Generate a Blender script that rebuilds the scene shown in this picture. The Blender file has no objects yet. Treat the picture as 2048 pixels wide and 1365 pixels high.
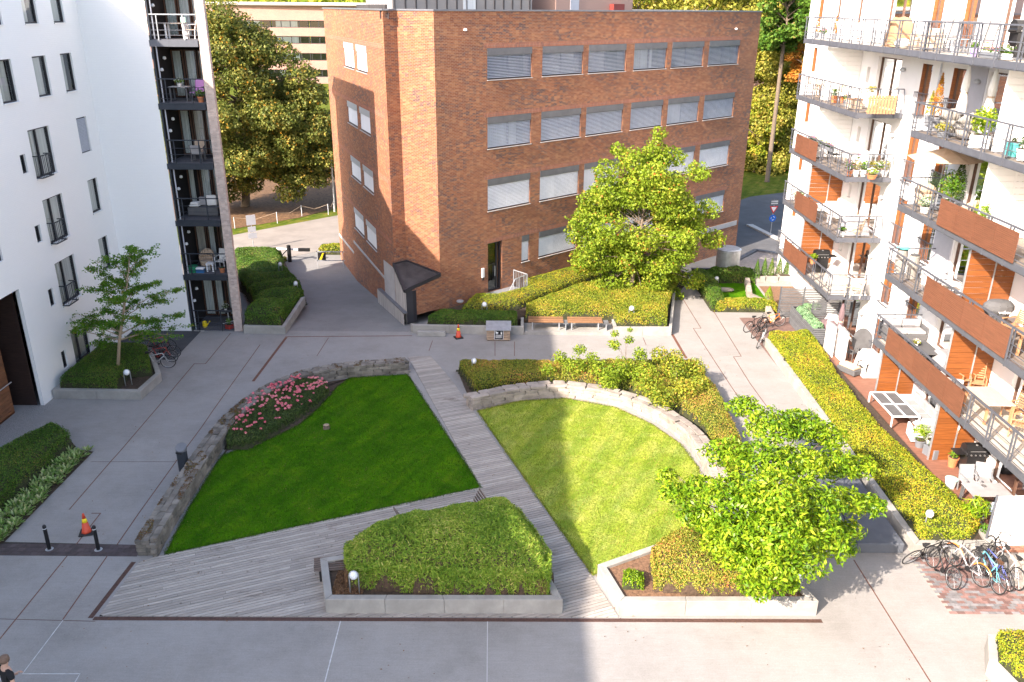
import bpy, math, random
import numpy as np
from mathutils import Vector, Matrix
R = math.radians
rng = np.random.default_rng(7)
random.seed(7)
scn = bpy.context.scene
col = bpy.data.collections.new('courtyard'); scn.collection.children.link(col)

# ------------------------------------------------------------------ camera
CAMH = 16.0
FPX = 1669.15                      # focal length for a 2048 px wide picture
PITCH, ROLL = R(21.826), R(-0.467)
def ray(px, py):
    X = px-1024.0; Y = py-682.5
    xr = math.cos(ROLL)*X - math.sin(ROLL)*Y
    yr = math.sin(ROLL)*X + math.cos(ROLL)*Y
    x = xr/FPX; y = -yr/FPX
    c, s = math.cos(PITCH), math.sin(PITCH)
    return Vector((x, c+y*s, -s+y*c))
def at(px, py, z=0.0):             # surveyed point: where the sight line meets the level z
    r = ray(px, py); t = (z-CAMH)/r.z
    return (r.x*t, r.y*t)
cam_d = bpy.data.cameras.new('camera'); cam = bpy.data.objects.new('camera', cam_d)
col.objects.link(cam)
cam_d.sensor_width = 36.0; cam_d.lens = FPX/2048*36.0
cam_d.clip_end = 3000; cam_d.clip_start = 0.2
fw = ray(1024, 682.5).normalized()
rt = (ray(1124, 682.5)-ray(924, 682.5)).normalized()
up = rt.cross(fw)
mm = Matrix((rt, up, -fw)).transposed().to_4x4(); mm.translation = (0, 0, CAMH)
cam.matrix_world = mm
scn.camera = cam

# ------------------------------------------------------------------ light
SUN_AZ, SUN_EL = 225.0, 32.8       # where the sun stands, clockwise from +Y
world = bpy.data.worlds.new('World'); scn.world = world; world.use_nodes = True
wn = world.node_tree
for n in list(wn.nodes): wn.nodes.remove(n)
sky = wn.nodes.new('ShaderNodeTexSky'); sky.sky_type = 'NISHITA'; sky.sun_disc = False
sky.sun_elevation = R(SUN_EL); sky.sun_rotation = R(SUN_AZ)
sky.air_density = 1.0; sky.dust_density = 2.0; sky.ozone_density = 1.0
bg = wn.nodes.new('ShaderNodeBackground'); bg.inputs[1].default_value = 0.15
wo = wn.nodes.new('ShaderNodeOutputWorld')
wb = wn.nodes.new('ShaderNodeMix'); wb.data_type = 'RGBA'; wb.blend_type = 'MULTIPLY'; wb.inputs[0].default_value = 1.0
wb.inputs[7].default_value = (1.07, 1.0, 0.955, 1)      # white balance of the photograph
wn.links.new(sky.outputs[0], wb.inputs[6]); wn.links.new(wb.outputs[2], bg.inputs[0]); wn.links.new(bg.outputs[0], wo.inputs[0])
sd = bpy.data.lights.new('sun', 'SUN'); sd.energy = 4.1; sd.angle = R(0.53); sd.color = (1.0, 0.87, 0.74)
so = bpy.data.objects.new('sun', sd); col.objects.link(so)
ds = Vector((math.sin(R(SUN_AZ+180))*math.cos(R(SUN_EL)), math.cos(R(SUN_AZ+180))*math.cos(R(SUN_EL)), -math.sin(R(SUN_EL))))
so.rotation_euler = ds.to_track_quat('-Z', 'Y').to_euler(); so.location = (-60, -60, 60)
scn.view_settings.view_transform = 'Standard'; scn.view_settings.look = 'None'
scn.view_settings.exposure = 1.84; scn.view_settings.gamma = 1.0; scn.view_settings.use_curve_mapping = False
scn.cycles.max_bounces = 8; scn.cycles.diffuse_bounces = 5; scn.cycles.transparent_max_bounces = 8

# ------------------------------------------------------------------ materials
MATS = {}
def srgb(r, g, b): return tuple(((c/255.0+0.055)/1.055)**2.4 if c > 10 else c/255.0/12.92 for c in (r, g, b))+(1,)
def newmat(name):
    m = bpy.data.materials.new(name); m.use_nodes = True
    nt = m.node_tree; b = nt.nodes['Principled BSDF']
    MATS[name] = m
    return m, nt, b
def N(nt, t, **k):
    n = nt.nodes.new(t)
    for a, v in k.items():
        if hasattr(n, a): setattr(n, a, v)
        else: n.inputs[a.replace('_', ' ')].default_value = v
    return n
def mix(nt, a, b, f, mode='MIX'):
    n = nt.nodes.new('ShaderNodeMix'); n.data_type = 'RGBA'; n.blend_type = mode
    for s, v in ((6, a), (7, b), (0, f)):
        if hasattr(v, 'links') or isinstance(v, bpy.types.NodeSocket): nt.links.new(v, n.inputs[s])
        else: n.inputs[s].default_value = v
    return n.outputs[2]
def ramp(nt, fac, stops):
    n = nt.nodes.new('ShaderNodeValToRGB'); e = n.color_ramp.elements
    while len(e) < len(stops): e.new(0.5)
    for i, (p, c) in enumerate(stops):
        e[i].position = p; e[i].color = c if len(c) == 4 else tuple(c)+(1,)
    nt.links.new(fac, n.inputs[0]); return n.outputs[0]
def noise(nt, vec, scale, detail=5, rough=0.6, dist=0.0):
    n = nt.nodes.new('ShaderNodeTexNoise'); n.inputs['Scale'].default_value = scale
    n.inputs['Detail'].default_value = detail; n.inputs['Roughness'].default_value = rough
    n.inputs['Distortion'].default_value = dist
    if vec is not None: nt.links.new(vec, n.inputs['Vector'])
    return n.outputs[0]
def coords(nt, kind='Object', scale=None):
    t = nt.nodes.new('ShaderNodeTexCoord'); o = t.outputs[kind]
    if scale:
        m = nt.nodes.new('ShaderNodeMapping'); m.inputs['Scale'].default_value = scale
        nt.links.new(o, m.inputs[0]); o = m.outputs[0]
    return o
def bump(nt, b, h, strength=0.3, dist=0.02):
    n = nt.nodes.new('ShaderNodeBump'); n.inputs['Strength'].default_value = strength
    n.inputs['Distance'].default_value = dist
    nt.links.new(h, n.inputs['Height']); nt.links.new(n.outputs[0], b.inputs['Normal'])
def wpos(nt):
    g = nt.nodes.new('ShaderNodeNewGeometry'); return g.outputs['Position']
def mat(name, c, rough=0.6, var=0.12, scale=2.0, bmp=0.0, bscale=30.0, metal=0.0, stain=0.0, stretch=None, rnd=0.0, spec=0.4):
    if name in MATS: return MATS[name]
    m, nt, b = newmat(name)
    c = tuple(c)[:3]
    pos = wpos(nt)
    if stretch:
        mp = nt.nodes.new('ShaderNodeMapping'); mp.inputs['Scale'].default_value = stretch
        nt.links.new(pos, mp.inputs[0]); pos2 = mp.outputs[0]
    else: pos2 = pos
    lo = tuple(x*(1-var) for x in c)+(1,); hi = tuple(min(1, x*(1+var)) for x in c)+(1,)
    o = ramp(nt, noise(nt, pos2, scale, 6), [(0.3, lo), (0.7, hi)])
    if stain:
        s = ramp(nt, noise(nt, pos, 0.55, 8, 0.7, 0.6), [(0.38, (1-stain,)*3), (0.62, (1, 1, 1))])
        o = mix(nt, o, s, 1.0, 'MULTIPLY')
    if rnd:
        oi = nt.nodes.new('ShaderNodeObjectInfo')
        s = ramp(nt, oi.outputs['Random'], [(0, (1-rnd,)*3), (1, (1, 1, 1))])
        o = mix(nt, o, s, 1.0, 'MULTIPLY')
    nt.links.new(o, b.inputs['Base Color'])
    b.inputs['Roughness'].default_value = rough; b.inputs['Metallic'].default_value = metal
    b.inputs['Specular IOR Level'].default_value = spec
    if bmp: bump(nt, b, noise(nt, pos2, bscale, 5), bmp, 0.01)
    return m
def brickmat(name, cols, mortar, bw=0.235, bh=0.075, ms=0.009, dark=0.35, bstr=0.5, pv=1.0):
    m, nt, b = newmat(name)
    uv = coords(nt, 'UV')
    br = nt.nodes.new('ShaderNodeTexBrick'); nt.links.new(uv, br.inputs[0])
    br.inputs['Scale'].default_value = 1.0; br.inputs['Brick Width'].default_value = bw
    br.inputs['Row Height'].default_value = bh; br.inputs['Mortar Size'].default_value = ms
    br.inputs['Mortar Smooth'].default_value = 0.1
    br.inputs['Color1'].default_value = (0, 0, 0, 1); br.inputs['Color2'].default_value = (1, 1, 1, 1)
    br.inputs['Mortar'].default_value = (0.5, 0.5, 0.5, 1)
    # per brick tone from a coarse cell noise with brick sized cells
    mp = nt.nodes.new('ShaderNodeMapping'); mp.inputs['Scale'].default_value = (1/bw, 1/bh, 1); nt.links.new(uv, mp.inputs[0])
    v = nt.nodes.new('ShaderNodeTexVoronoi'); v.inputs['Scale'].default_value = 1.0; v.inputs['Randomness'].default_value = 0.35
    nt.links.new(mp.outputs[0], v.inputs[0])
    sep = nt.nodes.new('ShaderNodeSeparateColor'); nt.links.new(v.outputs['Color'], sep.inputs[0])
    c = ramp(nt, sep.outputs[0], [(0.0, cols[0]), (0.35, cols[1]), (0.7, cols[2]), (0.93, cols[3])])
    patch = ramp(nt, noise(nt, uv, 0.35, 6, 0.7), [(0.35, (0.80, 0.80, 0.84)), (0.65, (1.08, 1.02, 0.98))])
    c = mix(nt, c, patch, pv, 'MULTIPLY')
    dk = nt.nodes.new('ShaderNodeMath'); dk.operation = 'GREATER_THAN'
    nt.links.new(sep.outputs[1], dk.inputs[0]); dk.inputs[1].default_value = 1-dark
    pn = ramp(nt, noise(nt, uv, 0.5, 4, 0.6), [(0.4, (0, 0, 0)), (0.6, (1, 1, 1))])
    mu = nt.nodes.new('ShaderNodeMath'); mu.operation = 'MULTIPLY'; nt.links.new(dk.outputs[0], mu.inputs[0]); nt.links.new(pn, mu.inputs[1])
    c = mix(nt, c, cols[4], mu.outputs[0])
    c = mix(nt, c, mortar, br.outputs['Fac'])
    nt.links.new(c, b.inputs['Base Color']); b.inputs['Roughness'].default_value = 0.85
    inv = nt.nodes.new('ShaderNodeMath'); inv.operation = 'SUBTRACT'; inv.inputs[0].default_value = 1; nt.links.new(br.outputs['Fac'], inv.inputs[1])
    ad = nt.nodes.new('ShaderNodeMath'); ad.operation = 'MULTIPLY_ADD'; nt.links.new(sep.outputs[2], ad.inputs[0]); ad.inputs[1].default_value = 0.5; nt.links.new(inv.outputs[0], ad.inputs[2])
    bump(nt, b, ad.outputs[0], bstr, 0.012)
    return m
def leafmat(name, stops, trans=0.25, rough=0.5, gain=1.5):
    stops = [(p_, (min(0.85, c_[0]*gain*0.92), min(0.85, c_[1]*gain*0.87), min(0.85, c_[2]*gain*0.85))) for p_, c_ in stops]
    m, nt, b = newmat(name)
    a = nt.nodes.new('ShaderNodeAttribute'); a.attribute_name = 'rnd'
    c = ramp(nt, a.outputs['Fac'], stops)
    nt.links.new(c, b.inputs['Base Color']); b.inputs['Roughness'].default_value = rough
    b.inputs['Specular IOR Level'].default_value = 0.2
    tr = nt.nodes.new('ShaderNodeBsdfTranslucent')
    c2 = mix(nt, c, (1.0, 1.05, 0.35, 1), 0.6, 'MULTIPLY'); nt.links.new(c2, tr.inputs[0])
    ms = nt.nodes.new('ShaderNodeMixShader'); ms.inputs[0].default_value = trans
    nt.links.new(b.outputs[0], ms.inputs[1]); nt.links.new(tr.outputs[0], ms.inputs[2])
    nt.links.new(ms.outputs[0], nt.nodes['Material Output'].inputs[0])
    return m
def glassmat(name, tint=(0.75, 0.8, 0.82), dark=0.0, refl=0.25):
    m, nt, b = newmat(name)
    g = nt.nodes.new('ShaderNodeBsdfGlossy'); g.inputs['Roughness'].default_value = 0.03; g.inputs[0].default_value = (0.9, 0.95, 1, 1)
    t = nt.nodes.new('ShaderNodeBsdfTransparent'); t.inputs[0].default_value = tint+(1,)
    fr = nt.nodes.new('ShaderNodeFresnel'); fr.inputs[0].default_value = 1.5
    ad = nt.nodes.new('ShaderNodeMath'); ad.operation = 'ADD'; nt.links.new(fr.outputs[0], ad.inputs[0]); ad.inputs[1].default_value = refl*0.3
    ms = nt.nodes.new('ShaderNodeMixShader'); nt.links.new(ad.outputs[0], ms.inputs[0])
    nt.links.new(t.outputs[0], ms.inputs[1]); nt.links.new(g.outputs[0], ms.inputs[2])
    nt.links.new(ms.outputs[0], nt.nodes['Material Output'].inputs[0])
    return m

# ------------------------------------------------------------------ mesh builder
class MB:
    def __init__(s): s.v = []; s.f = []; s.uv = {}
    def quad(s, a, b, c, d, uv=None):
        i = len(s.v); s.v += [tuple(a), tuple(b), tuple(c), tuple(d)]; s.f.append((i, i+1, i+2, i+3))
        if uv: s.uv[len(s.f)-1] = uv
        return s
    def tri(s, a, b, c):
        i = len(s.v); s.v += [tuple(a), tuple(b), tuple(c)]; s.f.append((i, i+1, i+2)); return s
    def poly(s, pts):
        i = len(s.v); s.v += [tuple(p) for p in pts]; s.f.append(tuple(range(i, i+len(pts)))); return s
    def box(s, x0, y0, z0, x1, y1, z1):
        i = len(s.v)
        s.v += [(x0,y0,z0),(x1,y0,z0),(x1,y1,z0),(x0,y1,z0),(x0,y0,z1),(x1,y0,z1),(x1,y1,z1),(x0,y1,z1)]
        s.f += [(i,i+3,i+2,i+1),(i+4,i+5,i+6,i+7),(i,i+1,i+5,i+4),(i+1,i+2,i+6,i+5),(i+2,i+3,i+7,i+6),(i+3,i,i+4,i+7)]
        return s
    def bar(s, p, q, w, h=None, up=(0, 0, 1)):
        # rectangular bar from p to q: w across, h along up
        h = w if h is None else h
        p = Vector(p); q = Vector(q); d = (q-p).normalized(); u = Vector(up)
        if abs(d.dot(u)) > 0.95: u = Vector((0, 1, 0))
        a = d.cross(u).normalized()*w/2; b = a.cross(d).normalized()*h/2
        i = len(s.v)
        for c in (p, q): s.v += [tuple(c-a-b), tuple(c+a-b), tuple(c+a+b), tuple(c-a+b)]
        s.f += [(i,i+1,i+2,i+3),(i+7,i+6,i+5,i+4),(i,i+4,i+5,i+1),(i+1,i+5,i+6,i+2),(i+2,i+6,i+7,i+3),(i+3,i+7,i+4,i)]
        return s
    def tube(s, pts, r, n=6, cap=True):
        pts = [Vector(p) for p in pts]; rs = r if isinstance(r, (list, tuple)) else [r]*len(pts)
        i0 = len(s.v); prev = None
        for k, p in enumerate(pts):
            d = (pts[min(k+1, len(pts)-1)]-pts[max(k-1, 0)]).normalized()
            u = Vector((0, 0, 1)) if abs(d.z) < 0.9 else Vector((0, 1, 0))
            a = d.cross(u).normalized(); b = a.cross(d).normalized()
            for j in range(n):
                t = 2*math.pi*j/n; s.v.append(tuple(p+(a*math.cos(t)+b*math.sin(t))*rs[k]))
        for k in range(len(pts)-1):
            for j in range(n):
                a0 = i0+k*n+j; a1 = i0+k*n+(j+1) % n
                s.f.append((a0, a0+n, a1+n, a1))
        if cap:
            s.f.append(tuple(i0+j for j in range(n))); s.f.append(tuple(i0+(len(pts)-1)*n+j for j in range(n-1, -1, -1)))
        return s
    def lathe(s, prof, c=(0, 0, 0), n=14, sx=1, sy=1):
        i0 = len(s.v)
        for (r, z) in prof:
            for j in range(n):
                t = 2*math.pi*j/n; s.v.append((c[0]+r*math.cos(t)*sx, c[1]+r*math.sin(t)*sy, c[2]+z))
        for k in range(len(prof)-1):
            for j in range(n):
                a0 = i0+k*n+j; a1 = i0+k*n+(j+1) % n
                s.f.append((a0, a1, a1+n, a0+n))
        s.f.append(tuple(i0+j for j in range(n-1, -1, -1))); s.f.append(tuple(i0+(len(prof)-1)*n+j for j in range(n)))
        return s
    def prism(s, poly, z0, z1):
        n = len(poly); i = len(s.v)
        ar = sum(poly[k][0]*poly[(k+1) % n][1]-poly[(k+1) % n][0]*poly[k][1] for k in range(n))
        if ar < 0: poly = poly[::-1]
        s.v += [(p[0], p[1], z0) for p in poly]+[(p[0], p[1], z1) for p in poly]
        s.f.append(tuple(range(i+n-1, i-1, -1))); s.f.append(tuple(range(i+n, i+2*n)))
        for k in range(n): s.f.append((i+k, i+(k+1) % n, i+n+(k+1) % n, i+n+k))
        return s
    def rot(s, M_):
        s.v = [tuple(M_ @ Vector(v)) for v in s.v]; return s
def setp(o, label=None, cat=None, group=None, kind=None):
    if label: o['label'] = label
    if cat: o['category'] = cat
    if group: o['group'] = group
    if kind: o['kind'] = kind
    return o
INV = {}
def thing(name, label, cat, loc=(0, 0, 0), rz=0.0, group=None):
    o = bpy.data.objects.new(name, None); o.empty_display_size = 0.2; col.objects.link(o)
    o.location = loc; o.rotation_euler = (0, 0, rz); setp(o, label, cat, group)
    INV[o.name] = (Matrix.Translation(Vector(loc)) @ Matrix.Rotation(rz, 4, 'Z')).inverted()
    return o
def build(name, mb, m, parent=None, world=True, smooth=False, kind=None, bevel=0.0, label=None):
    me = bpy.data.meshes.new(name)
    v = mb.v
    if parent is not None and world and parent.name in INV:
        M_ = INV[parent.name]; v = [tuple(M_ @ Vector(p)) for p in v]
    me.from_pydata(v, [], mb.f)
    if mb.uv:
        ul = me.uv_layers.new(name='UVMap')
        for pi, uvs in mb.uv.items():
            p = me.polygons[pi]
            for k, li in enumerate(p.loop_indices): ul.data[li].uv = uvs[k]
    me.materials.append(m)
    if smooth: me.polygons.foreach_set('use_smooth', [True]*len(me.polygons))
    o = bpy.data.objects.new(name, me); col.objects.link(o)
    if parent is not None:
        o.parent = parent
        if parent.name in INV: INV[o.name] = INV[parent.name]
    if kind: o['kind'] = kind
    if label: o['label'] = label
    if bevel:
        b = o.modifiers.new('bevel', 'BEVEL'); b.width = bevel; b.segments = 1; b.limit_method = 'ANGLE'
    return o
def dup(root, loc, rz, label=None, group=None):
    r = root.copy(); col.objects.link(r); r.location = loc; r.rotation_euler = (0, 0, rz)
    if label: r['label'] = label
    if group: r['group'] = group
    for ch in list(root.children):
        c = ch.copy(); col.objects.link(c); c.parent = r
        for g in list(ch.children):
            d = g.copy(); col.objects.link(d); d.parent = c
    return r
CUBE = bpy.data.meshes.new('unit_block')
_c = MB().box(-.5, -.5, -.5, .5, .5, .5); CUBE.from_pydata(_c.v, [], _c.f)
CUBES = {}
def block(name, m, cx, cy, cz, sx, sy, sz, rz=0.0, parent=None, tilt=None, mesh=None):
    # shared unit block scaled into place (planks, boards, stones)
    key = m.name if mesh is None else mesh.name+m.name
    if key not in CUBES:
        me = (mesh or CUBE).copy(); me.materials.clear(); me.materials.append(m); CUBES[key] = me
    o = bpy.data.objects.new(name, CUBES[key]); col.objects.link(o)
    o.location = (cx, cy, cz); o.scale = (sx, sy, sz); o.rotation_euler = (tilt[0] if tilt else 0, tilt[1] if tilt else 0, rz)
    if parent is not None:
        o.parent = parent
        if parent.name in INV: o.matrix_parent_inverse = INV[parent.name]
    return o
# ---- leaves as one mesh
def leaves(name, C, Nn, L, W, m, parent=None, spread=0.7, upbias=0.0, fold=0.15, tang=None, world=True):
    n = len(C)
    if n == 0: return None
    C = np.asarray(C, float); Nn = np.asarray(Nn, float)
    nn = Nn + spread*rng.normal(size=(n, 3)); nn[:, 2] += upbias
    nn /= np.linalg.norm(nn, axis=1)[:, None]+1e-9
    t = rng.normal(size=(n, 3)) if tang is None else np.asarray(tang)+0.25*rng.normal(size=(n, 3))
    a = np.cross(nn, np.cross(t, nn)); a /= np.linalg.norm(a, axis=1)[:, None]+1e-9
    b = np.cross(nn, a)
    s = rng.uniform(0.65, 1.25, (n, 1))
    P = np.empty((n, 4, 3))
    P[:, 0] = C - a*L/2*s
    P[:, 1] = C + b*W/2*s + nn*fold*W + a*L*0.05
    P[:, 2] = C + a*L/2*s - nn*fold*L*0.5
    P[:, 3] = C - b*W/2*s + nn*fold*W + a*L*0.05
    P = P.reshape(-1, 3)
    if parent is not None and world and parent.name in INV:
        M_ = np.array(INV[parent.name]); P = P @ M_[:3, :3].T + M_[:3, 3]
    me = bpy.data.meshes.new(name)
    me.vertices.add(4*n); me.vertices.foreach_set('co', P.astype(np.float32).ravel())
    me.loops.add(4*n); me.loops.foreach_set('vertex_index', np.arange(4*n, dtype=np.int32))
    me.polygons.add(n); me.polygons.foreach_set('loop_start', np.arange(0, 4*n, 4, dtype=np.int32))
    me.update(calc_edges=True)
    at_ = me.attributes.new('rnd', 'FLOAT', 'FACE')
    r_ = np.clip(rng.normal(0.5, 0.2, n)+0.16*np.sin(C[:, 0]*2.1+C[:, 2]*1.3)*np.sin(C[:, 1]*1.7+1), 0, 1)
    at_.data.foreach_set('value', r_.astype(np.float32))
    me.materials.append(m)
    o = bpy.data.objects.new(name, me); col.objects.link(o)
    if parent is not None: o.parent = parent
    o['kind'] = 'stuff'
    return o
def pdist(P, poly):
    poly = np.asarray(poly, float); A = poly; B = np.roll(poly, -1, 0)
    d = np.full(len(P), 1e9); ins = np.zeros(len(P), bool)
    for a, b in zip(A, B):
        e = b-a; t = np.clip(((P-a)@e)/(e@e), 0, 1); q = a+t[:, None]*e
        d = np.minimum(d, np.hypot(*(P-q).T))
        c = ((a[1] > P[:, 1]) != (b[1] > P[:, 1]))
        if a[1] != b[1]:
            xi = (b[0]-a[0])*(P[:, 1]-a[1])/(b[1]-a[1])+a[0]
            ins ^= c & (P[:, 0] < xi)
    return np.where(ins, d, -d)
_ph = rng.uniform(0, 6.28, (8, 2)); _fr = rng.normal(0, 1, (8, 2))
def fnoise(P, f=1.0):
    o = np.zeros(len(P))
    for k in range(8): o += np.sin((P@_fr[k])*f*(1+0.35*k)+_ph[k, 0])/(1+0.35*k)
    return o/3.0
def hedge(name, label, poly, h, m, dens=700, L=0.06, W=0.035, r=0.25, amp=0.05, nf=2.0, base=0.0, cat='hedge', group=None, hfun=None, core='hedge_core', spread=0.8, side=1.0, upb=0.2, dep=0.10):
    poly = np.array(poly, float); mn = poly.min(0); mx = poly.max(0)
    bf = base if callable(base) else (lambda P: np.full(len(P), float(base)))
    def H(P):
        d = pdist(P+0.04*np.stack([fnoise(P, 5), fnoise(P+9, 5)], 1)*1.0, poly)
        hh = (hfun(P) if hfun else np.full(len(P), float(h))) + amp*fnoise(P, nf)
        k = np.clip(d/r, 0, 1); k2 = np.sqrt(np.clip(1-(1-k)**2, 0, 1))
        return np.where(d > 0, hh*(0.45+0.55*k2)*np.clip(d/0.05, 0, 1), 0), d
    c0 = poly.mean(0); t = thing(name, label, cat, (c0[0], c0[1], float(bf(c0[None])[0])), 0, group)
    st = 0.12 if (mx-mn).max() < 10 else 0.16
    xs = np.arange(mn[0]-st, mx[0]+2*st, st); ys = np.arange(mn[1]-st, mx[1]+2*st, st)
    X, Y = np.meshgrid(xs, ys); G_ = np.stack([X.ravel(), Y.ravel()], 1)
    hz, d = H(G_); z = bf(G_) + np.maximum(hz-0.05, 0)
    ins = (d > 0).reshape(X.shape)
    mb = MB(); mb.v = [(float(G_[i, 0]), float(G_[i, 1]), float(z[i])) for i in range(len(G_))]
    nx = len(xs)
    any_ = ins[:-1, :-1] | ins[1:, :-1] | ins[:-1, 1:] | ins[1:, 1:]
    for j, i in zip(*np.nonzero(any_)):
        a = j*nx+i; mb.f.append((a, a+1, a+nx+1, a+nx))
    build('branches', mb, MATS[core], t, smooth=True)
    area = (mx-mn).prod(); P = mn+rng.random((int(area*dens), 2))*(mx-mn)
    hz, d = H(P); k = d > 0.0; P = P[k]; hz = hz[k]; d = d[k]
    e = 0.08
    gx = (H(P+[e, 0])[0]-hz)/e; gy = (H(P+[0, e])[0]-hz)/e
    nr = np.stack([-np.clip(gx, -2, 2), -np.clip(gy, -2, 2), np.ones(len(P))], 1); nr /= np.linalg.norm(nr, axis=1)[:, None]
    C1 = np.column_stack([P, bf(P)+hz-rng.random(len(P))**2*dep+0.015])
    # sides
    A = poly; B = np.roll(poly, -1, 0); ln = np.hypot(*(B-A).T)
    sgn = 1 if np.sum(A[:, 0]*B[:, 1]-B[:, 0]*A[:, 1]) > 0 else -1
    CS = []; NS = []
    for a, b, l in zip(A, B, ln):
        ns = int(l*h*dens*side*0.9)
        if ns < 1: continue
        t_ = rng.random(ns); n_ = np.array([(b-a)[1], -(b-a)[0]])/l*sgn
        Q = a+(b-a)*t_[:, None]-n_*(rng.random(ns)**1.5*0.16)[:, None]
        hq, _ = H(a+(b-a)*t_[:, None]-n_*max(0.12, r*0.28)); hq = hq*0.97
        zz = bf(Q)+hq*rng.random(ns)
        CS.append(np.column_stack([Q+n_*0.03*fnoise(np.column_stack([Q[:, 0]+Q[:, 1], zz]), 4)[:, None], zz])); NS.append(np.tile([n_[0], n_[1], 0.25], (ns, 1)))
    C = np.concatenate([C1]+CS); NN = np.concatenate([nr]+NS)
    leaves('foliage', C, NN, L, W, m, t, spread=spread, upbias=upb)
    return t
# ------------------------------------------------------------------ palette
def concretemat(name, c, slab=True):
    m, nt, b = newmat(name); pos = wpos(nt)
    o = ramp(nt, noise(nt, pos, 0.3, 10, 0.75, 0.0), [(0.3, tuple(x*0.88 for x in c)), (0.7, tuple(x*1.08 for x in c))])
    fine = ramp(nt, noise(nt, pos, 22, 6, 0.75), [(0.3, (0.86, 0.86, 0.86)), (0.7, (1.1, 1.1, 1.1))])
    o = mix(nt, o, fine, 1.0, 'MULTIPLY')
    st = ramp(nt, noise(nt, pos, 0.45, 12, 0.82, 0.0), [(0.36, (0.80, 0.79, 0.77)), (0.55, (1, 1, 1))])
    o = mix(nt, o, st, 0.7, 'MULTIPLY')
    sp2 = ramp(nt, noise(nt, pos, 95, 3, 0.8), [(0.30, (0.72, 0.72, 0.72)), (0.42, (1, 1, 1)), (0.62, (1, 1, 1)), (0.75, (1.15, 1.14, 1.12))])
    o = mix(nt, o, sp2, 0.8, 'MULTIPLY')
    mp = nt.nodes.new('ShaderNodeMapping'); mp.inputs['Scale'].default_value = (0.5, 7, 0.5); mp.inputs['Rotation'].default_value = (0, 0, 0.03)
    nt.links.new(pos, mp.inputs[0])
    br = ramp(nt, noise(nt, mp.outputs[0], 2.5, 6, 0.7, 0.5), [(0.35, (0.93, 0.93, 0.93)), (0.65, (1.04, 1.04, 1.04))])
    o = mix(nt, o, br, 0.8, 'MULTIPLY')
    v = nt.nodes.new('ShaderNodeTexVoronoi'); v.inputs['Scale'].default_value = 2.3; nt.links.new(pos, v.inputs[0])
    sp = ramp(nt, v.outputs['Distance'], [(0.0, (0.66, 0.65, 0.62)), (0.025, (0.7, 0.7, 0.68)), (0.05, (1, 1, 1))])
    o = mix(nt, o, sp, 0.6, 'MULTIPLY')
    nt.links.new(o, b.inputs['Base Color']); b.inputs['Roughness'].default_value = 0.88
    b.inputs['Specular IOR Level'].default_value = 0.25
    bump(nt, b, noise(nt, mp.outputs[0], 9, 6), 0.15, 0.01)
    return m
def grassmat(name, a, b_, c_):
    m, nt, b = newmat(name); pos = wpos(nt)
    o = ramp(nt, noise(nt, pos, 1.1, 8, 0.65, 0.5), [(0.30, a), (0.5, b_), (0.74, c_)])
    mr = nt.nodes.new('ShaderNodeMapping'); mr.inputs['Rotation'].default_value = (0, 0, 0.45); nt.links.new(pos, mr.inputs[0])
    mp = nt.nodes.new('ShaderNodeMapping'); mp.inputs['Scale'].default_value = (1.3, 0.10, 1)
    nt.links.new(mr.outputs[0], mp.inputs[0])
    o = mix(nt, o, ramp(nt, noise(nt, mp.outputs[0], 1.6, 3, 0.5, 0.2), [(0.40, (0.70, 0.80, 0.7)), (0.6, (1.15, 1.08, 1.0))]), 0.9, 'MULTIPLY')
    o = mix(nt, o, ramp(nt, noise(nt, pos, 3.2, 8, 0.8), [(0.34, (0.74, 0.78, 0.7)), (0.5, (1, 1, 1)), (0.68, (1.2, 1.14, 1.15))]), 0.8, 'MULTIPLY')
    o = mix(nt, o, ramp(nt, noise(nt, pos, 30, 4), [(0.3, (0.7, 0.75, 0.6)), (0.7, (1.2, 1.15, 1.1))]), 1.0, 'MULTIPLY')
    nt.links.new(o, b.inputs['Base Color']); b.inputs['Roughness'].default_value = 0.9; b.inputs['Specular IOR Level'].default_value = 0.05
    bump(nt, b, noise(nt, pos, 60, 5), 0.6, 0.02)
    return m
concretemat('paving_concrete', (0.288, 0.274, 0.262))
concretemat('ramp_concrete', (0.235, 0.23, 0.225))
mat('planter_concrete', (0.34, 0.325, 0.30), 0.85, 0.15, 1.2, 0.3, 60, stain=0.25)
mat('shaded_concrete', (0.10, 0.11, 0.13), 0.7, 0.15, 1.5, 0.2, 50, stain=0.2)  # dark bluish colour holds the tree shade lying on the slab
mat('asphalt', (0.055, 0.056, 0.062), 0.9, 0.2, 1.0, 0.4, 80, stain=0.15)
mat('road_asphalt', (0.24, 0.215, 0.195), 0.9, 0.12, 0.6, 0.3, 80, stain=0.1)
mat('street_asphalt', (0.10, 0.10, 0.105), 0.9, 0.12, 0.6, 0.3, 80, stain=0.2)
mat('rust_steel', (0.13, 0.055, 0.035), 0.8, 0.35, 9)
mat('rust_grate', (0.085, 0.045, 0.035), 0.75, 0.35, 14)
mat('gravel', (0.26, 0.25, 0.24), 0.95, 0.5, 30, 0.9, 45)
mat('soil', (0.055, 0.038, 0.026), 0.95, 0.5, 12, 0.8, 40)
mat('bark_mulch', (0.17, 0.095, 0.055), 0.95, 0.5, 14, 0.8, 40)
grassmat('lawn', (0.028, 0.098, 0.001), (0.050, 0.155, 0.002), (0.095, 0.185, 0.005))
grassmat('lawn_sunny', (0.185, 0.275, 0.02), (0.265, 0.335, 0.055), (0.38, 0.40, 0.12))  # lit copy of the lawn, sunlight put into the paler colour
grassmat('verge', (0.055, 0.085, 0.012), (0.10, 0.13, 0.02), (0.20, 0.15, 0.05))
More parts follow.
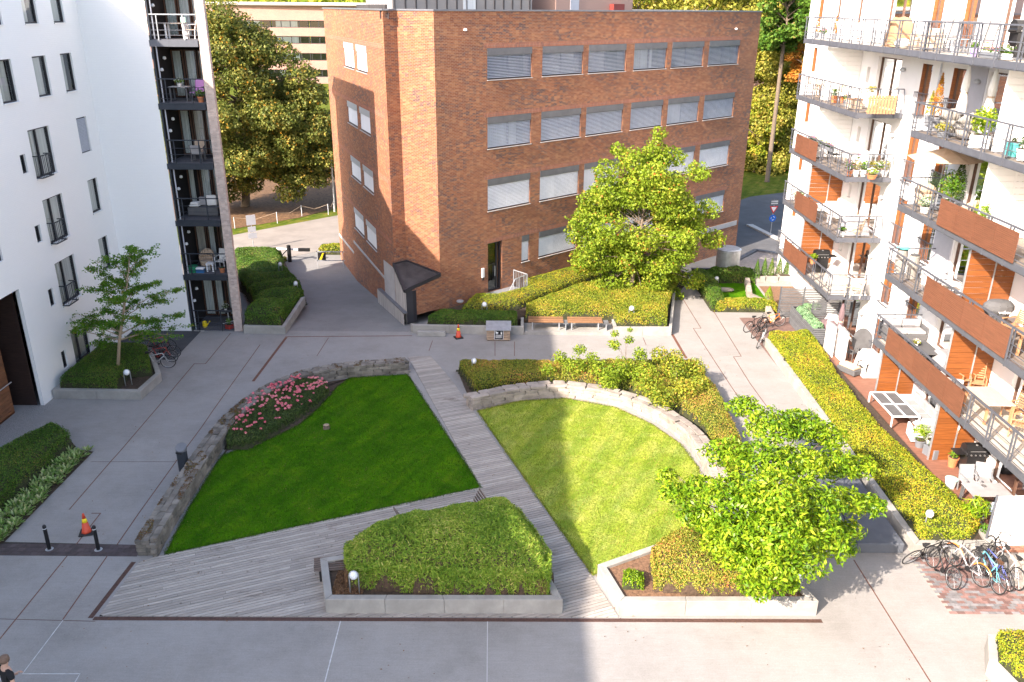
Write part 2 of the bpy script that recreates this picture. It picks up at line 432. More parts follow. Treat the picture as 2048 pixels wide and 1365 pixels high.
GR = [(0.0, (0.035, 0.10, 0.006)), (0.45, (0.065, 0.165, 0.010)), (0.8, (0.12, 0.22, 0.02)), (1, (0.24, 0.24, 0.07))]
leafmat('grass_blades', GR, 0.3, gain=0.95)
leafmat('grass_blades_sunny', [(0.0, (0.08, 0.14, 0.01)), (0.4, (0.15, 0.20, 0.025)), (0.75, (0.24, 0.25, 0.05)), (1, (0.38, 0.30, 0.09))], 0.3, gain=1.55)  # blades of the lit lawn, sunlight put into their yellow green
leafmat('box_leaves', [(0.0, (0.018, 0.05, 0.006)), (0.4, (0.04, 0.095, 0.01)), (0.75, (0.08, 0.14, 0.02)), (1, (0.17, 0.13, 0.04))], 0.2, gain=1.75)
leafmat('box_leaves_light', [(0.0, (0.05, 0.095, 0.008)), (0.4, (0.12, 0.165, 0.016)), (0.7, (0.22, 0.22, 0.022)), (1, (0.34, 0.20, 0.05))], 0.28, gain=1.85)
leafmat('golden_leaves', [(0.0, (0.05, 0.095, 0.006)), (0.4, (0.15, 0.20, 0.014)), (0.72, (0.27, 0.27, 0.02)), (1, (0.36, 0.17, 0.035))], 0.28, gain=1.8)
leafmat('russet_leaves', [(0.0, (0.045, 0.085, 0.010)), (0.4, (0.13, 0.165, 0.02)), (0.68, (0.24, 0.22, 0.035)), (0.85, (0.30, 0.17, 0.05)), (1, (0.30, 0.09, 0.05))], 0.25, gain=1.75)
leafmat('bamboo_leaves', [(0.0, (0.05, 0.11, 0.012)), (0.4, (0.10, 0.18, 0.02)), (0.75, (0.19, 0.25, 0.035)), (1, (0.34, 0.31, 0.11))], 0.3, gain=2.2)
leafmat('dry_stems', [(0.0, (0.05, 0.028, 0.018)), (0.5, (0.13, 0.075, 0.04)), (1, (0.22, 0.14, 0.075))], 0.1)
leafmat('laurel_leaves', [(0.0, (0.03, 0.09, 0.004)), (0.4, (0.10, 0.20, 0.008)), (0.75, (0.21, 0.30, 0.015)), (1, (0.32, 0.36, 0.03))], 0.3, 0.38)
leafmat('maple_leaves', [(0.0, (0.07, 0.13, 0.010)), (0.45, (0.15, 0.23, 0.018)), (0.8, (0.25, 0.31, 0.03)), (0.93, (0.33, 0.34, 0.05)), (1, (0.36, 0.12, 0.03))], 0.35)
leafmat('oak_leaves', [(0.0, (0.03, 0.09, 0.007)), (0.5, (0.06, 0.16, 0.012)), (0.85, (0.12, 0.21, 0.02)), (1, (0.22, 0.18, 0.03))], 0.3)
leafmat('lime_leaves', [(0.0, (0.025, 0.045, 0.010)), (0.4, (0.075, 0.095, 0.02)), (0.75, (0.14, 0.145, 0.035)), (0.92, (0.26, 0.19, 0.035)), (1, (0.36, 0.17, 0.02))], 0.25, gain=1.9)
leafmat('pale_leaves', [(0.0, (0.07, 0.09, 0.015)), (0.4, (0.17, 0.19, 0.03)), (0.75, (0.30, 0.28, 0.05)), (1, (0.40, 0.28, 0.08))], 0.3)
leafmat('orange_leaves', [(0.0, (0.14, 0.09, 0.02)), (0.5, (0.32, 0.17, 0.025)), (1, (0.40, 0.12, 0.03))], 0.3)
leafmat('dark_leaves', [(0.0, (0.012, 0.03, 0.008)), (0.5, (0.03, 0.07, 0.015)), (1, (0.09, 0.12, 0.03))], 0.15)
leafmat('hosta_leaves', [(0.0, (0.06, 0.14, 0.03)), (0.45, (0.13, 0.24, 0.05)), (0.75, (0.34, 0.38, 0.20)), (1, (0.5, 0.47, 0.22))], 0.25, 0.4)
leafmat('rose_leaves', [(0.0, (0.02, 0.045, 0.012)), (0.6, (0.05, 0.085, 0.02)), (1, (0.10, 0.12, 0.04))], 0.15)
leafmat('pink_petals', [(0.0, (0.55, 0.09, 0.16)), (0.5, (0.75, 0.20, 0.27)), (1, (0.85, 0.42, 0.42))], 0.3)
leafmat('kale_leaves', [(0.0, (0.05, 0.12, 0.06)), (0.5, (0.12, 0.22, 0.12)), (1, (0.25, 0.34, 0.2))], 0.2)
leafmat('thuja_leaves', [(0.0, (0.06, 0.12, 0.01)), (0.5, (0.14, 0.23, 0.015)), (1, (0.28, 0.34, 0.03))], 0.25)
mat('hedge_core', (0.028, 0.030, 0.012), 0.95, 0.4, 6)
mat('twig_core', (0.060, 0.038, 0.024), 0.95, 0.5, 14, 0.6, 30)
mat('bark', (0.15, 0.115, 0.085), 0.9, 0.35, 12, 0.6, 40, stretch=(3, 3, 0.5))
mat('bark_pale', (0.33, 0.25, 0.17), 0.85, 0.25, 12, 0.4, 40, stretch=(3, 3, 0.5))
def plankmat(name, c, rnd=0.24):
    m, nt, b = newmat(name)
    tc = coords(nt, 'Object'); oi = nt.nodes.new('ShaderNodeObjectInfo')
    pos = wpos(nt)
    mr = nt.nodes.new('ShaderNodeMapping'); mr.inputs['Rotation'].default_value = (0, 0, R(-22.3)); nt.links.new(pos, mr.inputs[0])
    mp = nt.nodes.new('ShaderNodeMapping'); mp.inputs['Scale'].default_value = (1.0, 11, 1)
    nt.links.new(mr.outputs[0], mp.inputs[0])
    o = ramp(nt, noise(nt, mp.outputs[0], 1.6, 6, 0.7, 0.3), [(0.28, tuple(x*0.70 for x in c)), (0.7, tuple(x*1.18 for x in c))])
    o = mix(nt, o, ramp(nt, oi.outputs['Random'], [(0, (1-rnd,)*3), (1, (1.1, 1.1, 1.1))]), 1.0, 'MULTIPLY')
    m3 = nt.nodes.new('ShaderNodeMapping'); m3.inputs['Scale'].default_value = (0.55, 1.6, 1); nt.links.new(mr.outputs[0], m3.inputs[0])
    g = ramp(nt, noise(nt, m3.outputs[0], 0.8, 8, 0.75, 0.3), [(0.33, (0.42, 0.36, 0.32)), (0.42, (1, 1, 1)), (0.62, (1, 1, 1)), (0.75, (0.80, 0.88, 0.66))])
    o = mix(nt, o, g, 0.8, 'MULTIPLY')
    k = nt.nodes.new('ShaderNodeTexVoronoi'); k.inputs['Scale'].default_value = 1.9; nt.links.new(pos, k.inputs[0])
    o = mix(nt, o, ramp(nt, k.outputs['Distance'], [(0.0, (0.25, 0.2, 0.17)), (0.05, (0.5, 0.45, 0.4)), (0.09, (1, 1, 1))]), 0.75, 'MULTIPLY')
    nt.links.new(o, b.inputs['Base Color']); b.inputs['Roughness'].default_value = 0.8; b.inputs['Specular IOR Level'].default_value = 0.3
    bump(nt, b, noise(nt, mp.outputs[0], 6, 5), 0.4, 0.01)
    return m
plankmat('deck_wood', (0.37, 0.335, 0.30))
mat('deck_shadow', (0.02, 0.018, 0.015), 0.9)
mat('bench_wood', (0.27, 0.14, 0.07), 0.6, 0.3, 3, stretch=(1, 12, 12), rnd=0.3)
mat('grey_slat', (0.16, 0.12, 0.10), 0.7, 0.3, 4, stretch=(1, 8, 8), rnd=0.3)
mat('stone', (0.24, 0.215, 0.185), 0.9, 0.35, 2.5, 0.7, 30, rnd=0.42, stain=0.3)
mat('stone_pale', (0.38, 0.33, 0.285), 0.9, 0.25, 2.5, 0.6, 30, rnd=0.28, stain=0.2)
mat('stone_core', (0.05, 0.042, 0.035), 0.95, 0.4, 10)
leafmat('moss', [(0.0, (0.05, 0.035, 0.015)), (0.5, (0.10, 0.05, 0.02)), (1, (0.09, 0.09, 0.025))], 0.1)
mat('black_metal', (0.018, 0.018, 0.020), 0.45, 0.2, 4, metal=0.3)
mat('white_paint_metal', (0.75, 0.75, 0.76), 0.4, 0.05, 4)
mat('galvanised', (0.42, 0.44, 0.47), 0.42, 0.15, 5, metal=0.55)
mat('steel_grey', (0.115, 0.122, 0.145), 0.5, 0.12, 3, metal=0.35)
mat('steel_dark', (0.035, 0.042, 0.055), 0.45, 0.15, 3, metal=0.3)
mat('orange_plastic', (0.62, 0.075, 0.035), 0.45, 0.08, 3)
mat('yellow_plastic', (0.85, 0.62, 0.02), 0.4, 0.05, 3)
mat('rubber', (0.02, 0.02, 0.021), 0.75, 0.2, 5)
mat('lamp_white', (0.72, 0.74, 0.77), 0.25, 0.04, 3)
mat('paver_dark', (0.085, 0.065, 0.065), 0.85, 0.25, 5, 0.3, 60, rnd=0.3)
mat('paver_red', (0.235, 0.14, 0.125), 0.85, 0.25, 5, 0.3, 60, rnd=0.45)
mat('paver_grey', (0.215, 0.205, 0.21), 0.85, 0.25, 5, 0.3, 60, rnd=0.35)
mat('joint_sand', (0.30, 0.27, 0.24), 0.95, 0.2, 12)
mat('kerb_stone', (0.46, 0.44, 0.41), 0.85, 0.15, 4, 0.2, 50)
mat('chalk', (0.46, 0.46, 0.46), 0.9, 0.3, 7)

def sheet(name, poly, z, m, kind='structure', parent=None):
    ar = sum(poly[k][0]*poly[(k+1) % len(poly)][1]-poly[(k+1) % len(poly)][0]*poly[k][1] for k in range(len(poly)))
    if ar < 0: poly = poly[::-1]
    mb = MB().poly([(p[0], p[1], z) for p in poly])
    o = build(name, mb, m, parent)
    if parent is None or kind == 'stuff': o['kind'] = kind
    return o
def slab(name, poly, z0, z1, m, kind='structure', parent=None, bevel=0.0):
    o = build(name, MB().prism([tuple(p[:2]) for p in poly], z0, z1), m, parent, bevel=bevel)
    if parent is None and kind: o['kind'] = kind
    return o
ZS = -1.7
def zramp(y): return 0.0 if y < 41.15 else max(ZS, ZS*(y-41.15)/14.0)
# ------------------------------------------------------------------ setting
slab('ground', [(-500, -120), (500, -120), (500, 900), (-500, 900)], ZS-1.0, ZS, MATS['verge'])
slab('courtyard_paving', [(-45, -18), (45, -18), (45, 58), (19.5, 53.5), (18.4, 50.8), (11.2, 51.2), (-4.2, 43.6), (-5.5, 41.15), (-45, 41.15)], ZS-0.6, 0.0, MATS['paving_concrete'])
# ramp down to the street (own profile)
mb = MB(); ys = [41.15, 45, 49, 52.5, 55.15, 66.5]; ramp_l = -21.5; ramp_r = -3.5
for a, b in zip(ys[:-1], ys[1:]): mb.quad((ramp_l, a, zramp(a)), (ramp_r, a, zramp(a)), (ramp_r, b, zramp(b)+(0.004 if b > 56 else 0)), (ramp_l, b, zramp(b)+(0.004 if b > 56 else 0)))
build('driveway_ramp', mb, MATS['ramp_concrete'], kind='structure')
# street behind the ramp and street to the right of the brick building
def tz(*p): return [at(x, y, ZS) for x, y in p]
a = tz((470, 470), (672, 432)); b = tz((478, 500), (690, 484))
da = Vector((a[1][0]-a[0][0], a[1][1]-a[0][1])).normalized()
P0 = (a[0][0]-da.x*40, a[0][1]-da.y*40); P1 = (a[1][0]+da.x*90, a[1][1]+da.y*90)
nr = Vector((da.y, -da.x)); wd = 9.0
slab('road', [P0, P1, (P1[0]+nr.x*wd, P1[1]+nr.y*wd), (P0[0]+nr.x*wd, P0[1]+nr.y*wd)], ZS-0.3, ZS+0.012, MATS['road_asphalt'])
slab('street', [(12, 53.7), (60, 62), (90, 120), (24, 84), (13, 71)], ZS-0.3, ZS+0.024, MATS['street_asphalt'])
sheet('leaf_litter', tz((300, 440), (470, 458), (600, 436), (668, 418), (700, 380), (660, 330), (300, 330)), ZS+0.02, mat('litter', (0.12, 0.065, 0.03), 0.95, 0.6, 5, 0.8, 20))
# ---- joint strips let into the paving
def strip(name, pts, w, m, z=0.004, px=True, kind='structure'):
    P = [at(*p) for p in pts] if px else pts
    mb = MB()
    for a, b in zip(P[:-1], P[1:]):
        d = Vector((b[0]-a[0], b[1]-a[1])); l = d.length; d /= l; n = Vector((-d.y, d.x))*w/2
        a2 = (a[0]-d.x*w/2, a[1]-d.y*w/2); b2 = (b[0]+d.x*w/2, b[1]+d.y*w/2)
        mb.prism([(a2[0]+n.x, a2[1]+n.y), (a2[0]-n.x, a2[1]-n.y), (b2[0]-n.x, b2[1]-n.y), (b2[0]+n.x, b2[1]+n.y)], z-0.03, z)
    o = build(name, mb, m, kind=kind); return o
rs = MATS['rust_steel']
strip('steel_joint', [(461, 667), (411, 728), (388.5, 728), (311, 820), (240, 903), (221, 924), (139, 1019)], 0.035, rs)
strip('steel_joint', [(184, 1027), (201, 1027), (141, 1104), (0, 1278)], 0.035, rs)
strip('steel_joint', [(520, 690), (427, 820), (403, 855), (356, 918), (279, 1025), (234, 1090), (219, 1106), (126, 1239)], 0.035, rs)
strip('steel_joint', [(657, 676), (634, 712)], 0.03, rs)
strip('steel_channel', [(572, 676), (507, 762)], 0.13, rs)
strip('steel_channel', [(572, 674), (823, 672)], 0.07, rs)
strip('steel_channel', [(1345, 670), (1372, 716)], 0.13, rs)
strip('steel_joint', [(865, 682), (858, 702)], 0.03, rs)
strip('steel_joint', [(990, 684), (990, 712)], 0.03, rs)
strip('steel_joint', [(1029, 684), (1029, 712)], 0.03, rs)
strip('steel_joint', [(1350, 573), (1402, 657), (1386.5, 657), (1447, 750), (1540, 890)], 0.035, rs)
strip('steel_joint', [(1398, 575), (1431, 629), (1482.5, 713), (1467, 714), (1500, 767), (1560, 850)], 0.035, rs)
strip('steel_joint', [(1286, 676), (1292, 690)], 0.03, rs)
strip('steel_joint', [(1708, 1121), (1862, 1366), (1900, 1426)], 0.035, rs)
strip('steel_joint', [(182, 924), (352, 924)], 0.015, MATS['rust_grate'])
strip('steel_joint', [(-60, 1237), (190, 1243)], 0.018, MATS['rust_grate'])
ck = MATS['chalk']
strip('chalk_line', [(126, 1241), (45, 1348), (160, 1348), (148, 1368)], 0.022, ck)
strip('sealed_joint', [(681, 1243), (649, 1367)], 0.03, ck)
strip('sealed_joint', [(975, 1243), (974, 1367)], 0.025, mat('pale_joint', (0.42, 0.41, 0.40), 0.9))
# slot drains round the deck
def drain(p, q, w):
    t = thing('slot_drain', None, None, (p[0], p[1], 0)); del t
def grate(p, q, w, lab):
    d = Vector((q[0]-p[0], q[1]-p[1])); l = d.length; a = math.atan2(d.y, d.x)
    t = thing('slot_drain', lab, 'drain', (p[0], p[1], 0), a)
    f = MB().box(0, -w/2, -0.02, l, -w/2+0.02, 0.008).box(0, w/2-0.02, -0.02, l, w/2, 0.008).box(0, -w/2+0.02, -0.03, l, w/2-0.02, 0.0015)
    build('frame', f, MATS['rust_grate'], t, world=False)
    g = MB(); n = int(l/0.035)
    for k in range(n): g.box(k*0.035, -w/2+0.021, -0.01, k*0.035+0.018, w/2-0.021, 0.007)
    build('grate', g, MATS['rust_grate'], t, world=False, kind='stuff')
grate((-11.66, 18.78), (8.8, 18.92), 0.14, 'long rusty slot drain along the front of the wooden deck and planters')
grate((-11.76, 18.80), (-11.62, 21.35), 0.14, 'short rusty slot drain on the left edge of the deck below the stone wall end')
# dark paver band by the bollards
t = thing('paver_band', 'dark brick paver band crossing the left walkway under the two bollards', 'paving', (-14.2, 22.0, 0))
band_p = [(-17.2, 21.62), (-11.7, 21.62), (-11.7, 22.22), (-17.2, 22.35)]
sheet('bed', band_p, 0.003, MATS['stone_core'], parent=t, kind='')
nb = 0
for r_ in range(3):
    x = -17.1 + 0.11*(r_ % 2)
    while x < -11.75:
        block('paver', MATS['paver_dark'], x+0.105, 21.72+r_*0.2, -0.015, 0.2, 0.19, 0.05, parent=t); x += 0.21; nb += 1
# dark asphalt wedge by the white building
sheet('asphalt_patch', [at(*p) for p in ((348, 720), (402, 663), (260, 660), (200, 720))], 0.004, MATS['asphalt'])
strip('edge_stone', [(385, 662), (480, 662)], 0.1, MATS['kerb_stone'], 0.03)
# bike parking pavers, laid one by one
t = thing('bike_bay_paving', 'red and grey block paving under the row of bikes at the right edge', 'paving', (12.8, 19.4, 0))
B0 = at(1815, 1112); B1 = at(1900, 1229); yb = (B1[1]-0.03, B0[1])
sheet('bed', [(B1[0], B1[1]), (17.6, B1[1]), (17.6, B0[1]), (B0[0], B0[1])], 0.003, MATS['joint_sand'], parent=t, kind='')
cnt = 0; y = B1[1]+0.06; r_ = 0
while y < B0[1]-0.05:
    xl = B1[0]+(B0[0]-B1[0])*(y-B1[1])/(B0[1]-B1[1])
    x = xl+0.12 + (0.11 if r_ % 2 else 0)
    while x < 17.4 and cnt < 430:
        block('paver', MATS['paver_red' if rng.random() < 0.55+0.25*math.sin(x*1.3+y) else 'paver_grey'], x, y, -0.01+rng.normal()*0.001, 0.213, 0.103, 0.05, parent=t) if x < 15.2 else None
        cnt += x < 15.2; x += 0.225
    y += 0.115; r_ += 1
# ---- wooden deck, plank by plank
deck_poly = [(-11.55, 18.87), (3.08, 19.0), (2.50, 20.75), (-1.62, 31.85), (-2.75, 35.0), (-4.0, 37.85), (-5.1, 37.7), (-1.12, 25.8), (-10.75, 21.75), (-11.45, 21.35)]
deck_poly = np.array(deck_poly)
deck = thing('wooden_deck', 'weathered grey plank deck and boardwalk running between the two lawns', 'deck', (-11.5, 18.9, 0))
sheet('underlay', [tuple(p) for p in deck_poly], 0.003, MATS['deck_shadow'], parent=deck, kind='')
dv = np.array([math.sin(R(67.7)), math.cos(R(67.7))]); nv = np.array([-dv[1], dv[0]])
q = deck_poly@nv; s0, s1 = q.min(), q.max(); PW = 0.125; k = 0; s = s0+PW/2
drz = math.atan2(dv[1], dv[0])
def rowx(sv):
    xs = []
    for i in range(len(deck_poly)):
        a, b = deck_poly[i], deck_poly[(i+1) % len(deck_poly)]
        qa, qb = a@nv-sv, b@nv-sv
        if (qa > 0) != (qb > 0): xs.append((a+(b-a)*qa/(qa-qb))@dv)
    return sorted(xs)
hw = (PW-0.021)/2
while s < s1:
    xa, xb = rowx(s-hw), rowx(s+hw)
    if len(xa) != len(xb): xa = xb = (xa if len(xa) > len(xb) else xb)
    for (a0, a1), (b0, b1) in zip(zip(xa[::2], xa[1::2]), zip(xb[::2], xb[1::2])):
        u0, u1 = min(a0, b0), max(a1, b1); cuts = []; u = max(a0, b0)+rng.uniform(1.0, 4.5) if u1-u0 > 5 else 1e9
        while u < min(a1, b1)-0.5: cuts.append(u); u += rng.uniform(3.6, 5.0)
        A_ = [a0]+cuts+[a1]; B_ = [b0]+cuts+[b1]
        for q in range(len(A_)-1):
            P = [dv*(A_[q]+0.004)+nv*(s-hw), dv*(A_[q+1]-0.004)+nv*(s-hw), dv*(B_[q+1]-0.004)+nv*(s+hw), dv*(B_[q]+0.004)+nv*(s+hw)]
            zt = 0.024+rng.normal()*0.0015
            build('plank', MB().prism([tuple(p_) for p_ in P], 0.004, zt), MATS['deck_wood'], deck); k += 1
    s += PW
# ---- lawns
def lawn(name, poly, z, m, nblade, lab):
    nblade = int(nblade*0.62)
    sheet(name, poly, z, m)
    P = np.array(poly); mn = P.min(0); mx = P.max(0)
    Q = mn+rng.random((nblade, 2))*(mx-mn); Q = Q[pdist(Q, P) > 0.02]
    C = np.column_stack([Q, np.full(len(Q), z+0.018)]); E_ = []
    for a, b in zip(P, np.roll(P, -1, 0)):
        n_ = int(np.hypot(*(b-a))*260); t_ = rng.random((n_, 1)); q = a+(b-a)*t_; q = q+rng.normal(size=q.shape)*(0.018+0.03*np.abs(np.sin(q[:, :1]*3.1+q[:, 1:]*2.3))); E_.append(np.column_stack([q, np.full(n_, z+0.015)]))
    C = np.concatenate([C]+E_)
    return C
lawn1 = [(-10.8, 21.72), (-11.0, 24.5), (-11.05, 27.9)]+[at(*p) for p in ( (500, 892), (541, 880), (600, 850), (640, 815), (675, 775), (700, 757), (815, 750), (962, 976))]
lawn2 = [at(*p) for p in ((955, 823), (1040, 803), (1130, 798), (1230, 816), (1300, 848), (1360, 889), (1395, 935), (1410, 985))]+[(6.6, 23.2), (4.6, 22.1), (2.5, 20.85)]
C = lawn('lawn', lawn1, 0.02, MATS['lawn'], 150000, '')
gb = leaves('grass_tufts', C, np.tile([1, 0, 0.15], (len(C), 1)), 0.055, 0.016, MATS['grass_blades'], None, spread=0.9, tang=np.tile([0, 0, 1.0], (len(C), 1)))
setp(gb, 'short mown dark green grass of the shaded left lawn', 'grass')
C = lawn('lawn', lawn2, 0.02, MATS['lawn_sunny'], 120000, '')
gb = leaves('grass_tufts', C, np.tile([1, 0, 0.15], (len(C), 1)), 0.055, 0.016, MATS['grass_blades_sunny'], None, spread=0.9, tang=np.tile([0, 0, 1.0], (len(C), 1)))
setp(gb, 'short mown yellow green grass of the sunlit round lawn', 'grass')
# rose bed soil, small stump
sheet('rose_bed_soil', [(-11.05, 27.0), (-11.0, 29.5), (-10.5, 32.2), (-9.4, 34.0), (-8.2, 34.8), (-7.4, 35.1)]+[at(*p) for p in ((700, 757), (675, 775), (640, 815), (600, 850), (541, 880), (500, 892), (455, 903))], 0.028, MATS['soil'])
x, y = at(653, 858)
t = thing('tree_stump', 'small round brown stump standing in the left lawn', 'stump', (x, y, 0.02))
build('trunk', MB().lathe([(0.15, 0), (0.13, 0.06), (0.125, 0.16)], n=12), MATS['bark'], t, world=False)
build('cut_face', MB().lathe([(0.115, 0.16), (0.11, 0.165)], n=12), MATS['bark_pale'], t, world=False)
# ---- dry stone walls
def stone_mesh(seed):
    import bmesh
    bm = bmesh.new(); bmesh.ops.create_cube(bm, size=1.0)
    bmesh.ops.bevel(bm, geom=bm.edges[:], offset=0.11, segments=1, affect='EDGES')
    rr = random.Random(seed)
    for v in bm.verts: v.co += Vector((rr.uniform(-.05, .05), rr.uniform(-.05, .05), rr.uniform(-.06, .06)))
    me = bpy.data.meshes.new('rough_stone_%d' % seed); bm.to_mesh(me); bm.free(); return me
STM = [stone_mesh(i) for i in range(7)]
def resample(P, st):
    P = np.array(P, float); seg = np.hypot(*(P[1:]-P[:-1]).T); s = np.concatenate([[0], np.cumsum(seg)])
    n = int(s[-1]/st)+1; t_ = np.linspace(0, s[-1], n)
    return np.column_stack([np.interp(t_, s, P[:, 0]), np.interp(t_, s, P[:, 1])]), s[-1]
def smooth(P, it=2):
    P = np.array(P, float)
    for _ in range(it):
        Q = [P[0]]
        for a, b in zip(P[:-1], P[1:]): Q += [a*0.75+b*0.25, a*0.25+b*0.75]
        Q.append(P[-1]); P = np.array(Q)
    return P
def stonewall(label, inner, th, h, m, toprows, side, loc, slen=(0.3, 0.62), moss=0):
    # inner: visible foot line; side: +1 the wall body lies to the left of the line
    P, L_ = resample(smooth(inner), 0.05)
    T = np.gradient(P, axis=0); T /= np.linalg.norm(T, axis=1)[:, None]; NN = np.column_stack([-T[:, 1], T[:, 0]])*side
    t = thing('stone_wall', label, 'wall', (P[0][0], P[0][1], 0))
    def pos(u, w):
        i = min(len(P)-1, int(u/L_*(len(P)-1))); return P[i]+NN[i]*w, math.atan2(T[i, 1], T[i, 0])
    A = [tuple(p) for p in (P+NN*0.07)]; B = [tuple(p) for p in (P+NN*(th-0.06))]
    mb = MB(); hh = h-0.05
    for i in range(0, len(P)-1):
        a, b, c, d = A[i], A[i+1], B[i+1], B[i]
        mb.quad((*a, hh), (*b, hh), (*c, hh), (*d, hh)); mb.quad((*a, -.02), (*b, -.02), (*b, hh), (*a, hh)); mb.quad((*c, -.02), (*d, -.02), (*d, hh), (*c, hh))
    build('rubble_core', mb, MATS['stone_core'], t)
    nst = 0
    nc = 3; ch = (h-0.13)/nc
    for k in range(nc):
        u = rng.uniform(-0.15, 0)
        while u < L_:
            l = rng.uniform(*slen)*(1.25 if k == 0 else 1); c = min(max(u+l/2, 0.1), L_-0.1)
            p, a = pos(c, 0.085+rng.normal()*0.008)
            block('stone', m, p[0], p[1], k*ch+ch/2, l*1.02, 0.17, ch*1.03, a+rng.normal()*0.02, t, mesh=STM[rng.integers(7)]); nst += 1; u += l
    # outer face: long stones, mostly unseen
    u = 0
    while u < L_:
        l = rng.uniform(0.8, 1.2); p, a = pos(min(u+l/2, L_-0.2), th-0.09)
        block('stone', m, p[0], p[1], (h-0.13)/2, l, 0.18, h-0.13, a, t, mesh=STM[rng.integers(7)]); u += l
    w = th/toprows
    for r_ in range(toprows):
        u = rng.uniform(-0.2, 0)
        while u < L_:
            l = rng.uniform(*slen)*(0.9 if toprows > 2 else 1.35); c = min(max(u+l/2, 0.1), L_-0.1)
            p, a = pos(c, w*(r_+0.5))
            block('cap_stone', m, p[0], p[1], h-0.065+rng.normal()*0.008, l*1.0, w*1.02, 0.13, a+rng.normal()*0.05, t, mesh=STM[rng.integers(7)]); u += l
    if moss:
        u = rng.random(moss); i = (u*(len(P)-1)).astype(int); wv = rng.random(moss)*th
        Q = P[i]+NN[i]*wv[:, None]; k = fnoise(Q, 3) > 0.1; Q = Q[k]
        leaves('moss_growth', np.column_stack([Q, np.full(len(Q), h+0.002)]), np.tile([0, 0, 1.0], (len(Q), 1)), 0.05, 0.05, MATS['moss'], t, spread=0.3)
    for (i0, sg_) in ((2, 1), (len(P)-3, -1)):
        for k in range(nc):
            for w_ in (0.25, 0.72): block('stone', m, *(P[i0]+NN[i0]*th*w_-T[i0]*0.04*sg_), k*ch+ch/2, 0.3, th*0.5, ch*1.03, math.atan2(T[i0, 1], T[i0, 0])+rng.normal()*0.04, t, mesh=STM[rng.integers(7)])
    return t
W1 = [(-11.0, 21.75), (-11.12, 24.5), (-11.15, 28.3), (-11.0, 30.6), (-10.4, 32.6), (-9.4, 34.2), (-8.2, 34.95), (-7.0, 35.35), (-5.0, 35.72)]
stonewall('long dark mossy dry stone wall curving round the left lawn', W1, 0.66, 0.56, MATS['stone'], 3, 1, None, moss=9000)
W2 = [(-1.62, 31.95), (0.4, 32.95), (2.3, 33.35), (4.4, 32.6), (5.85, 31.25), (6.85, 29.4), (7.2, 27.4), (7.1, 25.0)]
stonewall('pale dry stone wall curving round the sunlit lawn', W2, 0.62, 0.58, MATS['stone_pale'], 2, 1, None, slen=(0.34, 0.7))
# ---- concrete planters
def planter(label, poly, h, w=0.22, closed=True, soil='soil', z0=-0.05, sz=None, nseg=None, loc=None, edges=None):
    poly = [tuple(p) for p in poly]; n = len(poly)
    ar = sum(poly[k][0]*poly[(k+1) % n][1]-poly[(k+1) % n][0]*poly[k][1] for k in range(n))
    if ar < 0: poly = poly[::-1]
    t = thing('concrete_planter', label, 'planter', (poly[0][0], poly[0][1], 0))
    inn = []
    for k in range(n):
        p0, p1, p2 = [Vector(poly[(k+j-1) % n]) for j in range(3)]
        d1 = (p1-p0).normalized(); d2 = (p2-p1).normalized(); n1 = Vector((-d1.y, d1.x)); n2 = Vector((-d2.y, d2.x))
        b = (n1+n2); b /= max(0.3, b.length_squared/2); inn.append(p1+b*w)
    for k in range(n):
        if edges is not None and k not in edges: continue
        a, b, c, d = poly[k], poly[(k+1) % n], inn[(k+1) % n], inn[k]
        L_ = (Vector(b)-Vector(a)).length; ns = max(1, round(L_/1.7))
        for j in range(ns):
            f0, f1 = j/ns, (j+1)/ns; g = 0.004/max(L_, .1)
            def lp(p, q, f): return (p[0]+(q[0]-p[0])*f, p[1]+(q[1]-p[1])*f)
            build('wall_segment', MB().prism([lp(a, b, f0+g), lp(a, b, f1-g), lp(d, c, f1-g), lp(d, c, f0+g)], z0, h), MATS['planter_concrete'], t, bevel=0.012)
    if soil: sheet('soil_fill', [tuple(p) for p in inn], (sz if sz is not None else h-0.1), MATS[soil], parent=t, kind='')
    return t
PL1 = [(-5.2, 19.05), (1.5, 19.12), (1.0, 20.7), (0.2, 22.7), (-0.5, 22.9), (-4.4, 21.3), (-5.75, 20.95)]
planter('low concrete planter in front holding the green bamboo mound', PL1, 0.5, edges=[0, 1, 5, 6])
PL2 = [(3.1, 19.08), (8.72, 19.15), (7.75, 22.6), (4.9, 22.0), (2.62, 20.75)]
planter('sunlit concrete planter under the bright green tree', PL2, 0.5, soil='bark_mulch')
PL3 = [(-19.95, 32.75), (-16.1, 32.7), (-15.98, 34.7), (-17.4, 37.3), (-19.95, 37.3)]
planter('concrete planter against the white building holding a small tree', PL3, 0.42)
PL4 = [(-5.38, 41.2), (-5.2, 40.95), (0.62, 40.8), (0.62, 42.3), (-2.6, 44.6)]
planter('concrete planter wall with clipped hedge at the foot of the brick building', PL4, 0.46, w=0.16, edges=[0, 1, 2], soil=None)
PL4b = [(5.35, 40.85), (8.38, 40.9), (9.7, 47.2), (5.35, 46.0)]
planter('sunlit concrete planter wall at the corner of the upper walkway', PL4b, 0.46, w=0.16, edges=[0, 1, 3], soil=None)
slab('terrace_soil', [(0.4, 42.2), (5.5, 42.2), (5.5, 41.1), (8.2, 41.1), (9.5, 46.8), (11.3, 50.7), (9.0, 55.3), (-3.6, 43.9), (-2.5, 42.0)], -0.02, 0.36, MATS['soil'])
PL5 = [(-14.05, 40.7), (-11.85, 40.62), (-11.95, 45.6), (-14.05, 45.6)]
planter('concrete planter wall below the rolling dark hedge beside the ramp', PL5, 0.42, w=0.2, edges=[0, 1, 3])
PL6 = [(12.88, 39.75), (12.72, 22.0), (15.25, 22.05), (15.6, 24.0), (15.6, 39.6)]
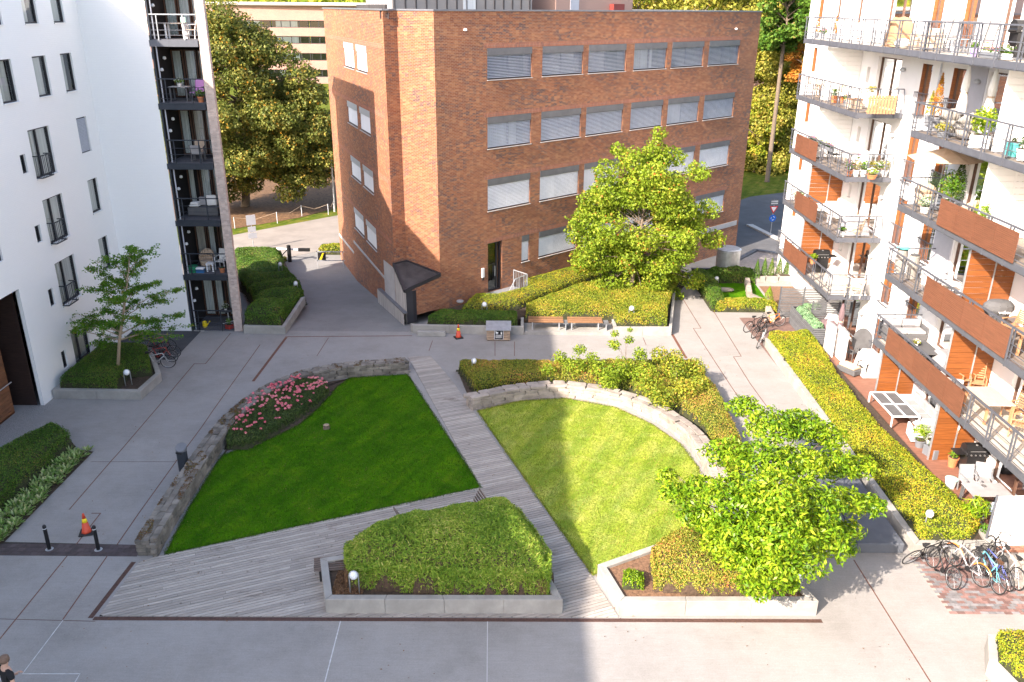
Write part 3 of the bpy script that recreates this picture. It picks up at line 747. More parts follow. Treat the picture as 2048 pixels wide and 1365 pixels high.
planter('long concrete planter wall under the golden hedge of the right terraces', PL6, 0.42, w=0.24, edges=[0, 1, 2])
PL7 = [at(1978, 1338), (at(1978, 1338)[0]+0.5, 14.5), (16.5, 14.5), (16.5, at(2000, 1290)[1]), at(2000, 1290)]
_a = at(1978, 1322, .45); _b = at(2040, 1385, .45); PL7 = [_a, _b, (_b[0]+3, _b[1]-.1), (_b[0]+3, _a[1]+1.0), (_a[0]+0.5, _a[1]+1.0)]
planter('corner of a pale concrete planter at the lower right', PL7, 0.45)
t = thing('concrete_block', 'small loose concrete block lying against the upper planter wall', 'block', (-4.15, 40.72, 0))
build('block', MB().box(-0.78, -0.24, 0, 0.68, 0.0, 0.26), MATS['planter_concrete'], t, world=False, bevel=0.015)
t = thing('light_well_cover', 'low concrete slab step coloured as in tree shade beside the right hedge planter', 'slab', (11.9, 22.0, 0))
build('slab', MB().prism([(10.95, 22.1), (12.45, 22.1), (12.6, 31.5), (11.75, 31.5)], 0, 0.36), MATS['shaded_concrete'], t, bevel=0.02)
build('flank_wall', MB().prism([(10.65, 22.0), (10.9, 22.0), (11.7, 31.5), (11.5, 31.5)], 0, 0.40), MATS['shaded_concrete'], t, bevel=0.01)
# ------------------------------------------------------------------ building materials
brickmat('red_brick', [(0.20, 0.056, 0.022, 1), (0.255, 0.080, 0.030, 1), (0.31, 0.112, 0.042, 1), (0.38, 0.165, 0.07, 1), (0.085, 0.045, 0.045, 1)], (0.33, 0.20, 0.135, 1), ms=0.009, dark=0.34)
brickmat('lintel_brick', [(0.30, 0.09, 0.045, 1), (0.35, 0.11, 0.05, 1), (0.38, 0.13, 0.06, 1), (0.42, 0.16, 0.08, 1), (0.20, 0.06, 0.04, 1)], (0.26, 0.20, 0.17, 1), bw=0.235, bh=0.075)
brickmat('pale_brick', [(0.42, 0.33, 0.29, 1), (0.50, 0.40, 0.35, 1), (0.56, 0.46, 0.41, 1), (0.60, 0.50, 0.44, 1), (0.33, 0.26, 0.24, 1)], (0.45, 0.39, 0.35, 1), bh=0.08)
brickmat('white_brick', [(0.80, 0.80, 0.80, 1), (0.805, 0.805, 0.805, 1), (0.81, 0.81, 0.81, 1), (0.815, 0.815, 0.815, 1), (0.80, 0.80, 0.80, 1)], (0.78, 0.78, 0.78, 1), bstr=0.22, pv=0.1)
brickmat('pink_brick', [(0.33, 0.19, 0.155, 1), (0.36, 0.205, 0.165, 1), (0.38, 0.225, 0.18, 1), (0.40, 0.24, 0.19, 1), (0.30, 0.17, 0.14, 1)], (0.36, 0.24, 0.20, 1))
mat('white_render', (0.80, 0.79, 0.785), 0.85, 0.03, 0.5, 0.1, 60, stain=0.05)
mat('white_panel', (0.80, 0.79, 0.78), 0.6, 0.03, 0.5)
mat('shade_grey_panel', (0.42, 0.42, 0.46), 0.7, 0.08, 1.0)  # grey stands for shade on the angled white walls
mat('dark_frame', (0.028, 0.027, 0.032), 0.5, 0.1, 3)
mat('brown_frame', (0.10, 0.05, 0.032), 0.5, 0.2, 3)
mat('orange_wood', (0.235, 0.075, 0.018), 0.5, 0.25, 2.5, 0.1, 30, stretch=(0.6, 0.6, 9), rnd=0.18)
mat('redwood', (0.165, 0.066, 0.036), 0.6, 0.25, 2.5, 0.15, 30, stretch=(0.6, 0.6, 9), rnd=0.15)
mat('curtain', (0.62, 0.63, 0.62), 0.9, 0.25, 2.2, stretch=(6, 6, 0.15))
mat('curtain_warm', (0.50, 0.45, 0.40), 0.9, 0.25, 2.2, stretch=(6, 6, 0.15))
mat('room_dark', (0.018, 0.016, 0.018), 0.9, 0.5, 1)
mat('slat_metal', (0.42, 0.44, 0.50), 0.45, 0.06, 2, metal=0.2)
mat('slat_light', (0.56, 0.59, 0.66), 0.4, 0.06, 2, metal=0.15)
mat('slat_white', (0.74, 0.74, 0.76), 0.5, 0.05, 2)
mat('blind_box', (0.12, 0.12, 0.13), 0.5, 0.15, 2)
mat('coping', (0.16, 0.165, 0.185), 0.45, 0.15, 2, metal=0.3)
mat('sill_metal', (0.48, 0.47, 0.47), 0.5, 0.1, 3, metal=0.2)
mat('roof_felt', (0.055, 0.05, 0.052), 0.85, 0.3, 1.5, 0.3, 40, stain=0.2)
mat('zinc', (0.30, 0.275, 0.26), 0.5, 0.1, 1, metal=0.25)
mat('pale_concrete', (0.44, 0.43, 0.43), 0.8, 0.12, 1.2, 0.2, 50, stain=0.15)
mat('stained_concrete', (0.40, 0.38, 0.36), 0.85, 0.45, 2.0, 0.2, 50, stretch=(5, 5, 0.25))
mat('balcony_deck', (0.20, 0.165, 0.14), 0.75, 0.25, 3, 0.2, 30, stretch=(9, 1, 1))
mat('balcony_deck_pale', (0.42, 0.375, 0.32), 0.75, 0.2, 3, 0.2, 30, stretch=(9, 1, 1))
mat('dark_wood_door', (0.035, 0.02, 0.017), 0.5, 0.35, 3, stretch=(1, 1, 10))
mat('wood_cladding', (0.20, 0.085, 0.04), 0.55, 0.3, 3, stretch=(1, 1, 9), rnd=0.3)
glassmat('window_glass', (0.90, 0.93, 0.93), refl=0.2)
glassmat('clear_glass', (0.85, 0.88, 0.88), refl=0.1)
MT = MATS
FLOORH = 2.88
def W3(p0, d, u, z, off=0.0):      # point on a vertical wall plane; off > 0 is out of the wall
    return (p0[0]+d[0]*u+d[1]*off, p0[1]+d[1]*u-d[0]*off, z)
def wall(name, p0, d, u0, u1, z0, z1, ops, m, parent, flip=1, dep=0.15, uvo=0.0, reveal=None):
    # outward is to the right of d (flip=1) or to the left (flip=-1); ops = [(u0,u1,z0,z1)]
    us = sorted({u0, u1} | {v for o in ops for v in o[:2] if u0 < v < u1}); zs = sorted({z0, z1} | {v for o in ops for v in o[2:4] if z0 < v < z1})
    mb = MB(); rv = MB()
    def q(b, P, UV):
        if flip < 0: P = P[::-1]; UV = UV[::-1]
        b.quad(*P, uv=UV)
    for a, b in zip(us[:-1], us[1:]):
        for c, e in zip(zs[:-1], zs[1:]):
            um, zm = (a+b)/2, (c+e)/2
            if any(o[0] < um < o[1] and o[2] < zm < o[3] for o in ops): continue
            q(mb, [W3(p0, d, a, c), W3(p0, d, b, c), W3(p0, d, b, e), W3(p0, d, a, e)], [(a+uvo, c), (b+uvo, c), (b+uvo, e), (a+uvo, e)])
    for o in ops:
        a, b, c, e = o[:4]; D = -dep*flip
        tgt = mb if reveal is None else rv
        q(tgt, [W3(p0, d, a, c, D), W3(p0, d, a, c), W3(p0, d, a, e), W3(p0, d, a, e, D)][::-1], [(0, c), (dep, c), (dep, e), (0, e)][::-1])
        q(tgt, [W3(p0, d, b, c, D), W3(p0, d, b, c), W3(p0, d, b, e), W3(p0, d, b, e, D)], [(0, c), (dep, c), (dep, e), (0, e)])
        q(tgt, [W3(p0, d, a, e, D), W3(p0, d, a, e), W3(p0, d, b, e), W3(p0, d, b, e, D)][::-1], [(a, 0), (a, dep), (b, dep), (b, 0)][::-1])
        q(tgt, [W3(p0, d, a, c, D), W3(p0, d, a, c), W3(p0, d, b, c), W3(p0, d, b, c, D)], [(a, 0), (a, dep), (b, dep), (b, 0)])
    o_ = build(name, mb, m, parent)
    if rv.v: build('window_reveal', rv, reveal, parent)
    return o_
def pbox(mb, p0, d, u0, u1, z0, z1, o0, o1):
    # box on a wall plane between offsets o0 (inner) and o1 (outer)
    P = [W3(p0, d, u0, z0, o0), W3(p0, d, u1, z0, o0), W3(p0, d, u1, z0, o1), W3(p0, d, u0, z0, o1),
         W3(p0, d, u0, z1, o0), W3(p0, d, u1, z1, o0), W3(p0, d, u1, z1, o1), W3(p0, d, u0, z1, o1)]
    i = len(mb.v); mb.v += P
    mb.f += [(i,i+1,i+2,i+3),(i+7,i+6,i+5,i+4),(i,i+4,i+5,i+1),(i+1,i+5,i+6,i+2),(i+2,i+6,i+7,i+3),(i+3,i+7,i+4,i)]
    return mb
def window(parent, p0, d, u0, u1, z0, z1, s=1, frame='dark_frame', dep=0.14, fw_=0.06, mull=(), transom=(), fill='curtain', glass='window_glass', sill='sill_metal', fillfrac=(0, 1), name='window', sillout=0.06):
    f = MB(); o0, o1 = -s*(dep+0.03), -s*(dep-0.05)
    pbox(f, p0, d, u0, u1, z0, z0+fw_, o0, o1); pbox(f, p0, d, u0, u1, z1-fw_, z1, o0, o1)
    pbox(f, p0, d, u0, u0+fw_, z0+fw_, z1-fw_, o0, o1); pbox(f, p0, d, u1-fw_, u1, z0+fw_, z1-fw_, o0, o1)
    for m_ in mull: pbox(f, p0, d, u0+(u1-u0)*m_-fw_*0.6, u0+(u1-u0)*m_+fw_*0.6, z0+fw_, z1-fw_, o0, o1)
    for m_ in transom: pbox(f, p0, d, u0+fw_, u1-fw_, z0+(z1-z0)*m_-fw_*0.4, z0+(z1-z0)*m_+fw_*0.4, o0, o1)
    w = build(name, f, MT[frame], parent)
    g = MB(); D = -s*(dep-0.005)
    g.quad(W3(p0, d, u0+fw_, z0+fw_, D), W3(p0, d, u1-fw_, z0+fw_, D), W3(p0, d, u1-fw_, z1-fw_, D), W3(p0, d, u0+fw_, z1-fw_, D)); build('pane', g, MT[glass], w)
    r = MB(); D = -s*(dep+0.55)
    pbox(r, p0, d, u0-0.05, u1+0.05, z0-0.05, z1+0.05, D, D-s*0.02)
    for (ua, ub) in ((u0-0.05, u0-0.03), (u1+0.03, u1+0.05)): pbox(r, p0, d, ua, ub, z0-.05, z1+.05, D, -s*(dep+0.03))
    for (za, zb) in ((z0-0.05, z0-0.03), (z1+0.03, z1+0.05)): pbox(r, p0, d, u0-.03, u1+.03, za, zb, D, -s*(dep+0.03))
    build('room', r, MT['room_dark'], w)
    if fill:
        c = MB(); n = max(6, int((u1-u0)*fillfrac[1]*14)); a = u0+(u1-u0)*fillfrac[0]; b = u0+(u1-u0)*fillfrac[1]
        pts = [W3(p0, d, a+(b-a)*k/n, z0+0.05, -s*(dep+0.06+0.035*(k % 2))) for k in range(n+1)]
        for p, q in zip(pts[:-1], pts[1:]): c.quad(p, q, (q[0], q[1], z1-0.05), (p[0], p[1], z1-0.05))
        build('curtain', c, MT[fill], w)
    if sill: build('sill', pbox(MB(), p0, d, u0-0.03, u1+0.03, z0-0.035, z0-0.002, -s*dep, s*sillout), MT[sill], w)
    return w
# ------------------------------------------------------------------ brick office building
d1 = (0.7362, 0.6767); d2 = (-0.3735, 0.9276)
F0 = (-5.42, 42.82); Q0 = (-5.49, 42.1)
Cf = W3(F0, d1, 1.93, 0)[:2]; Cr = W3(F0, d1, 31.25, 0)[:2]
Sn = (Q0[0]+d2[0]*3.0, Q0[1]+d2[1]*3.0); Sf = (Q0[0]+d2[0]*19.9, Q0[1]+d2[1]*19.9)
Ii = (Sn[0]+d1[0]*0.85, Sn[1]+d1[1]*0.85)
off = thing('office_building', 'long red brick office block with rows of wide windows behind metal blinds', 'building', (Cf[0], Cf[1], 0))
RT = 15.78
UW = [(5.42, 8.70), (9.50, 12.83), (13.30, 16.68), (17.45, 20.70), (21.23, 24.70), (25.30, 28.93)]
ZR = [(12.36, 13.96), (8.72, 10.42), (5.25, 7.05), (1.76, 3.38)]
ops = [(a, b, z0, z1) for (z0, z1) in ZR[:3] for a, b in UW]+[(a, b, *ZR[3]) for a, b in UW[1:]]+[(5.42, 6.52, 0.42, 3.38), (8.08, 8.70, 1.76, 3.38)]
wall('front_wall', F0, d1, 1.93, 31.25, -3.0, RT, ops, MT['red_brick'], off)
build('annex_wall', MB().quad(W3(F0, d1, 0, 0.28), W3(F0, d1, 1.93, 0.28), W3(F0, d1, 1.93, 2.3), W3(F0, d1, 0, 1.75), uv=[(0, .28), (1.93, .28), (1.93, 2.3), (0, 1.75)]), MT['red_brick'], off)
SW = [(7.25, 10.0), (10.72, 13.62)]; SZ = [(12.46, 13.92), (9.06, 10.42), (5.66, 7.0), (2.2, 3.6)]
q0 = (-5.49, 42.1)
sops = [(a, b, z0, z1) for z0, z1 in SZ for a, b in SW]
wall('side_wall', Q0, d2, 3.0, 19.9, -3.2, RT, sops, MT['red_brick'], off, flip=-1)
lf = Vector((Cf[0]-Ii[0], Cf[1]-Ii[1])); ll = lf.length; dl = (lf.x/ll, lf.y/ll)
wall('recess_wall', Ii, dl, 0, ll, 0, RT, [], MT['red_brick'], off)
wall('return_wall', Sn, d1, 0, 0.85, 0, RT, [], MT['red_brick'], off)
bk = (Sf[0]+d1[0]*31, Sf[1]+d1[1]*31)
build('rear_wall', MB().quad((*Sf, -3), (*bk, -3), (*bk, RT), (*Sf, RT)).quad((*Cr, -3), (*bk, -3), (*bk, RT), (*Cr, RT)), MT['red_brick'], off)
roofpoly = [Cf, Cr, bk, Sf, Sn, Ii]
_rc = np.mean(np.array(roofpoly), 0); build('roof', MB().poly([(p[0]+(_rc[0]-p[0])*0.01, p[1]+(_rc[1]-p[1])*0.01, RT-0.4) for p in roofpoly]), MT['roof_felt'], off)
def coping(pts, name='parapet_coping', z=RT, w=0.34, closed=True, m='coping'):
    mb = MB(); n = len(pts)
    for k in range(n if closed else n-1):
        a = Vector((*pts[k], z+0.04)); b = Vector((*pts[(k+1) % n], z+0.04)); dd = (b-a).normalized(); nn_ = Vector((-dd.y, dd.x, 0))*(w/2-0.05)
        mb.bar(a+nn_-dd*0.05, b+nn_+dd*0.05, w, 0.08)
    return build(name, mb, MT[m], off)
coping(roofpoly)
# parapet inner face
mb = MB()
for k in range(6):
    a = roofpoly[k]; b = roofpoly[(k+1) % 6]; dd = Vector((b[0]-a[0], b[1]-a[1])).normalized(); nx_ = (-dd.y*0.28, dd.x*0.28)
    mb.quad((a[0]+nx_[0], a[1]+nx_[1], RT-0.4), (b[0]+nx_[0], b[1]+nx_[1], RT-0.4), (b[0]+nx_[0], b[1]+nx_[1], RT), (a[0]+nx_[0], a[1]+nx_[1], RT))
build('parapet_inside', mb, MT['coping'], off)
# soldier courses
mb = MB()
for k, (z0, z1) in enumerate(ZR):
    a, b = (UW[0][0]-0.25, UW[-1][1]+0.25)
    mb.quad(W3(F0, d1, a, z1+0.01, 0.006), W3(F0, d1, b, z1+0.01, 0.006), W3(F0, d1, b, z1+0.25, 0.006), W3(F0, d1, a, z1+0.25, 0.006), uv=[(0, a), (0, b), (0.235, b), (0.235, a)])
build('lintel_course', mb, MT['lintel_brick'], off)
mb = MB()
for k, (z0, z1) in enumerate(SZ):
    a, b = 3.4, 19.0
    P = [W3(Q0, d2, a, z1+0.01, -0.006), W3(Q0, d2, b, z1+0.01, -0.006), W3(Q0, d2, b, z1+0.25, -0.006), W3(Q0, d2, a, z1+0.25, -0.006)]
    mb.quad(*P[::-1], uv=[(0, a), (0, b), (0.235, b), (0.235, a)][::-1])
build('lintel_course', mb, MT['lintel_brick'], off)
def office_window(p0, d, u0, u1, z0, z1, s, m='slat_metal', closed=0.25, clear=0.0, boxh=0.36, box='blind_box'):
    w = window(off, p0, d, u0, u1, z0, z1, s, dep=0.2, fw_=0.07, mull=(0.5,) if u1-u0 > 2 else (), fill='curtain' if rng.random() < 0.35 else None, fillfrac=(0.05, rng.uniform(0.3, 0.8)), sill='sill_metal')
    build('blind_box', pbox(MB(), p0, d, u0+0.01, u1-0.01, z1-boxh, z1-0.005, -s*0.12, s*0.012), MT[box], w)
    sl = MB(); z = z0+0.09; pit = 0.078
    top = z1-boxh
    while z < top:
        tw = 0.07; dz = tw*math.sin(R(closed)); do = tw*math.cos(R(closed))
        a = W3(p0, d, u0+0.03, z, -s*0.03); b = W3(p0, d, u1-0.03, z, -s*0.03)
        c = W3(p0, d, u1-0.03, z+dz, -s*(0.03+do)); e = W3(p0, d, u0+0.03, z+dz, -s*(0.03+do))
        P = [a, b, c, e]; sl.quad(*(P if s > 0 else P[::-1])); z += pit
    build('blind_slats', sl, MT[m], w, kind='stuff')
    build('blind_rail', pbox(MB(), p0, d, u0+0.03, u1-0.03, z0+0.01, z0+0.055, -s*0.10, -s*0.03), MT['dark_frame'], w)
for r_, (z0, z1) in enumerate(ZR):
    for k, (a, b) in enumerate(UW):
        if r_ == 3 and k == 0: continue
        office_window(F0, d1, a, b, z0, z1, 1, 'slat_light' if r_ < 2 else 'slat_white', closed=[30, 36, 46, 48][r_])  # lower rows whiter, the stronger light on them put into the slat colour
office_window(F0, d1, 8.08, 8.70, *ZR[3], 1, 'slat_white', closed=44)
for r_, (z0, z1) in enumerate(SZ):
    for a, b in SW: office_window(Q0, d2, a, b, z0, z1, -1, 'slat_white', closed=[60, 60, 72, 76][r_], box='slat_metal')
# entrance door
dw = window(off, F0, d1, 5.42, 6.52, 0.42, 3.38, 1, name='entrance_door', dep=0.22, fw_=0.09, fill=None, sill=None, glass='window_glass', mull=(0.74,))
build('handle', pbox(MB(), F0, d1, 6.05, 6.08, 1.3, 1.9, -0.16, -0.09), MT['galvanised'], dw)
build('entry_phone', pbox(MB(), F0, d1, 4.93, 5.10, 1.45, 2.0, 0.0, 0.07), MT['slat_white'], off)
build('phone_grille', pbox(MB(), F0, d1, 4.96, 5.07, 1.28, 1.44, 0.0, 0.06), MT['dark_frame'], off)
# concrete parts of the side wall
S_ = -1
build('concrete_band', pbox(MB(), Q0, d2, 5.62, 14.4, 0.95, 1.12, 0, -0.02), MT['pale_concrete'], off)
build('concrete_band', pbox(MB(), Q0, d2, 14.6, 19.88, 0.10, 0.28, 0, -0.02), MT['pale_concrete'], off)
mb = MB()
P = [W3(Q0, d2, 3.0, -0.1, -0.015), W3(Q0, d2, 5.6, -0.4, -0.015), W3(Q0, d2, 5.6, 2.15, -0.015), W3(Q0, d2, 3.0, 2.35, -0.015)]; mb.quad(*P[::-1])
build('concrete_panel', mb, MT['pale_concrete'], off)
A0 = W3(Q0, d2, 0.65, 0)[:2]
mb = MB()
P = [W3(Q0, d2, 0.65, -0.2, 0.0), W3(Q0, d2, 3.0, -0.2, 0), W3(Q0, d2, 3.0, 2.35, 0), W3(Q0, d2, 0.65, 1.65, 0)]; mb.quad(*P[::-1])
build('annex_side_wall', mb, MT['stained_concrete'], off)
mb = MB().quad((A0[0], A0[1], -0.2), (F0[0]+0.28, F0[1]+0.26, -0.2), (F0[0]+0.28, F0[1]+0.26, 1.9), (A0[0], A0[1], 1.7))
build('corner_column', MB().prism([A0, (A0[0]+0.34, A0[1]+0.1), (F0[0]+0.2, F0[1]+0.16), (A0[0]-0.05, A0[1]+0.35)], -0.1, 1.72), MT['dark_frame'], off)
rp = [(A0[0]-0.06, A0[1]-0.08, 1.78), (Cf[0]+0.02, Cf[1]-0.06, 2.28), (Ii[0], Ii[1], 2.62), (Sn[0]-0.05, Sn[1], 2.6)]
mb = MB().poly(rp); 
build('annex_roof', mb, MT['roof_felt'], off)
mb = MB()
for a, b in ((0, 1), (1, 2), (2, 3), (3, 0)):
    mb.bar(Vector(rp[a])+Vector((0, 0, -0.02)), Vector(rp[b])+Vector((0, 0, -0.02)), 0.10, 0.2)
build('roof_edge', mb, MT['dark_frame'], off)
build('base_flashing', MB().bar(W3(Q0, d2, 0.5, 0.55, -0.12), W3(Q0, d2, 6.6, 0.05, -0.12), 0.22, 0.06), MT['coping'], off)
build('kerb_wall', MB().poly([W3(Q0, d2, 0.45, -0.2, -0.22), W3(Q0, d2, 0.45, 0.5, -0.22), W3(Q0, d2, 6.8, 0.0, -0.22), W3(Q0, d2, 6.8, -0.9, -0.22)]), MT['stained_concrete'], off)
build('concrete_band', pbox(MB(), F0, d1, 25.9, 31.0, 0.35, 0.72, 0, 0.02), MT['pale_concrete'], off)
# rooftop plant rooms
def fr(u, s): return (F0[0]+d1[0]*u-0.6767*s, F0[1]+d1[1]*u+0.7362*s)
z0, z1 = RT-0.4, RT+2.4
_b = fr(3.0, 5); _lb = (_b[0]+d2[0]*6.5, _b[1]+d2[1]*6.5); pp = [_b, fr(13.4, 5), fr(14.2, 6.5), fr(14.2, 12), _lb]
rt_ = build('rooftop_room', MB().prism(pp, z0, z1), MT['zinc'], off)
for k in range(15): build('standing_seam', pbox(MB(), fr(3.0, 5), d1, 0.1+k*0.72, 0.15+k*0.72, z0, z1, 0.0, 0.06), MT['dark_frame'], rt_)
build('roof_window', pbox(MB(), fr(3.0, 5), d1, 4.9, 5.9, z0+0.4, z1, 0.0, 0.03), MT['curtain'], rt_)
for k in range(10): build('standing_seam', pbox(MB(), _b, d2, 0.2+k*0.62, 0.26+k*0.62, z0, z1, 0.0, -0.07), MT['slat_metal'], rt_)
_w = (Q0[0]+d2[0]*7+d1[0]*1.6, Q0[1]+d2[1]*7+d1[1]*1.6)
build('rooftop_low_wall', pbox(MB(), _w, d2, 0, 7.5, z0, RT+0.28, 0.0, -0.25), MT['roof_felt'], off)
l3 = build('rooftop_brick_room', MB().prism([fr(15.5, 5), fr(18.4, 5), fr(23.0, 5.0), fr(23.0, 9), fr(15.5, 9)], z0, RT+2.2), MT['pink_brick'], off)
build('stair_door', pbox(MB(), fr(15.5, 5), d1, 1.3, 2.1, z0, RT+1.6, 0, 0.03), MT['slat_metal'], l3)
build('roof_cabinet', MB().prism([fr(20.6, 4.6), fr(21.7, 4.6), fr(21.7, 4.98), fr(20.6, 4.98)], z0, RT+0.45), MT['orange_plastic'] if False else mat('oxide_red', (0.20, 0.035, 0.03), 0.5), off)
for u, z in ((3.9, 14.9), (28.2, 14.7)):
    c_ = W3(F0, d1, u, z, 0.06); build('camera_dome', MB().lathe([(0.02, -0.08), (0.09, -0.05), (0.09, 0.03), (0.03, 0.06)], c_, 8), MT['white_panel'], off)
# ------------------------------------------------------------------ steel bridge rail by the office door
t = thing('entrance_landing', 'grey steel landing with railing at the office entrance door', 'steps', (*W3(F0, d1, 6.0, 0)[:2], 0.3))
build('landing', pbox(MB(), F0, d1, 5.2, 7.4, 0.22, 0.42, 0.0, 1.3), MT['galvanised'], t)
mb = MB()
pts = [W3(F0, d1, 5.7, 0.42, 1.28), W3(F0, d1, 6.4, 1.35, 1.28), W3(F0, d1, 7.36, 1.45, 1.28), W3(F0, d1, 7.36, 1.45, 0.1)]
mb.tube(pts, 0.03, 6); mb.tube([W3(F0, d1, 7.36, 0.4, 1.28), pts[2]], 0.03, 6); mb.tube([W3(F0, d1, 7.36, 0.4, 0.1), pts[3]], 0.03, 6)
for k in range(9): mb.tube([W3(F0, d1, 7.36, 0.42, 0.1+k*0.14), W3(F0, d1, 7.36, 1.45, 0.1+k*0.14)], 0.014, 5)
for k in range(6): mb.tube([W3(F0, d1, 6.4+k*0.17, 0.42, 1.28), W3(F0, d1, 6.4+k*0.17, 1.36+0.017*k, 1.28)], 0.014, 5)
build('railing', mb, MT['galvanised'], t)

# ------------------------------------------------------------------ white left building
lb = thing('white_apartment_building', 'tall white apartment block with dark narrow windows on the left', 'building', (-20, 30, 0))
AX = (-20.0, 0.0); dy = (0.0, 1.0)
cols_ = [(36.45, 37.5, 0), (38.75, 39.75, 0)]
AW = []
for z0, z1 in ((12.3, 13.93), (15.2, 16.9)): AW += [(33.75, 34.85, z0, z1), (36.42, 37.5, z0, z1), (38.72, 39.72, z0, z1)]
for z0, z1 in ((9.52, 11.11), (6.68, 8.26), (3.82, 5.42)): AW += [(39.1, 40.05, z0, z1)]
JU = [(35.0, 36.68, 9.12, 11.12), (35.05, 36.7, 6.27, 8.2), (35.0, 36.7, 3.45, 5.42), (35.15, 36.65, 0.55, 2.25)]
SM = [(34.1, 34.5, 9.5, 10.26), (34.1, 34.5, 6.6, 7.32), (34.1, 34.5, 3.75, 4.52), (34.1, 34.5, 0.8, 1.62), (31.1, 31.55, 6.6, 7.32), (31.1, 31.5, 9.5, 10.25)]
PS = (26.8, 32.1, 0.0, 5.24)
wall('street_wall', AX, dy, -14, 41.0, 0, 17.6, AW+JU+SM+[PS], MT['white_brick'], lb, dep=0.16)
build('upper_storey', MB().box(-31, -14, 17.6, -20, 22, 20.2).box(-31, -3.6, 20.2, -21, -1.2, 21.3).box(-31, 8.5, 20.2, -20.5, 11, 20.9), MT['white_render'], lb)
build('gable_wall', MB().quad((-20, 41, 0), (-16.9, 41, 0), (-16.9, 41, 17.6), (-20, 41, 17.6), uv=[(0, 0), (3.1, 0), (3.1, 17.6), (0, 17.6)]), MT['white_brick'], lb)
build('roof', MB().box(-31, -14, 17.45, -20.02, 41.0, 17.6).box(-20.02, 41.01, 17.45, -16.9, 43.2, 17.6), MT['roof_felt'], lb)
build('rear_walls', MB().quad((-31, -14, 0), (-20, -14, 0), (-20, -14, 17.6), (-31, -14, 17.6)).quad((-31, -14, 0), (-31, 41, 0), (-31, 41, 17.6), (-31, -14, 17.6)).quad((-31, 41, -2), (-20, 41, -2), (-20, 41, 17.6), (-31, 41, 17.6)), MT['white_render'], lb)
for k, (a, b, z0, z1) in enumerate(AW):
    if k == 6:
        w = window(lb, AX, dy, a, b, z0, z1, 1, dep=0.13, sill=None, fill=None)
        sl = MB()
        for j in range(24): sl.quad(W3(AX, dy, a+.04, z0+0.05+j*0.062, -0.04), W3(AX, dy, b-.04, z0+0.05+j*0.062, -0.04), W3(AX, dy, b-.04, z0+0.1+j*0.062, -0.07), W3(AX, dy, a+.04, z0+0.1+j*0.062, -0.07))
        build('blind_slats', sl, MT['slat_metal'], w, kind='stuff')
    else: window(lb, AX, dy, a, b, z0, z1, 1, dep=0.13, sill='white_panel', fill='curtain', fillfrac=(0.05, rng.uniform(0.6, 0.95)))
for a, b, z0, z1 in JU:
    w = window(lb, AX, dy, a, b, z0, z1, 1, dep=0.13, sill='white_panel', mull=(0.42,), fill='curtain', fillfrac=(0.02, 0.95))
    if z0 > 1:
        r_ = MB(); b2 = a+0.85
        for z in (z0+0.05, z0+0.95):
            r_.bar(W3(AX, dy, a, z, 0.28), W3(AX, dy, b2, z, 0.28), 0.035, 0.04); r_.bar(W3(AX, dy, a, z, 0), W3(AX, dy, a, z, 0.28), 0.035, 0.04); r_.bar(W3(AX, dy, b2, z, 0), W3(AX, dy, b2, z, 0.28), 0.035, 0.04)
        for j in range(8): r_.bar(W3(AX, dy, a+j*0.1215, z0+0.05, 0.28), W3(AX, dy, a+j*0.1215, z0+0.95, 0.28), 0.016, 0.016)
        for j in range(2):
            for yy in (a, b2): r_.bar(W3(AX, dy, yy, z0+0.05, 0.1+0.09*j), W3(AX, dy, yy, z0+0.95, 0.1+0.09*j), 0.014)
        build('juliet_railing', r_, MT['steel_dark'], w)
for a, b, z0, z1 in SM: window(lb, AX, dy, a, b, z0, z1, 1, dep=0.13, sill=None, fill=None)
# passage
pg = MB().quad((-20.3, 26.8, 0), (-30, 26.8, 0), (-30, 26.8, 5.24), (-20.3, 26.8, 5.24)).quad((-20.3, 32.1, 0), (-30, 32.1, 0), (-30, 32.1, 5.24), (-20.3, 32.1, 5.24)).quad((-20.3, 26.8, 5.24), (-20.3, 32.1, 5.24), (-30, 32.1, 5.24), (-30, 26.8, 5.24)).quad((-26, 26.8, 0), (-26, 32.1, 0), (-26, 32.1, 5.24), (-26, 26.8, 5.24))
build('passage_lining', pg, MT['dark_wood_door'], lb)
gt = build('passage_gate', MB().box(-20.9, 27.0, 0.02, -20.84, 31.35, 0.1), MT['wood_cladding'], lb)
for k in range(17): block('board', MT['wood_cladding'], -20.86, 29.2, 0.12+k*0.175, 0.04, 4.3, 0.165, 0, gt)
build('handrail', MB().tube([(-20.6, 29.5, 1.5), (-20.6, 31.2, 1.5)], 0.025, 6), MT['galvanised'], gt)
gv = thing('gravel_strip', 'grey gravel strip at the threshold of the dark passage', 'gravel', (-20, 30, 0))
sheet('gravel_bed', [(-20.6, 28), (-19.7, 28), (-19.7, 32.3), (-20.6, 32.3)], 0.006, MT['gravel'], parent=gv, kind='')
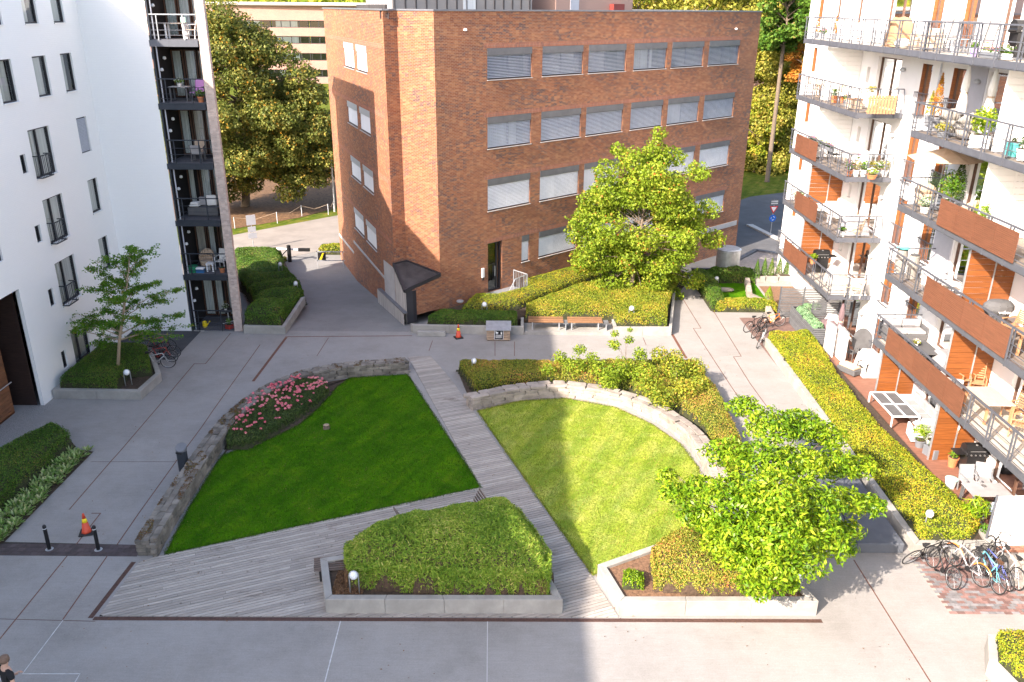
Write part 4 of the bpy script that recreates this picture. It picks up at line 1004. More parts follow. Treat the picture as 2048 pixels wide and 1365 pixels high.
# balcony tower
tw = thing('balcony_tower', 'narrow brick tower of stacked dark steel balconies beside the white gable', 'building', (-15.5, 41, 0))
TX0, TX1, TY = -16.86, -14.64, 41.0
build('brick_pier', MB().quad((-14.62, TY, 0), (-14.2, TY, 0), (-14.2, TY, 17.4), (-14.62, TY, 17.4), uv=[(0, 0), (.56, 0), (.56, 17.4), (0, 17.4)]).quad((-14.2, TY, 0), (-14.22, TY+.3, 0), (-14.22, TY+.3, 17.4), (-14.2, TY, 17.4), uv=[(0, 0), (.3, 0), (.3, 17.4), (0, 17.4)]).quad((-14.22, TY+.3, -2), (-18.6, TY+11, -2), (-18.6, TY+11, 17.4), (-14.22, TY+.3, 17.4), uv=[(0, 0), (10, 0), (10, 17.4), (0, 17.4)]).quad((-14.62, TY, 0), (-14.62, TY, 17.4), (-15.1, TY+2.3, 17.4), (-15.1, TY+2.3, 0)), MT['pale_brick'], tw)
build('rear_wall', MB().quad((-17.2, 43.3, -.1), (-15.1, 43.3, -.1), (-15.1, 43.3, 17.4), (-17.2, 43.3, 17.4)).quad((-16.88, 41.02, 0), (-16.88, 43.3, 0), (-16.88, 43.3, 17.4), (-16.88, 41.02, 17.4)), MT['room_dark'], tw)
build('tower_roof', MB().prism([(-17, 41), (-14.2, 41), (-14.22, 41.3), (-18.6, 52), (-20, 52), (-20, 43)], 17.3, 17.5), MT['roof_felt'], tw)
build('corner_post', MB().box(-16.86, 40.97, 0, -16.78, 41.05, 17.3), MT['steel_dark'], tw)
build('downpipe', MB().tube([(-16.68, 41.1, 0), (-16.68, 41.1, 17.2)], 0.035, 8), MT['slat_metal'], tw)
TF = [0.05]+[3.12+2.835*k for k in range(5)]
for k, zf in enumerate(TF):
    if k: 
        bl = build('balcony', MB().box(TX0-0.05, TY-0.06, zf-0.30, TX1-0.02, TY+0.02, zf-0.02).prism([(TX0, TY+0.02), (TX1, TY+0.02), (TX1-.46, TY+2.3), (TX0, TY+2.3)], zf-0.18, zf), MT['steel_dark'] if k < 5 else MT['steel_grey'], tw)
        build('soffit', MB().prism([(TX0, TY+0.03), (TX1-.02, TY+0.03), (TX1-.47, TY+2.28), (TX0, TY+2.28)], zf-0.22, zf-0.185), MT['dark_wood_door'], bl)
        build('deck_floor', MB().prism([(TX0, TY+0.05), (TX1-.02, TY+0.05), (TX1-.47, TY+2.28), (TX0, TY+2.28)], zf+0.002, zf+0.02), mat('tower_deck', (0.10, 0.10, 0.115), 0.7, 0.3, 4, stretch=(9, 1, 1)), bl)
    else:
        bl = build('ground_terrace', MB().prism([(TX0, TY), (TX1, TY), (TX1-.46, TY+2.3), (TX0, TY+2.3)], 0, 0.06), MT['tower_deck'] if 'tower_deck' in MATS else mat('tower_deck', (0.10, 0.10, 0.115), 0.7, 0.3, 4, stretch=(9, 1, 1)), tw)
    m_ = MT['galvanised'] if k == 5 else MT['steel_dark']
    build('handrail', MB().bar((TX0-.02, TY, zf+1.1), (TX1, TY, zf+1.1), 0.05, 0.05), m_, bl)
    for zz in (0.2, 0.42, 0.72): build('rail', MB().tube([(TX0, TY, zf+zz), (TX1, TY, zf+zz)], 0.012, 5), MT['steel_dark'] if k < 5 else MT['steel_grey'], bl)
    for xx in (-16.45, -15.25): build('rail_post', MB().box(xx-.02, TY-.03, zf-0.25, xx+.02, TY+.03, zf+1.1), m_, bl)
    # glazing at the back
    for u0, u1 in ((0.15, 0.75), (0.8, 1.4), (1.45, 1.85)):
        window(tw, (-17.0, 43.28), (1, 0), u0+0.02, u1, zf+0.08, zf+2.3, 1, frame='brown_frame', dep=-0.14, fw_=0.05, fill='curtain' if rng.random() < 0.75 else 'curtain_warm', sill=None, fillfrac=(0.1, rng.uniform(0.5, 0.95)))
    for j in range(2):
        build('wall_light', MB().lathe([(0.02, -0.1), (0.09, -0.06), (0.07, 0.04), (0.02, 0.06)], (-16.72, 41.5+0.5*j, zf+1.5+0.5*j), 8), MT['lamp_white'], tw)
# ------------------------------------------------------------------ right apartment building
rb = thing('terraced_apartment_building', 'bright white apartment block stepped with long steel balconies on the right', 'building', (17.5, 40, 0))
BX = 17.5; RX = (BX, 0.0)
FL = [0.1]+[3.05+2.877*k for k in range(5)]
ops = []; wins = []
for k, zf in enumerate(FL):
    if 1 <= k: ops.append((51.0, 51.6, zf+0.9, zf+2.25)); wins.append(('slit', ops[-1]))
    ops.append((39.7, 42.25, zf+0.02, zf+2.25)); wins.append(('door', ops[-1]))
    if 1 <= k <= 4: ops.append((43.1, 43.45, zf+1.0, zf+1.7)); wins.append(('small', ops[-1]))
    ops.append((36.7, 37.6, zf+0.05, zf+2.2)); wins.append(('jul', ops[-1]))
    ops.append((33.85, 34.9, zf+0.05, zf+2.2)); wins.append(('jul2', ops[-1]))
    ops.append((31.0, 32.2, zf+0.02, zf+2.25)); wins.append(('door', ops[-1]))
    ops.append((28.4, 29.4, zf+0.02, zf+2.25)); wins.append(('door', ops[-1]))
    ops.append((24.3, 26.6, zf+0.02, zf+2.25)); wins.append(('door', ops[-1]))
    if k == 5: ops += [(44.9, 46.0, zf+.02, zf+2.25), (48.3, 49.0, zf+.02, zf+2.25)]; wins += [('door', ops[-2]), ('door', ops[-1])]
wall('facade', RX, (0, 1), 14, 53.25, -2.5, 20, ops, MT['white_render'], rb, flip=-1, dep=0.22)
build('end_wall', MB().quad((17.5, 53.25, -2.5), (26, 53.25, -2.5), (26, 53.25, 20), (17.5, 53.25, 20)).quad((17.5, 14, -2.5), (26, 14, -2.5), (26, 14, 20), (17.5, 14, 20)), MT['white_render'], rb)
build('roof', MB().box(17.5, 14, 20, 26, 53.25, 20.2), MT['roof_felt'], rb)
for kind, (a, b, z0, z1) in wins:
    fm = 'brown_frame'
    w = window(rb, RX, (0, 1), a, b, z0, z1, -1, frame=fm, dep=0.2, fw_=0.07, mull=(0.45,) if b-a > 1.4 else (), fill='curtain' if rng.random() < 0.6 else 'curtain_warm', fillfrac=(0.1, rng.uniform(0.4, 0.9)) if kind == 'door' else (0, 1), sill='white_panel' if kind != 'door' else None)
    if kind in ('slit', 'jul', 'jul2'):
        build('wooden_reveal', pbox(MB(), RX, (0, 1), b-0.03, b-0.001, z0, z1, 0.005, 0.15), MT['orange_wood'], w)
    if kind in ('jul', 'jul2'):
        r_ = MB()
        for z in (z0+0.05, z0+0.98): r_.bar((BX-0.14, a-0.05, z), (BX-0.14, b+0.05, z), 0.035, 0.035); r_.bar((BX, a-0.05, z), (BX-0.14, a-.05, z), 0.03); r_.bar((BX, b+0.05, z), (BX-0.14, b+.05, z), 0.03)
        for j in range(9): yy = a-0.05+(b-a+0.1)*j/8; r_.bar((BX-0.14, yy, z0+0.05), (BX-0.14, yy, z0+0.98), 0.018)
        build('juliet_railing', r_, MT['steel_grey'], w)
# wall bays with shade put into grey panels, fixtures, down pipes
for k, zf in enumerate(FL[:5]):
    build('bay_panel', MB().box(BX-0.03, 32.3, zf+0.0, BX-0.002, 33.75, zf+2.5), MT['shade_grey_panel'] if k % 2 == 0 else MT['white_panel'], rb)
    build('wall_lamp', MB().lathe([(0.03, -0.10), (0.12, -0.06), (0.13, 0.02), (0.05, 0.09)], (BX-0.13, 39.2, zf+1.85), 10), MT['galvanised'], rb)
    build('wall_lamp', MB().lathe([(0.03, -0.10), (0.12, -0.06), (0.13, 0.02), (0.05, 0.09)], (BX-0.13, 32.75, zf+1.85), 10), MT['galvanised'], rb)
for yy in (35.8,): build('downpipe', MB().tube([(BX-0.08, yy, 0), (BX-0.08, yy, 14)], 0.04, 8), MT['slat_metal'], rb)
def balcony(y0, y1, zf, x0=15.4, deckm='balcony_deck', xfar=17.35, panels=(), fars=True, pm='redwood'):
    sl = MB()
    sl.box(x0, y0, zf-0.22, x0+0.07, y1, zf-0.0).box(x0+0.07, y0, zf-0.22, BX-0.01, y0+0.07, zf).box(x0+0.07, y1-0.07, zf-0.22, BX-0.01, y1, zf)
    sl.box(x0+0.02, y0+0.02, zf-0.25, x0+0.14, y1-0.02, zf-0.225)
    b = build('balcony', sl, MT['steel_grey'], rb)
    build('soffit', MB().box(x0+0.075, y0+0.075, zf-0.14, BX-0.015, y1-0.075, zf-0.09), MT['white_panel'], b)
    fl_ = MB(); y = y0+0.08
    while y < y1-0.1:
        fl_.box(x0+0.08, y, zf-0.06, BX-0.02, min(y+0.118, y1-0.08), zf-0.03); y += 0.125
    build('deck_boards', fl_, MT[deckm], b, kind='stuff')
    m_ = MT['steel_grey']
    rt2 = zf+1.05
    build('handrail', MB().bar((x0, y0-0.05, rt2), (x0, y1+0.1, rt2), 0.075, 0.05), m_, b)
    build('handrail', MB().bar((x0-0.05, y0, rt2), (xfar, y0, rt2), 0.06, 0.045), m_, b)
    if fars: build('handrail', MB().bar((x0-0.05, y1, rt2), (xfar-0.1, y1, rt2), 0.05, 0.04), m_, b)
    for zz in (0.12, 0.30, 0.56):
        build('rail', MB().tube([(x0-0.02, y0-0.05, zf+zz), (x0-0.02, y1+0.1, zf+zz)], 0.014, 5), m_, b)
        build('rail', MB().tube([(x0-0.05, y0-0.02, zf+zz), (xfar-0.1, y0-0.02, zf+zz)], 0.014, 5), m_, b)
        if fars: build('rail', MB().tube([(x0-0.05, y1, zf+zz), (xfar-0.3, y1, zf+zz)], 0.014, 5), m_, b)
    n = max(2, round((y1-y0)/1.25))
    for k in range(n+1):
        yy = y0+0.05+(y1-y0-0.1)*k/n
        build('rail_post', MB().box(x0-0.035, yy-0.035, zf-0.24, x0-0.004, yy+0.035, rt2-0.02).box(x0+0.075, yy-0.03, zf-0.2, x0+0.1, yy+0.03, rt2-0.02), m_, b)
    for xx in (16.3, 17.1): build('rail_post', MB().box(xx-0.03, y0-0.035, zf-0.22, xx+0.03, y0-0.004, rt2-0.02), m_, b)
    build('brace', MB().bar((xfar, y0, rt2), (BX-0.0, y0+0.05, zf+0.35), 0.03), m_, b)
    for (a, c) in panels:
        nn = max(1, round((c-a)/1.25)); st = (c-a)/nn
        for j in range(nn):
            ps = MB(); z = zf+0.0
            while z < zf+0.92: ps.box(x0-0.075, a+j*st+0.012, z, x0-0.05, a+(j+1)*st-0.012, z+0.052); z += 0.06
            ps.box(x0-0.05, a+j*st+0.02, zf, x0-0.04, a+(j+1)*st-0.02, zf+0.92)
            build('privacy_panel', ps, MT[pm], b)
    return b
def divider(y, zf, x0, h=2.5, m='orange_wood', x1=17.48):
    f = build('divider_screen', MB().box(x0, y-0.03, zf, x0+0.05, y+0.03, zf+h).box(x0, y-0.03, zf+h, x1, y+0.03, zf+h+0.04).box(x1-0.75, y-0.032, zf, x1-0.70, y+0.032, zf+h), MT['galvanised'] if m != 'white_panel' else MT['white_panel'], rb)
    n = int(h/0.205)
    for k in range(n): block('board', MT[m], (x0+0.05+x1-0.75)/2, y, zf+0.1+k*h/n, x1-0.8-x0, 0.03, h/n-0.012, 0, f); block('board', MT[m], x1-0.35, y, zf+0.1+k*h/n, 0.7, 0.03, h/n-0.012, 0, f)
for k in range(1, 5):
    zf = FL[k]
    balcony(38.65, 47.2, zf, deckm='balcony_deck' if k > 1 else 'balcony_deck_pale', panels={1: [(42.0, 45.8)], 2: [(41.6, 45.0)], 3: [(42.8, 46.2)], 4: []}[k])
    balcony(17.5, 33.05, zf, deckm='balcony_deck' if k > 1 else 'balcony_deck_pale', panels={1: [(25.6, 31.8)], 2: [(24.0, 29.6)], 3: [(24.7, 29.7)], 4: []}[k])
    divider(44.3, zf, 15.7, 2.55, 'white_panel' if k > 2 else 'orange_wood')
    divider(27.9, zf, 15.75, 2.55, 'white_panel' if k > 2 else 'orange_wood')
balcony(33.2, 47.3, FL[5], deckm='balcony_deck_pale', x0=15.45)
balcony(17.5, 33.1, FL[5], deckm='balcony_deck_pale', x0=15.2, fars=True)
for y in (33.05, 27.9): divider(y, 0.1, 15.85, 2.45, 'orange_wood')
# terrace floor on the ground
slab('terrace_decking', [(15.5, 22.2), (17.49, 22.2), (17.49, 44.2), (15.5, 44.2)], 0.001, 0.1, mat('terrace_wood', (0.22, 0.10, 0.065), 0.7, 0.3, 3, 0.2, 30, stretch=(1, 9, 1)))
# ------------------------------------------------------------------ vegetation
def atY(px, py, Y):
    r = ray(px, py); t = Y/r.y; return Vector((r.x*t, Y, CAMH+r.z*t))
def sph(n):
    v = rng.normal(size=(n, 3)); return v/np.linalg.norm(v, axis=1)[:, None]
def tree(name, label, base, clumps, lm, nleaf, L, W, trunk=0.15, bark='bark', cat='tree', group=None, flat=0.5, fork=None, droop=0.0, spread=0.8, shell=0.6, twigs=True, limb_r=0.35, upb=0.3):
    # clumps: [(Vector, radius)]
    t = thing(name, label, cat, base, 0, group); b = Vector(base)
    top = max(c[0].z for c in clumps); cen = sum((c[0] for c in clumps), Vector())/len(clumps)
    fz = fork if fork is not None else b.z+(top-b.z)*0.3
    sp = Vector((b.x+(cen.x-b.x)*0.2, b.y+(cen.y-b.y)*0.2, fz)); tp = Vector((cen.x, cen.y, b.z+(top-b.z)*0.85))
    mb = MB().tube([b-Vector((0, 0, .05)), b+Vector((0, 0, 0.15)), (b+sp)/2+Vector((0.03, 0.02, 0)), sp, (sp+tp)/2+Vector((0.1, -0.05, 0)), tp], [trunk*1.35, trunk*1.05, trunk*0.9, trunk*0.8, trunk*0.45, trunk*0.12], 8)
    build('trunk', mb, MATS[bark], t, smooth=True)
    lb_ = MB()
    for c, r in clumps:
        f = min(0.95, max(0.0, (c.z-fz-0.5)/(max(tp.z-fz, 0.5))*0.75+rng.uniform(-.05, .05)))
        s0 = sp.lerp(tp, f); md = s0.lerp(c, 0.5)+Vector((rng.normal()*0.1, rng.normal()*0.1, 0.12*(c-s0).length*(0.5-droop)))
        lb_.tube([s0, md, c], [trunk*limb_r, trunk*limb_r*0.6, trunk*0.08], 5, cap=False)
        if twigs:
            for k in range(5):
                e = c+Vector(sph(1)[0]*[r, r, r*flat])*0.85; lb_.tube([md.lerp(c, 0.5+0.1*k), e], [trunk*0.10, trunk*0.04], 3, cap=False)
    build('limbs', lb_, MATS[bark], t, smooth=True)
    w = np.array([c[1]**2 for c in clumps]); ns = rng.multinomial(nleaf, w/w.sum())
    CS = []; NS = []
    cl = np.array([list(c[0]) for c in clumps])
    for (c, r), n in zip(clumps, ns):
        d = sph(n); rad = r*np.where(rng.random(n) < shell, rng.uniform(0.8, 1.05, n), rng.random(n)**0.5)
        rad *= 1+0.22*np.sin(d[:, 0]*5+c.x*3)*np.sin(d[:, 1]*6+c.y*2)+0.12*np.sin(d[:, 2]*9)
        P = d*rad[:, None]*[1, 1, flat]; P[:, 2] -= droop*(np.hypot(P[:, 0], P[:, 1])/r)**2*r*0.5
        CS.append(P+np.array(list(c))); NS.append(d*[0.7, 0.7, 1.0])
    C = np.concatenate(CS); NN = np.concatenate(NS)
    leaves('crown', C, NN, L, W, lm, t, spread=spread, upbias=upb)
    return t
def ell(c, rx, ry, rz, n, r0, r1, prof=None, hollow=0.55):
    out = []; tries = 0
    while len(out) < n and tries < 4000:
        tries += 1
        v = sph(1)[0]*rng.uniform(hollow, 1.0)
        k = prof(v[2]) if prof else 1.0
        p = Vector((c.x+v[0]*rx*k, c.y+v[1]*ry*k, c.z+v[2]*rz)); r = rng.uniform(r0, r1)
        if all((p-q).length > 0.55*(r+s) for q, s in out): out.append((p, r))
    return out
# the bright green tree in the right planter
cl = [(1490, 812, 4.3, .45), (1545, 850, 4.3, .7), (1605, 848, 4.0, .65), (1655, 870, 3.6, .55), (1455, 905, 3.7, .6), (1530, 915, 4.4, .7), (1600, 925, 4.0, .7), (1672, 925, 3.3, .6), (1725, 930, 2.9, .45), (1405, 975, 3.0, .5), (1350, 985, 2.6, .42), (1335, 950, 2.6, .3), (1470, 985, 3.8, .7), (1550, 985, 4.3, .75), (1625, 1000, 3.6, .7), (1480, 1055, 3.2, .65), (1560, 1060, 3.6, .75), (1635, 1060, 3.1, .65), (1692, 1000, 2.9, .5), (1742, 1008, 2.6, .4), (1395, 1030, 2.6, .5), (1600, 1115, 2.7, .6), (1668, 1085, 2.4, .5), (1540, 1125, 2.7, .65), (1480, 1110, 2.3, .55), (1515, 1165, 1.7, .5), (1430, 1040, 2.6, .5), (1440, 1085, 2.3, .45), (1700, 1060, 2.3, .35), (1575, 1165, 1.9, .3)]
cl = [(Vector((*at(a, b, z), z)), r*1.12) for a, b, z, r in cl]
_k = [c[0] for c in cl]; cc = sum(_k, Vector())/len(_k)
cl += [(cc+Vector((rng.normal()*1.2, rng.normal()*1.2, rng.uniform(-1.0, 0.4))), 0.6) for _ in range(4)]
tree('tree', 'bright green broad leaved tree spreading over the right front planter', (7.35, 20.75, 0.35), cl, MATS['laurel_leaves'], 33000, 0.16, 0.062, trunk=0.11, flat=0.52, fork=1.1, droop=0.2, spread=0.7, shell=0.6, upb=0.35)
# the light maple in front of the brick building
prof = lambda z: (1.0 if z < 0 else 1.0-0.62*z)*(1.0 if z > -0.6 else 0.8)
c0 = atY(1292, 445, 47.5)
cl = ell(c0, 3.75, 3.3, 4.2, 64, 0.55, 1.05, prof, 0.6)
cl += [(c0+Vector((rng.normal()*1.3, -1.2+rng.normal()*0.7, rng.normal()*1.6)), 0.8) for _ in range(10)]
cl += [(atY(a, b, 47.5+dy_), r) for a, b, dy_, r in ((1318, 268, 0, .45), (1312, 300, 0, .7), (1345, 315, .5, .7), (1265, 320, -.5, .8), (1215, 345, 0, .8), (1235, 300, .5, .45), (1180, 400, .5, .7), (1395, 345, 0, .7), (1160, 470, 0, .8), (1165, 530, -.5, .7), (1415, 420, .5, .7), (1425, 480, 0, .7), (1215, 570, -1, .8), (1385, 560, 0, .7), (1285, 585, -1.2, .7), (1350, 590, -.5, .5))]
tree('tree', 'tall light green tree with orange tips in front of the brick building', (6.9, 46.5, 0.3), cl, MATS['maple_leaves'], 72000, 0.145, 0.105, trunk=0.15, limb_r=0.25, flat=0.78, fork=2.2, shell=0.7, spread=0.9)
# the small layered tree by the white building
brn = [(100, 662, 1), (128, 640, .6), (165, 640, .3), (205, 620, .2), (180, 536, .35), (215, 520, .1), (300, 500, .3), (262, 494, 0), (250, 520, 0), (285, 525, .4), (360, 578, .9), (330, 600, .5), (365, 628, .8), (320, 640, .4), (362, 652, .7), (290, 570, .2), (320, 565, .4), (240, 560, 0), (210, 570, -.2), (195, 600, -.6), (150, 660, -.6), (190, 690, .3), (240, 600, -.8), (270, 640, -.8), (230, 650, .6), (300, 680, .5), (175, 575, .2), (270, 600, .9), (340, 670, -.3), (210, 655, -1.0), (255, 545, .5), (140, 625, .9)]
tb = thing('tree', 'small sparse green tree with layered branches in the left planter', 'tree', (-17.75, 34.2, 0.35))
bt = Vector((-17.75, 34.2, 0.35)); tt = atY(262, 492, 34.5)
build('trunk', MB().tube([bt, bt.lerp(tt, .3)+Vector((-.08, 0, 0)), bt.lerp(tt, .65), tt], [0.085, 0.07, 0.045, 0.012], 8), MATS['bark_pale'], tb, smooth=True)
mb = MB(); CS = []; NS = []
for a, b, dy_ in brn:
    e = atY(a, b, 34.5+dy_*1.6); f = min(0.93, max(0.3, (e.z-0.35)/(tt.z-0.35)*0.85)); s0 = bt.lerp(tt, f); s0 += Vector((0, 0, 0))
    md = s0.lerp(e, .5)+Vector((0, 0, 0.18)); mb.tube([s0, md, e], [0.022, 0.015, 0.005], 5, cap=False)
    for k in range(9):
        q = s0.lerp(e, rng.uniform(.25, 1)) if k else e
        q = q+Vector((0, 0, 0.18*4*0.25*(1-abs(2*((q-s0).length/max((e-s0).length, .01))-1))))
        e2 = q+Vector((rng.normal()*0.3, rng.normal()*0.35, rng.normal()*0.08)); mb.tube([q, e2], [0.006, 0.003], 3, cap=False)
        n = 52; tpar = rng.random(n)[:, None]; P = np.array(list(q))*(1-tpar)+np.array(list(e2))*tpar+rng.normal(size=(n, 3))*[0.085, 0.085, 0.05]
        CS.append(P); NS.append(np.tile([0, 0, 1.0], (n, 1)))
build('limbs', mb, MATS['bark_pale'], tb)
leaves('crown', np.concatenate(CS), np.concatenate(NS), 0.10, 0.065, MATS['oak_leaves'], tb, spread=0.75)
# hedges ------------------------------------------------------------------
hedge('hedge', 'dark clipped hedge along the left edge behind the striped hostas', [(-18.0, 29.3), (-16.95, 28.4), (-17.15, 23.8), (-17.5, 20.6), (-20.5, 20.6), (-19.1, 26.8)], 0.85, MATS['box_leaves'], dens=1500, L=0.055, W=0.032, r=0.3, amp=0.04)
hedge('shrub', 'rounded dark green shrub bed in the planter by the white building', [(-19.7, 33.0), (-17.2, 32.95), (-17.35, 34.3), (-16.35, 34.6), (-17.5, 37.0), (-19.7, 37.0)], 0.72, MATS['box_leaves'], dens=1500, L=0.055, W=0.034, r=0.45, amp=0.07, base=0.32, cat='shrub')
MND = [(-4.6, 19.7), (-2.0, 19.40), (1.1, 19.40), (1.2, 20.3), (0.75, 21.6), (0.25, 22.75), (-0.5, 22.95), (-2.8, 22.3), (-4.3, 21.5), (-4.95, 20.7)]
hedge('shrub', 'large mounded green bamboo shrub filling the front planter', [(-4.6, 19.7), (-2.0, 19.40), (1.1, 19.40), (1.2, 20.3), (0.75, 21.6), (0.25, 22.75), (-0.5, 22.95), (-2.8, 22.3), (-4.3, 21.5), (-4.95, 20.7)], 1.3, MATS['bamboo_leaves'], hfun=lambda P: 1.02+0.52*np.sin(np.clip(pdist(P, np.array(MND))/1.5, 0, 1)*math.pi/2), dens=2600, L=0.15, W=0.028, r=0.7, amp=0.13, nf=1.6, base=0.38, cat='shrub', side=0.55, upb=0.5, spread=1.1, core='twig_core', dep=0.16)
n = 9000; u = rng.random(n); A_ = np.array([-4.75, 19.72]); B_ = np.array([1.05, 19.40]); Q = A_+(B_-A_)*u[:, None]+np.column_stack([np.zeros(n), rng.uniform(-0.02, 0.10, n)])
st = leaves('dry_stems', np.column_stack([Q, 0.4+0.55*rng.random(n)**1.2]), np.tile([0, -1.0, 0.2], (n, 1)), 0.14, 0.014, MATS['dry_stems'], None, spread=0.5, tang=np.tile([0.1, 0, 1.0], (n, 1)))
setp(st, 'brown dry stems under the front edge of the bamboo mound', 'stems')
n = 5000; Q = np.array([-5.1, 19.35])+rng.random((n, 2))*[0.9, 1.6]
st = leaves('leaf_mulch', np.column_stack([Q, 0.42+0.03*rng.random(n)]), np.tile([0, 0, 1.0], (n, 1)), 0.05, 0.03, MATS['dry_stems'], None)
setp(st, 'brown fallen leaves on the soil at the lamp in the front planter', 'leaves')
hedge('shrub', 'russet tipped round shrub in the sunlit right planter', [(4.15, 19.7), (5.5, 19.45), (7.0, 19.5), (7.2, 20.9), (6.5, 21.9), (5.0, 21.7), (4.2, 20.8)], 0.95, MATS['russet_leaves'], dens=2200, L=0.06, W=0.036, r=0.6, amp=0.1, base=0.38, cat='shrub', core='twig_core')
hedge('shrub', 'tiny green bush in the left corner of the sunlit planter', [(3.25, 19.75), (3.85, 19.7), (3.9, 20.25), (3.35, 20.3)], 0.38, MATS['laurel_leaves'], dens=1800, L=0.06, W=0.035, r=0.25, amp=0.04, base=0.38, cat='shrub')
hedge('hedge', 'dark green clipped hedge between the traffic cone and the dog sign box', [(-4.5, 41.25), (0.25, 41.1), (0.25, 42.35), (-3.9, 42.5)], 0.5, MATS['box_leaves'], dens=1500, L=0.065, W=0.04, r=0.2, amp=0.04, base=0.36)
up_ = [W3(F0, d1, 4.0, 0, 0.5)[:2], W3(F0, d1, 5.0, 0, 1.4)[:2], W3(F0, d1, 7.6, 0, 1.5)[:2], W3(F0, d1, 8.0, 0, 0.35)[:2], W3(F0, d1, 15.5, 0, 0.35)[:2], W3(F0, d1, 15.5, 0, 2.0)[:2], (3.6, 47.5), (1.7, 45.4), (0.4, 43.9), (-1.0, 43.1), (-2.8, 42.75)]
hedge('hedge', 'smooth trimmed olive hedge band right below the brick wall', up_, 0.55, MATS['golden_leaves'], dens=900, L=0.06, W=0.03, r=0.3, amp=0.02, base=0.36, spread=0.6)
lo_ = [(0.75, 42.35), (2.5, 42.25), (5.4, 42.2), (5.6, 41.25), (8.15, 41.2), (8.6, 43.6), (9.4, 46.5), (10.6, 49.6), (8.4, 49.3), (5.6, 48.4), (4.0, 47.2), (2.1, 45.1), (0.8, 43.6)]
hedge('hedge', 'broad pale green hedge carpet behind the wooden benches', lo_, 0.55, MATS['box_leaves_light'], dens=1000, L=0.075, W=0.045, r=0.25, amp=0.05, base=0.36)
zb = lambda P: np.array([zramp(y) for y in P[:, 1]])+0.3
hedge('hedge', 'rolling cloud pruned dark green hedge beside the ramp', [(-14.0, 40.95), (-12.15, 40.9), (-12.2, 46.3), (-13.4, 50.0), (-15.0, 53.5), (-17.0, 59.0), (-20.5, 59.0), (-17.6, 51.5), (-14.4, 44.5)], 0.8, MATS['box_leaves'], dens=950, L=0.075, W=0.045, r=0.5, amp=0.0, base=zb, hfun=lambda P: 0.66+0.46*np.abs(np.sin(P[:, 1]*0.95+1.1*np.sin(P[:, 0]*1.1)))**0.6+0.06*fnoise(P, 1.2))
slab('hedge_bank', [(-14.0, 45.4), (-12.0, 45.4), (-13.2, 50), (-15, 53.7), (-17.0, 59.2), (-20.8, 59.2), (-17.8, 51.5)], -3, -0.7, MATS['soil'])
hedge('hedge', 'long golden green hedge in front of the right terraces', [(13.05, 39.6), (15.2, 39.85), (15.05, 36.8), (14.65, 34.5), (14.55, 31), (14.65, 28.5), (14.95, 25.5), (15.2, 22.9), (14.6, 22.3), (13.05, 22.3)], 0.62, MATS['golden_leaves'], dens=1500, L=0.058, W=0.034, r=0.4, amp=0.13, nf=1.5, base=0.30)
hedge('hedge', 'russet and green hedge on the left behind the curved pale stone wall', [(-2.5, 35.9), (1.9, 36.0), (2.2, 34.3), (0.3, 34.0), (-1.5, 33.2)], 0.62, MATS['russet_leaves'], dens=1700, L=0.06, W=0.036, r=0.25, amp=0.06, base=0.12)
hedge('hedge', 'green and russet hedge following the right arm of the pale stone wall', [(2.2, 34.3), (1.9, 36.0), (8.55, 36.2), (8.95, 33), (8.9, 28.6), (8.0, 25.5), (7.95, 28), (7.7, 30.3), (6.9, 32.1), (5.3, 33.6)], 0.62, MATS['russet_leaves'], dens=1500, L=0.06, W=0.036, r=0.25, amp=0.07, base=0.12)
slab('raised_bed', [(-2.5, 35.85), (8.5, 36.15), (8.85, 33), (8.8, 28.6), (7.9, 25.5), (7.9, 28), (7.6, 30.2), (6.8, 32), (5.2, 33.5), (2.4, 34.2), (0.3, 33.8), (-1.5, 33), (-1.75, 32.6)], 0.001, 0.12, MATS['soil'])
def bush(label, spec, lm, n, L, W, cat='shrub', base=None, name='shrub', flat=0.8, tr=0.03):
    cl = [(Vector((*at(a, b, z), z)), r) for a, b, z, r in spec]
    b = cl[0][0]; bb = base or (b.x, b.y, 0.12)
    return tree(name, label, bb, cl, lm, n, L, W, trunk=tr, cat=cat, flat=flat, fork=bb[2]+0.2, twigs=False, shell=0.55)
bush('loose yellow green shrub with tall shoots behind the stone wall, left one', [(1150, 735, .9, .55), (1120, 715, 1.1, .35), (1160, 700, 1.6, .3), (1200, 740, .9, .5), (1095, 740, .8, .35), (1185, 715, 1.3, .3)], MATS['maple_leaves'], 2600, 0.10, 0.07)
bush('taller yellow green shrub with upright shoots in the middle of the curved bed', [(1245, 740, 1.0, .6), (1228, 690, 1.9, .28), (1230, 668, 2.3, .18), (1258, 680, 2.0, .22), (1260, 660, 2.3, .13), (1290, 750, 1.0, .6), (1220, 760, .9, .5), (1280, 710, 1.4, .35)], MATS['maple_leaves'], 4200, 0.10, 0.07)
bush('bushy light green shrub at the right corner of the curved bed', [(1350, 745, .9, .65), (1320, 710, 1.5, .4), (1305, 775, .9, .6), (1370, 780, .9, .6), (1390, 735, 1.0, .5), (1325, 800, .8, .5), (1400, 770, .8, .5), (1350, 715, 1.3, .4)], MATS['box_leaves_light'], 6500, 0.10, 0.07)
hedge('hedge', 'dark hedge strip along the upper right walkway beside the tiny lawn', [(11.35, 44.9), (12.1, 44.9), (12.4, 47.4), (12.5, 50.6), (11.3, 50.6)], 0.75, MATS['box_leaves'], dens=1100, L=0.07, W=0.045, r=0.3, amp=0.09, base=0.0)
hedge('hedge', 'leafy light green hedge in front of the tiny lawn near the parked bikes', [(11.5, 44.7), (15.0, 44.6), (15.1, 45.5), (12.2, 45.8)], 0.6, MATS['box_leaves_light'], dens=1200, L=0.09, W=0.06, r=0.3, amp=0.12, base=0.0)
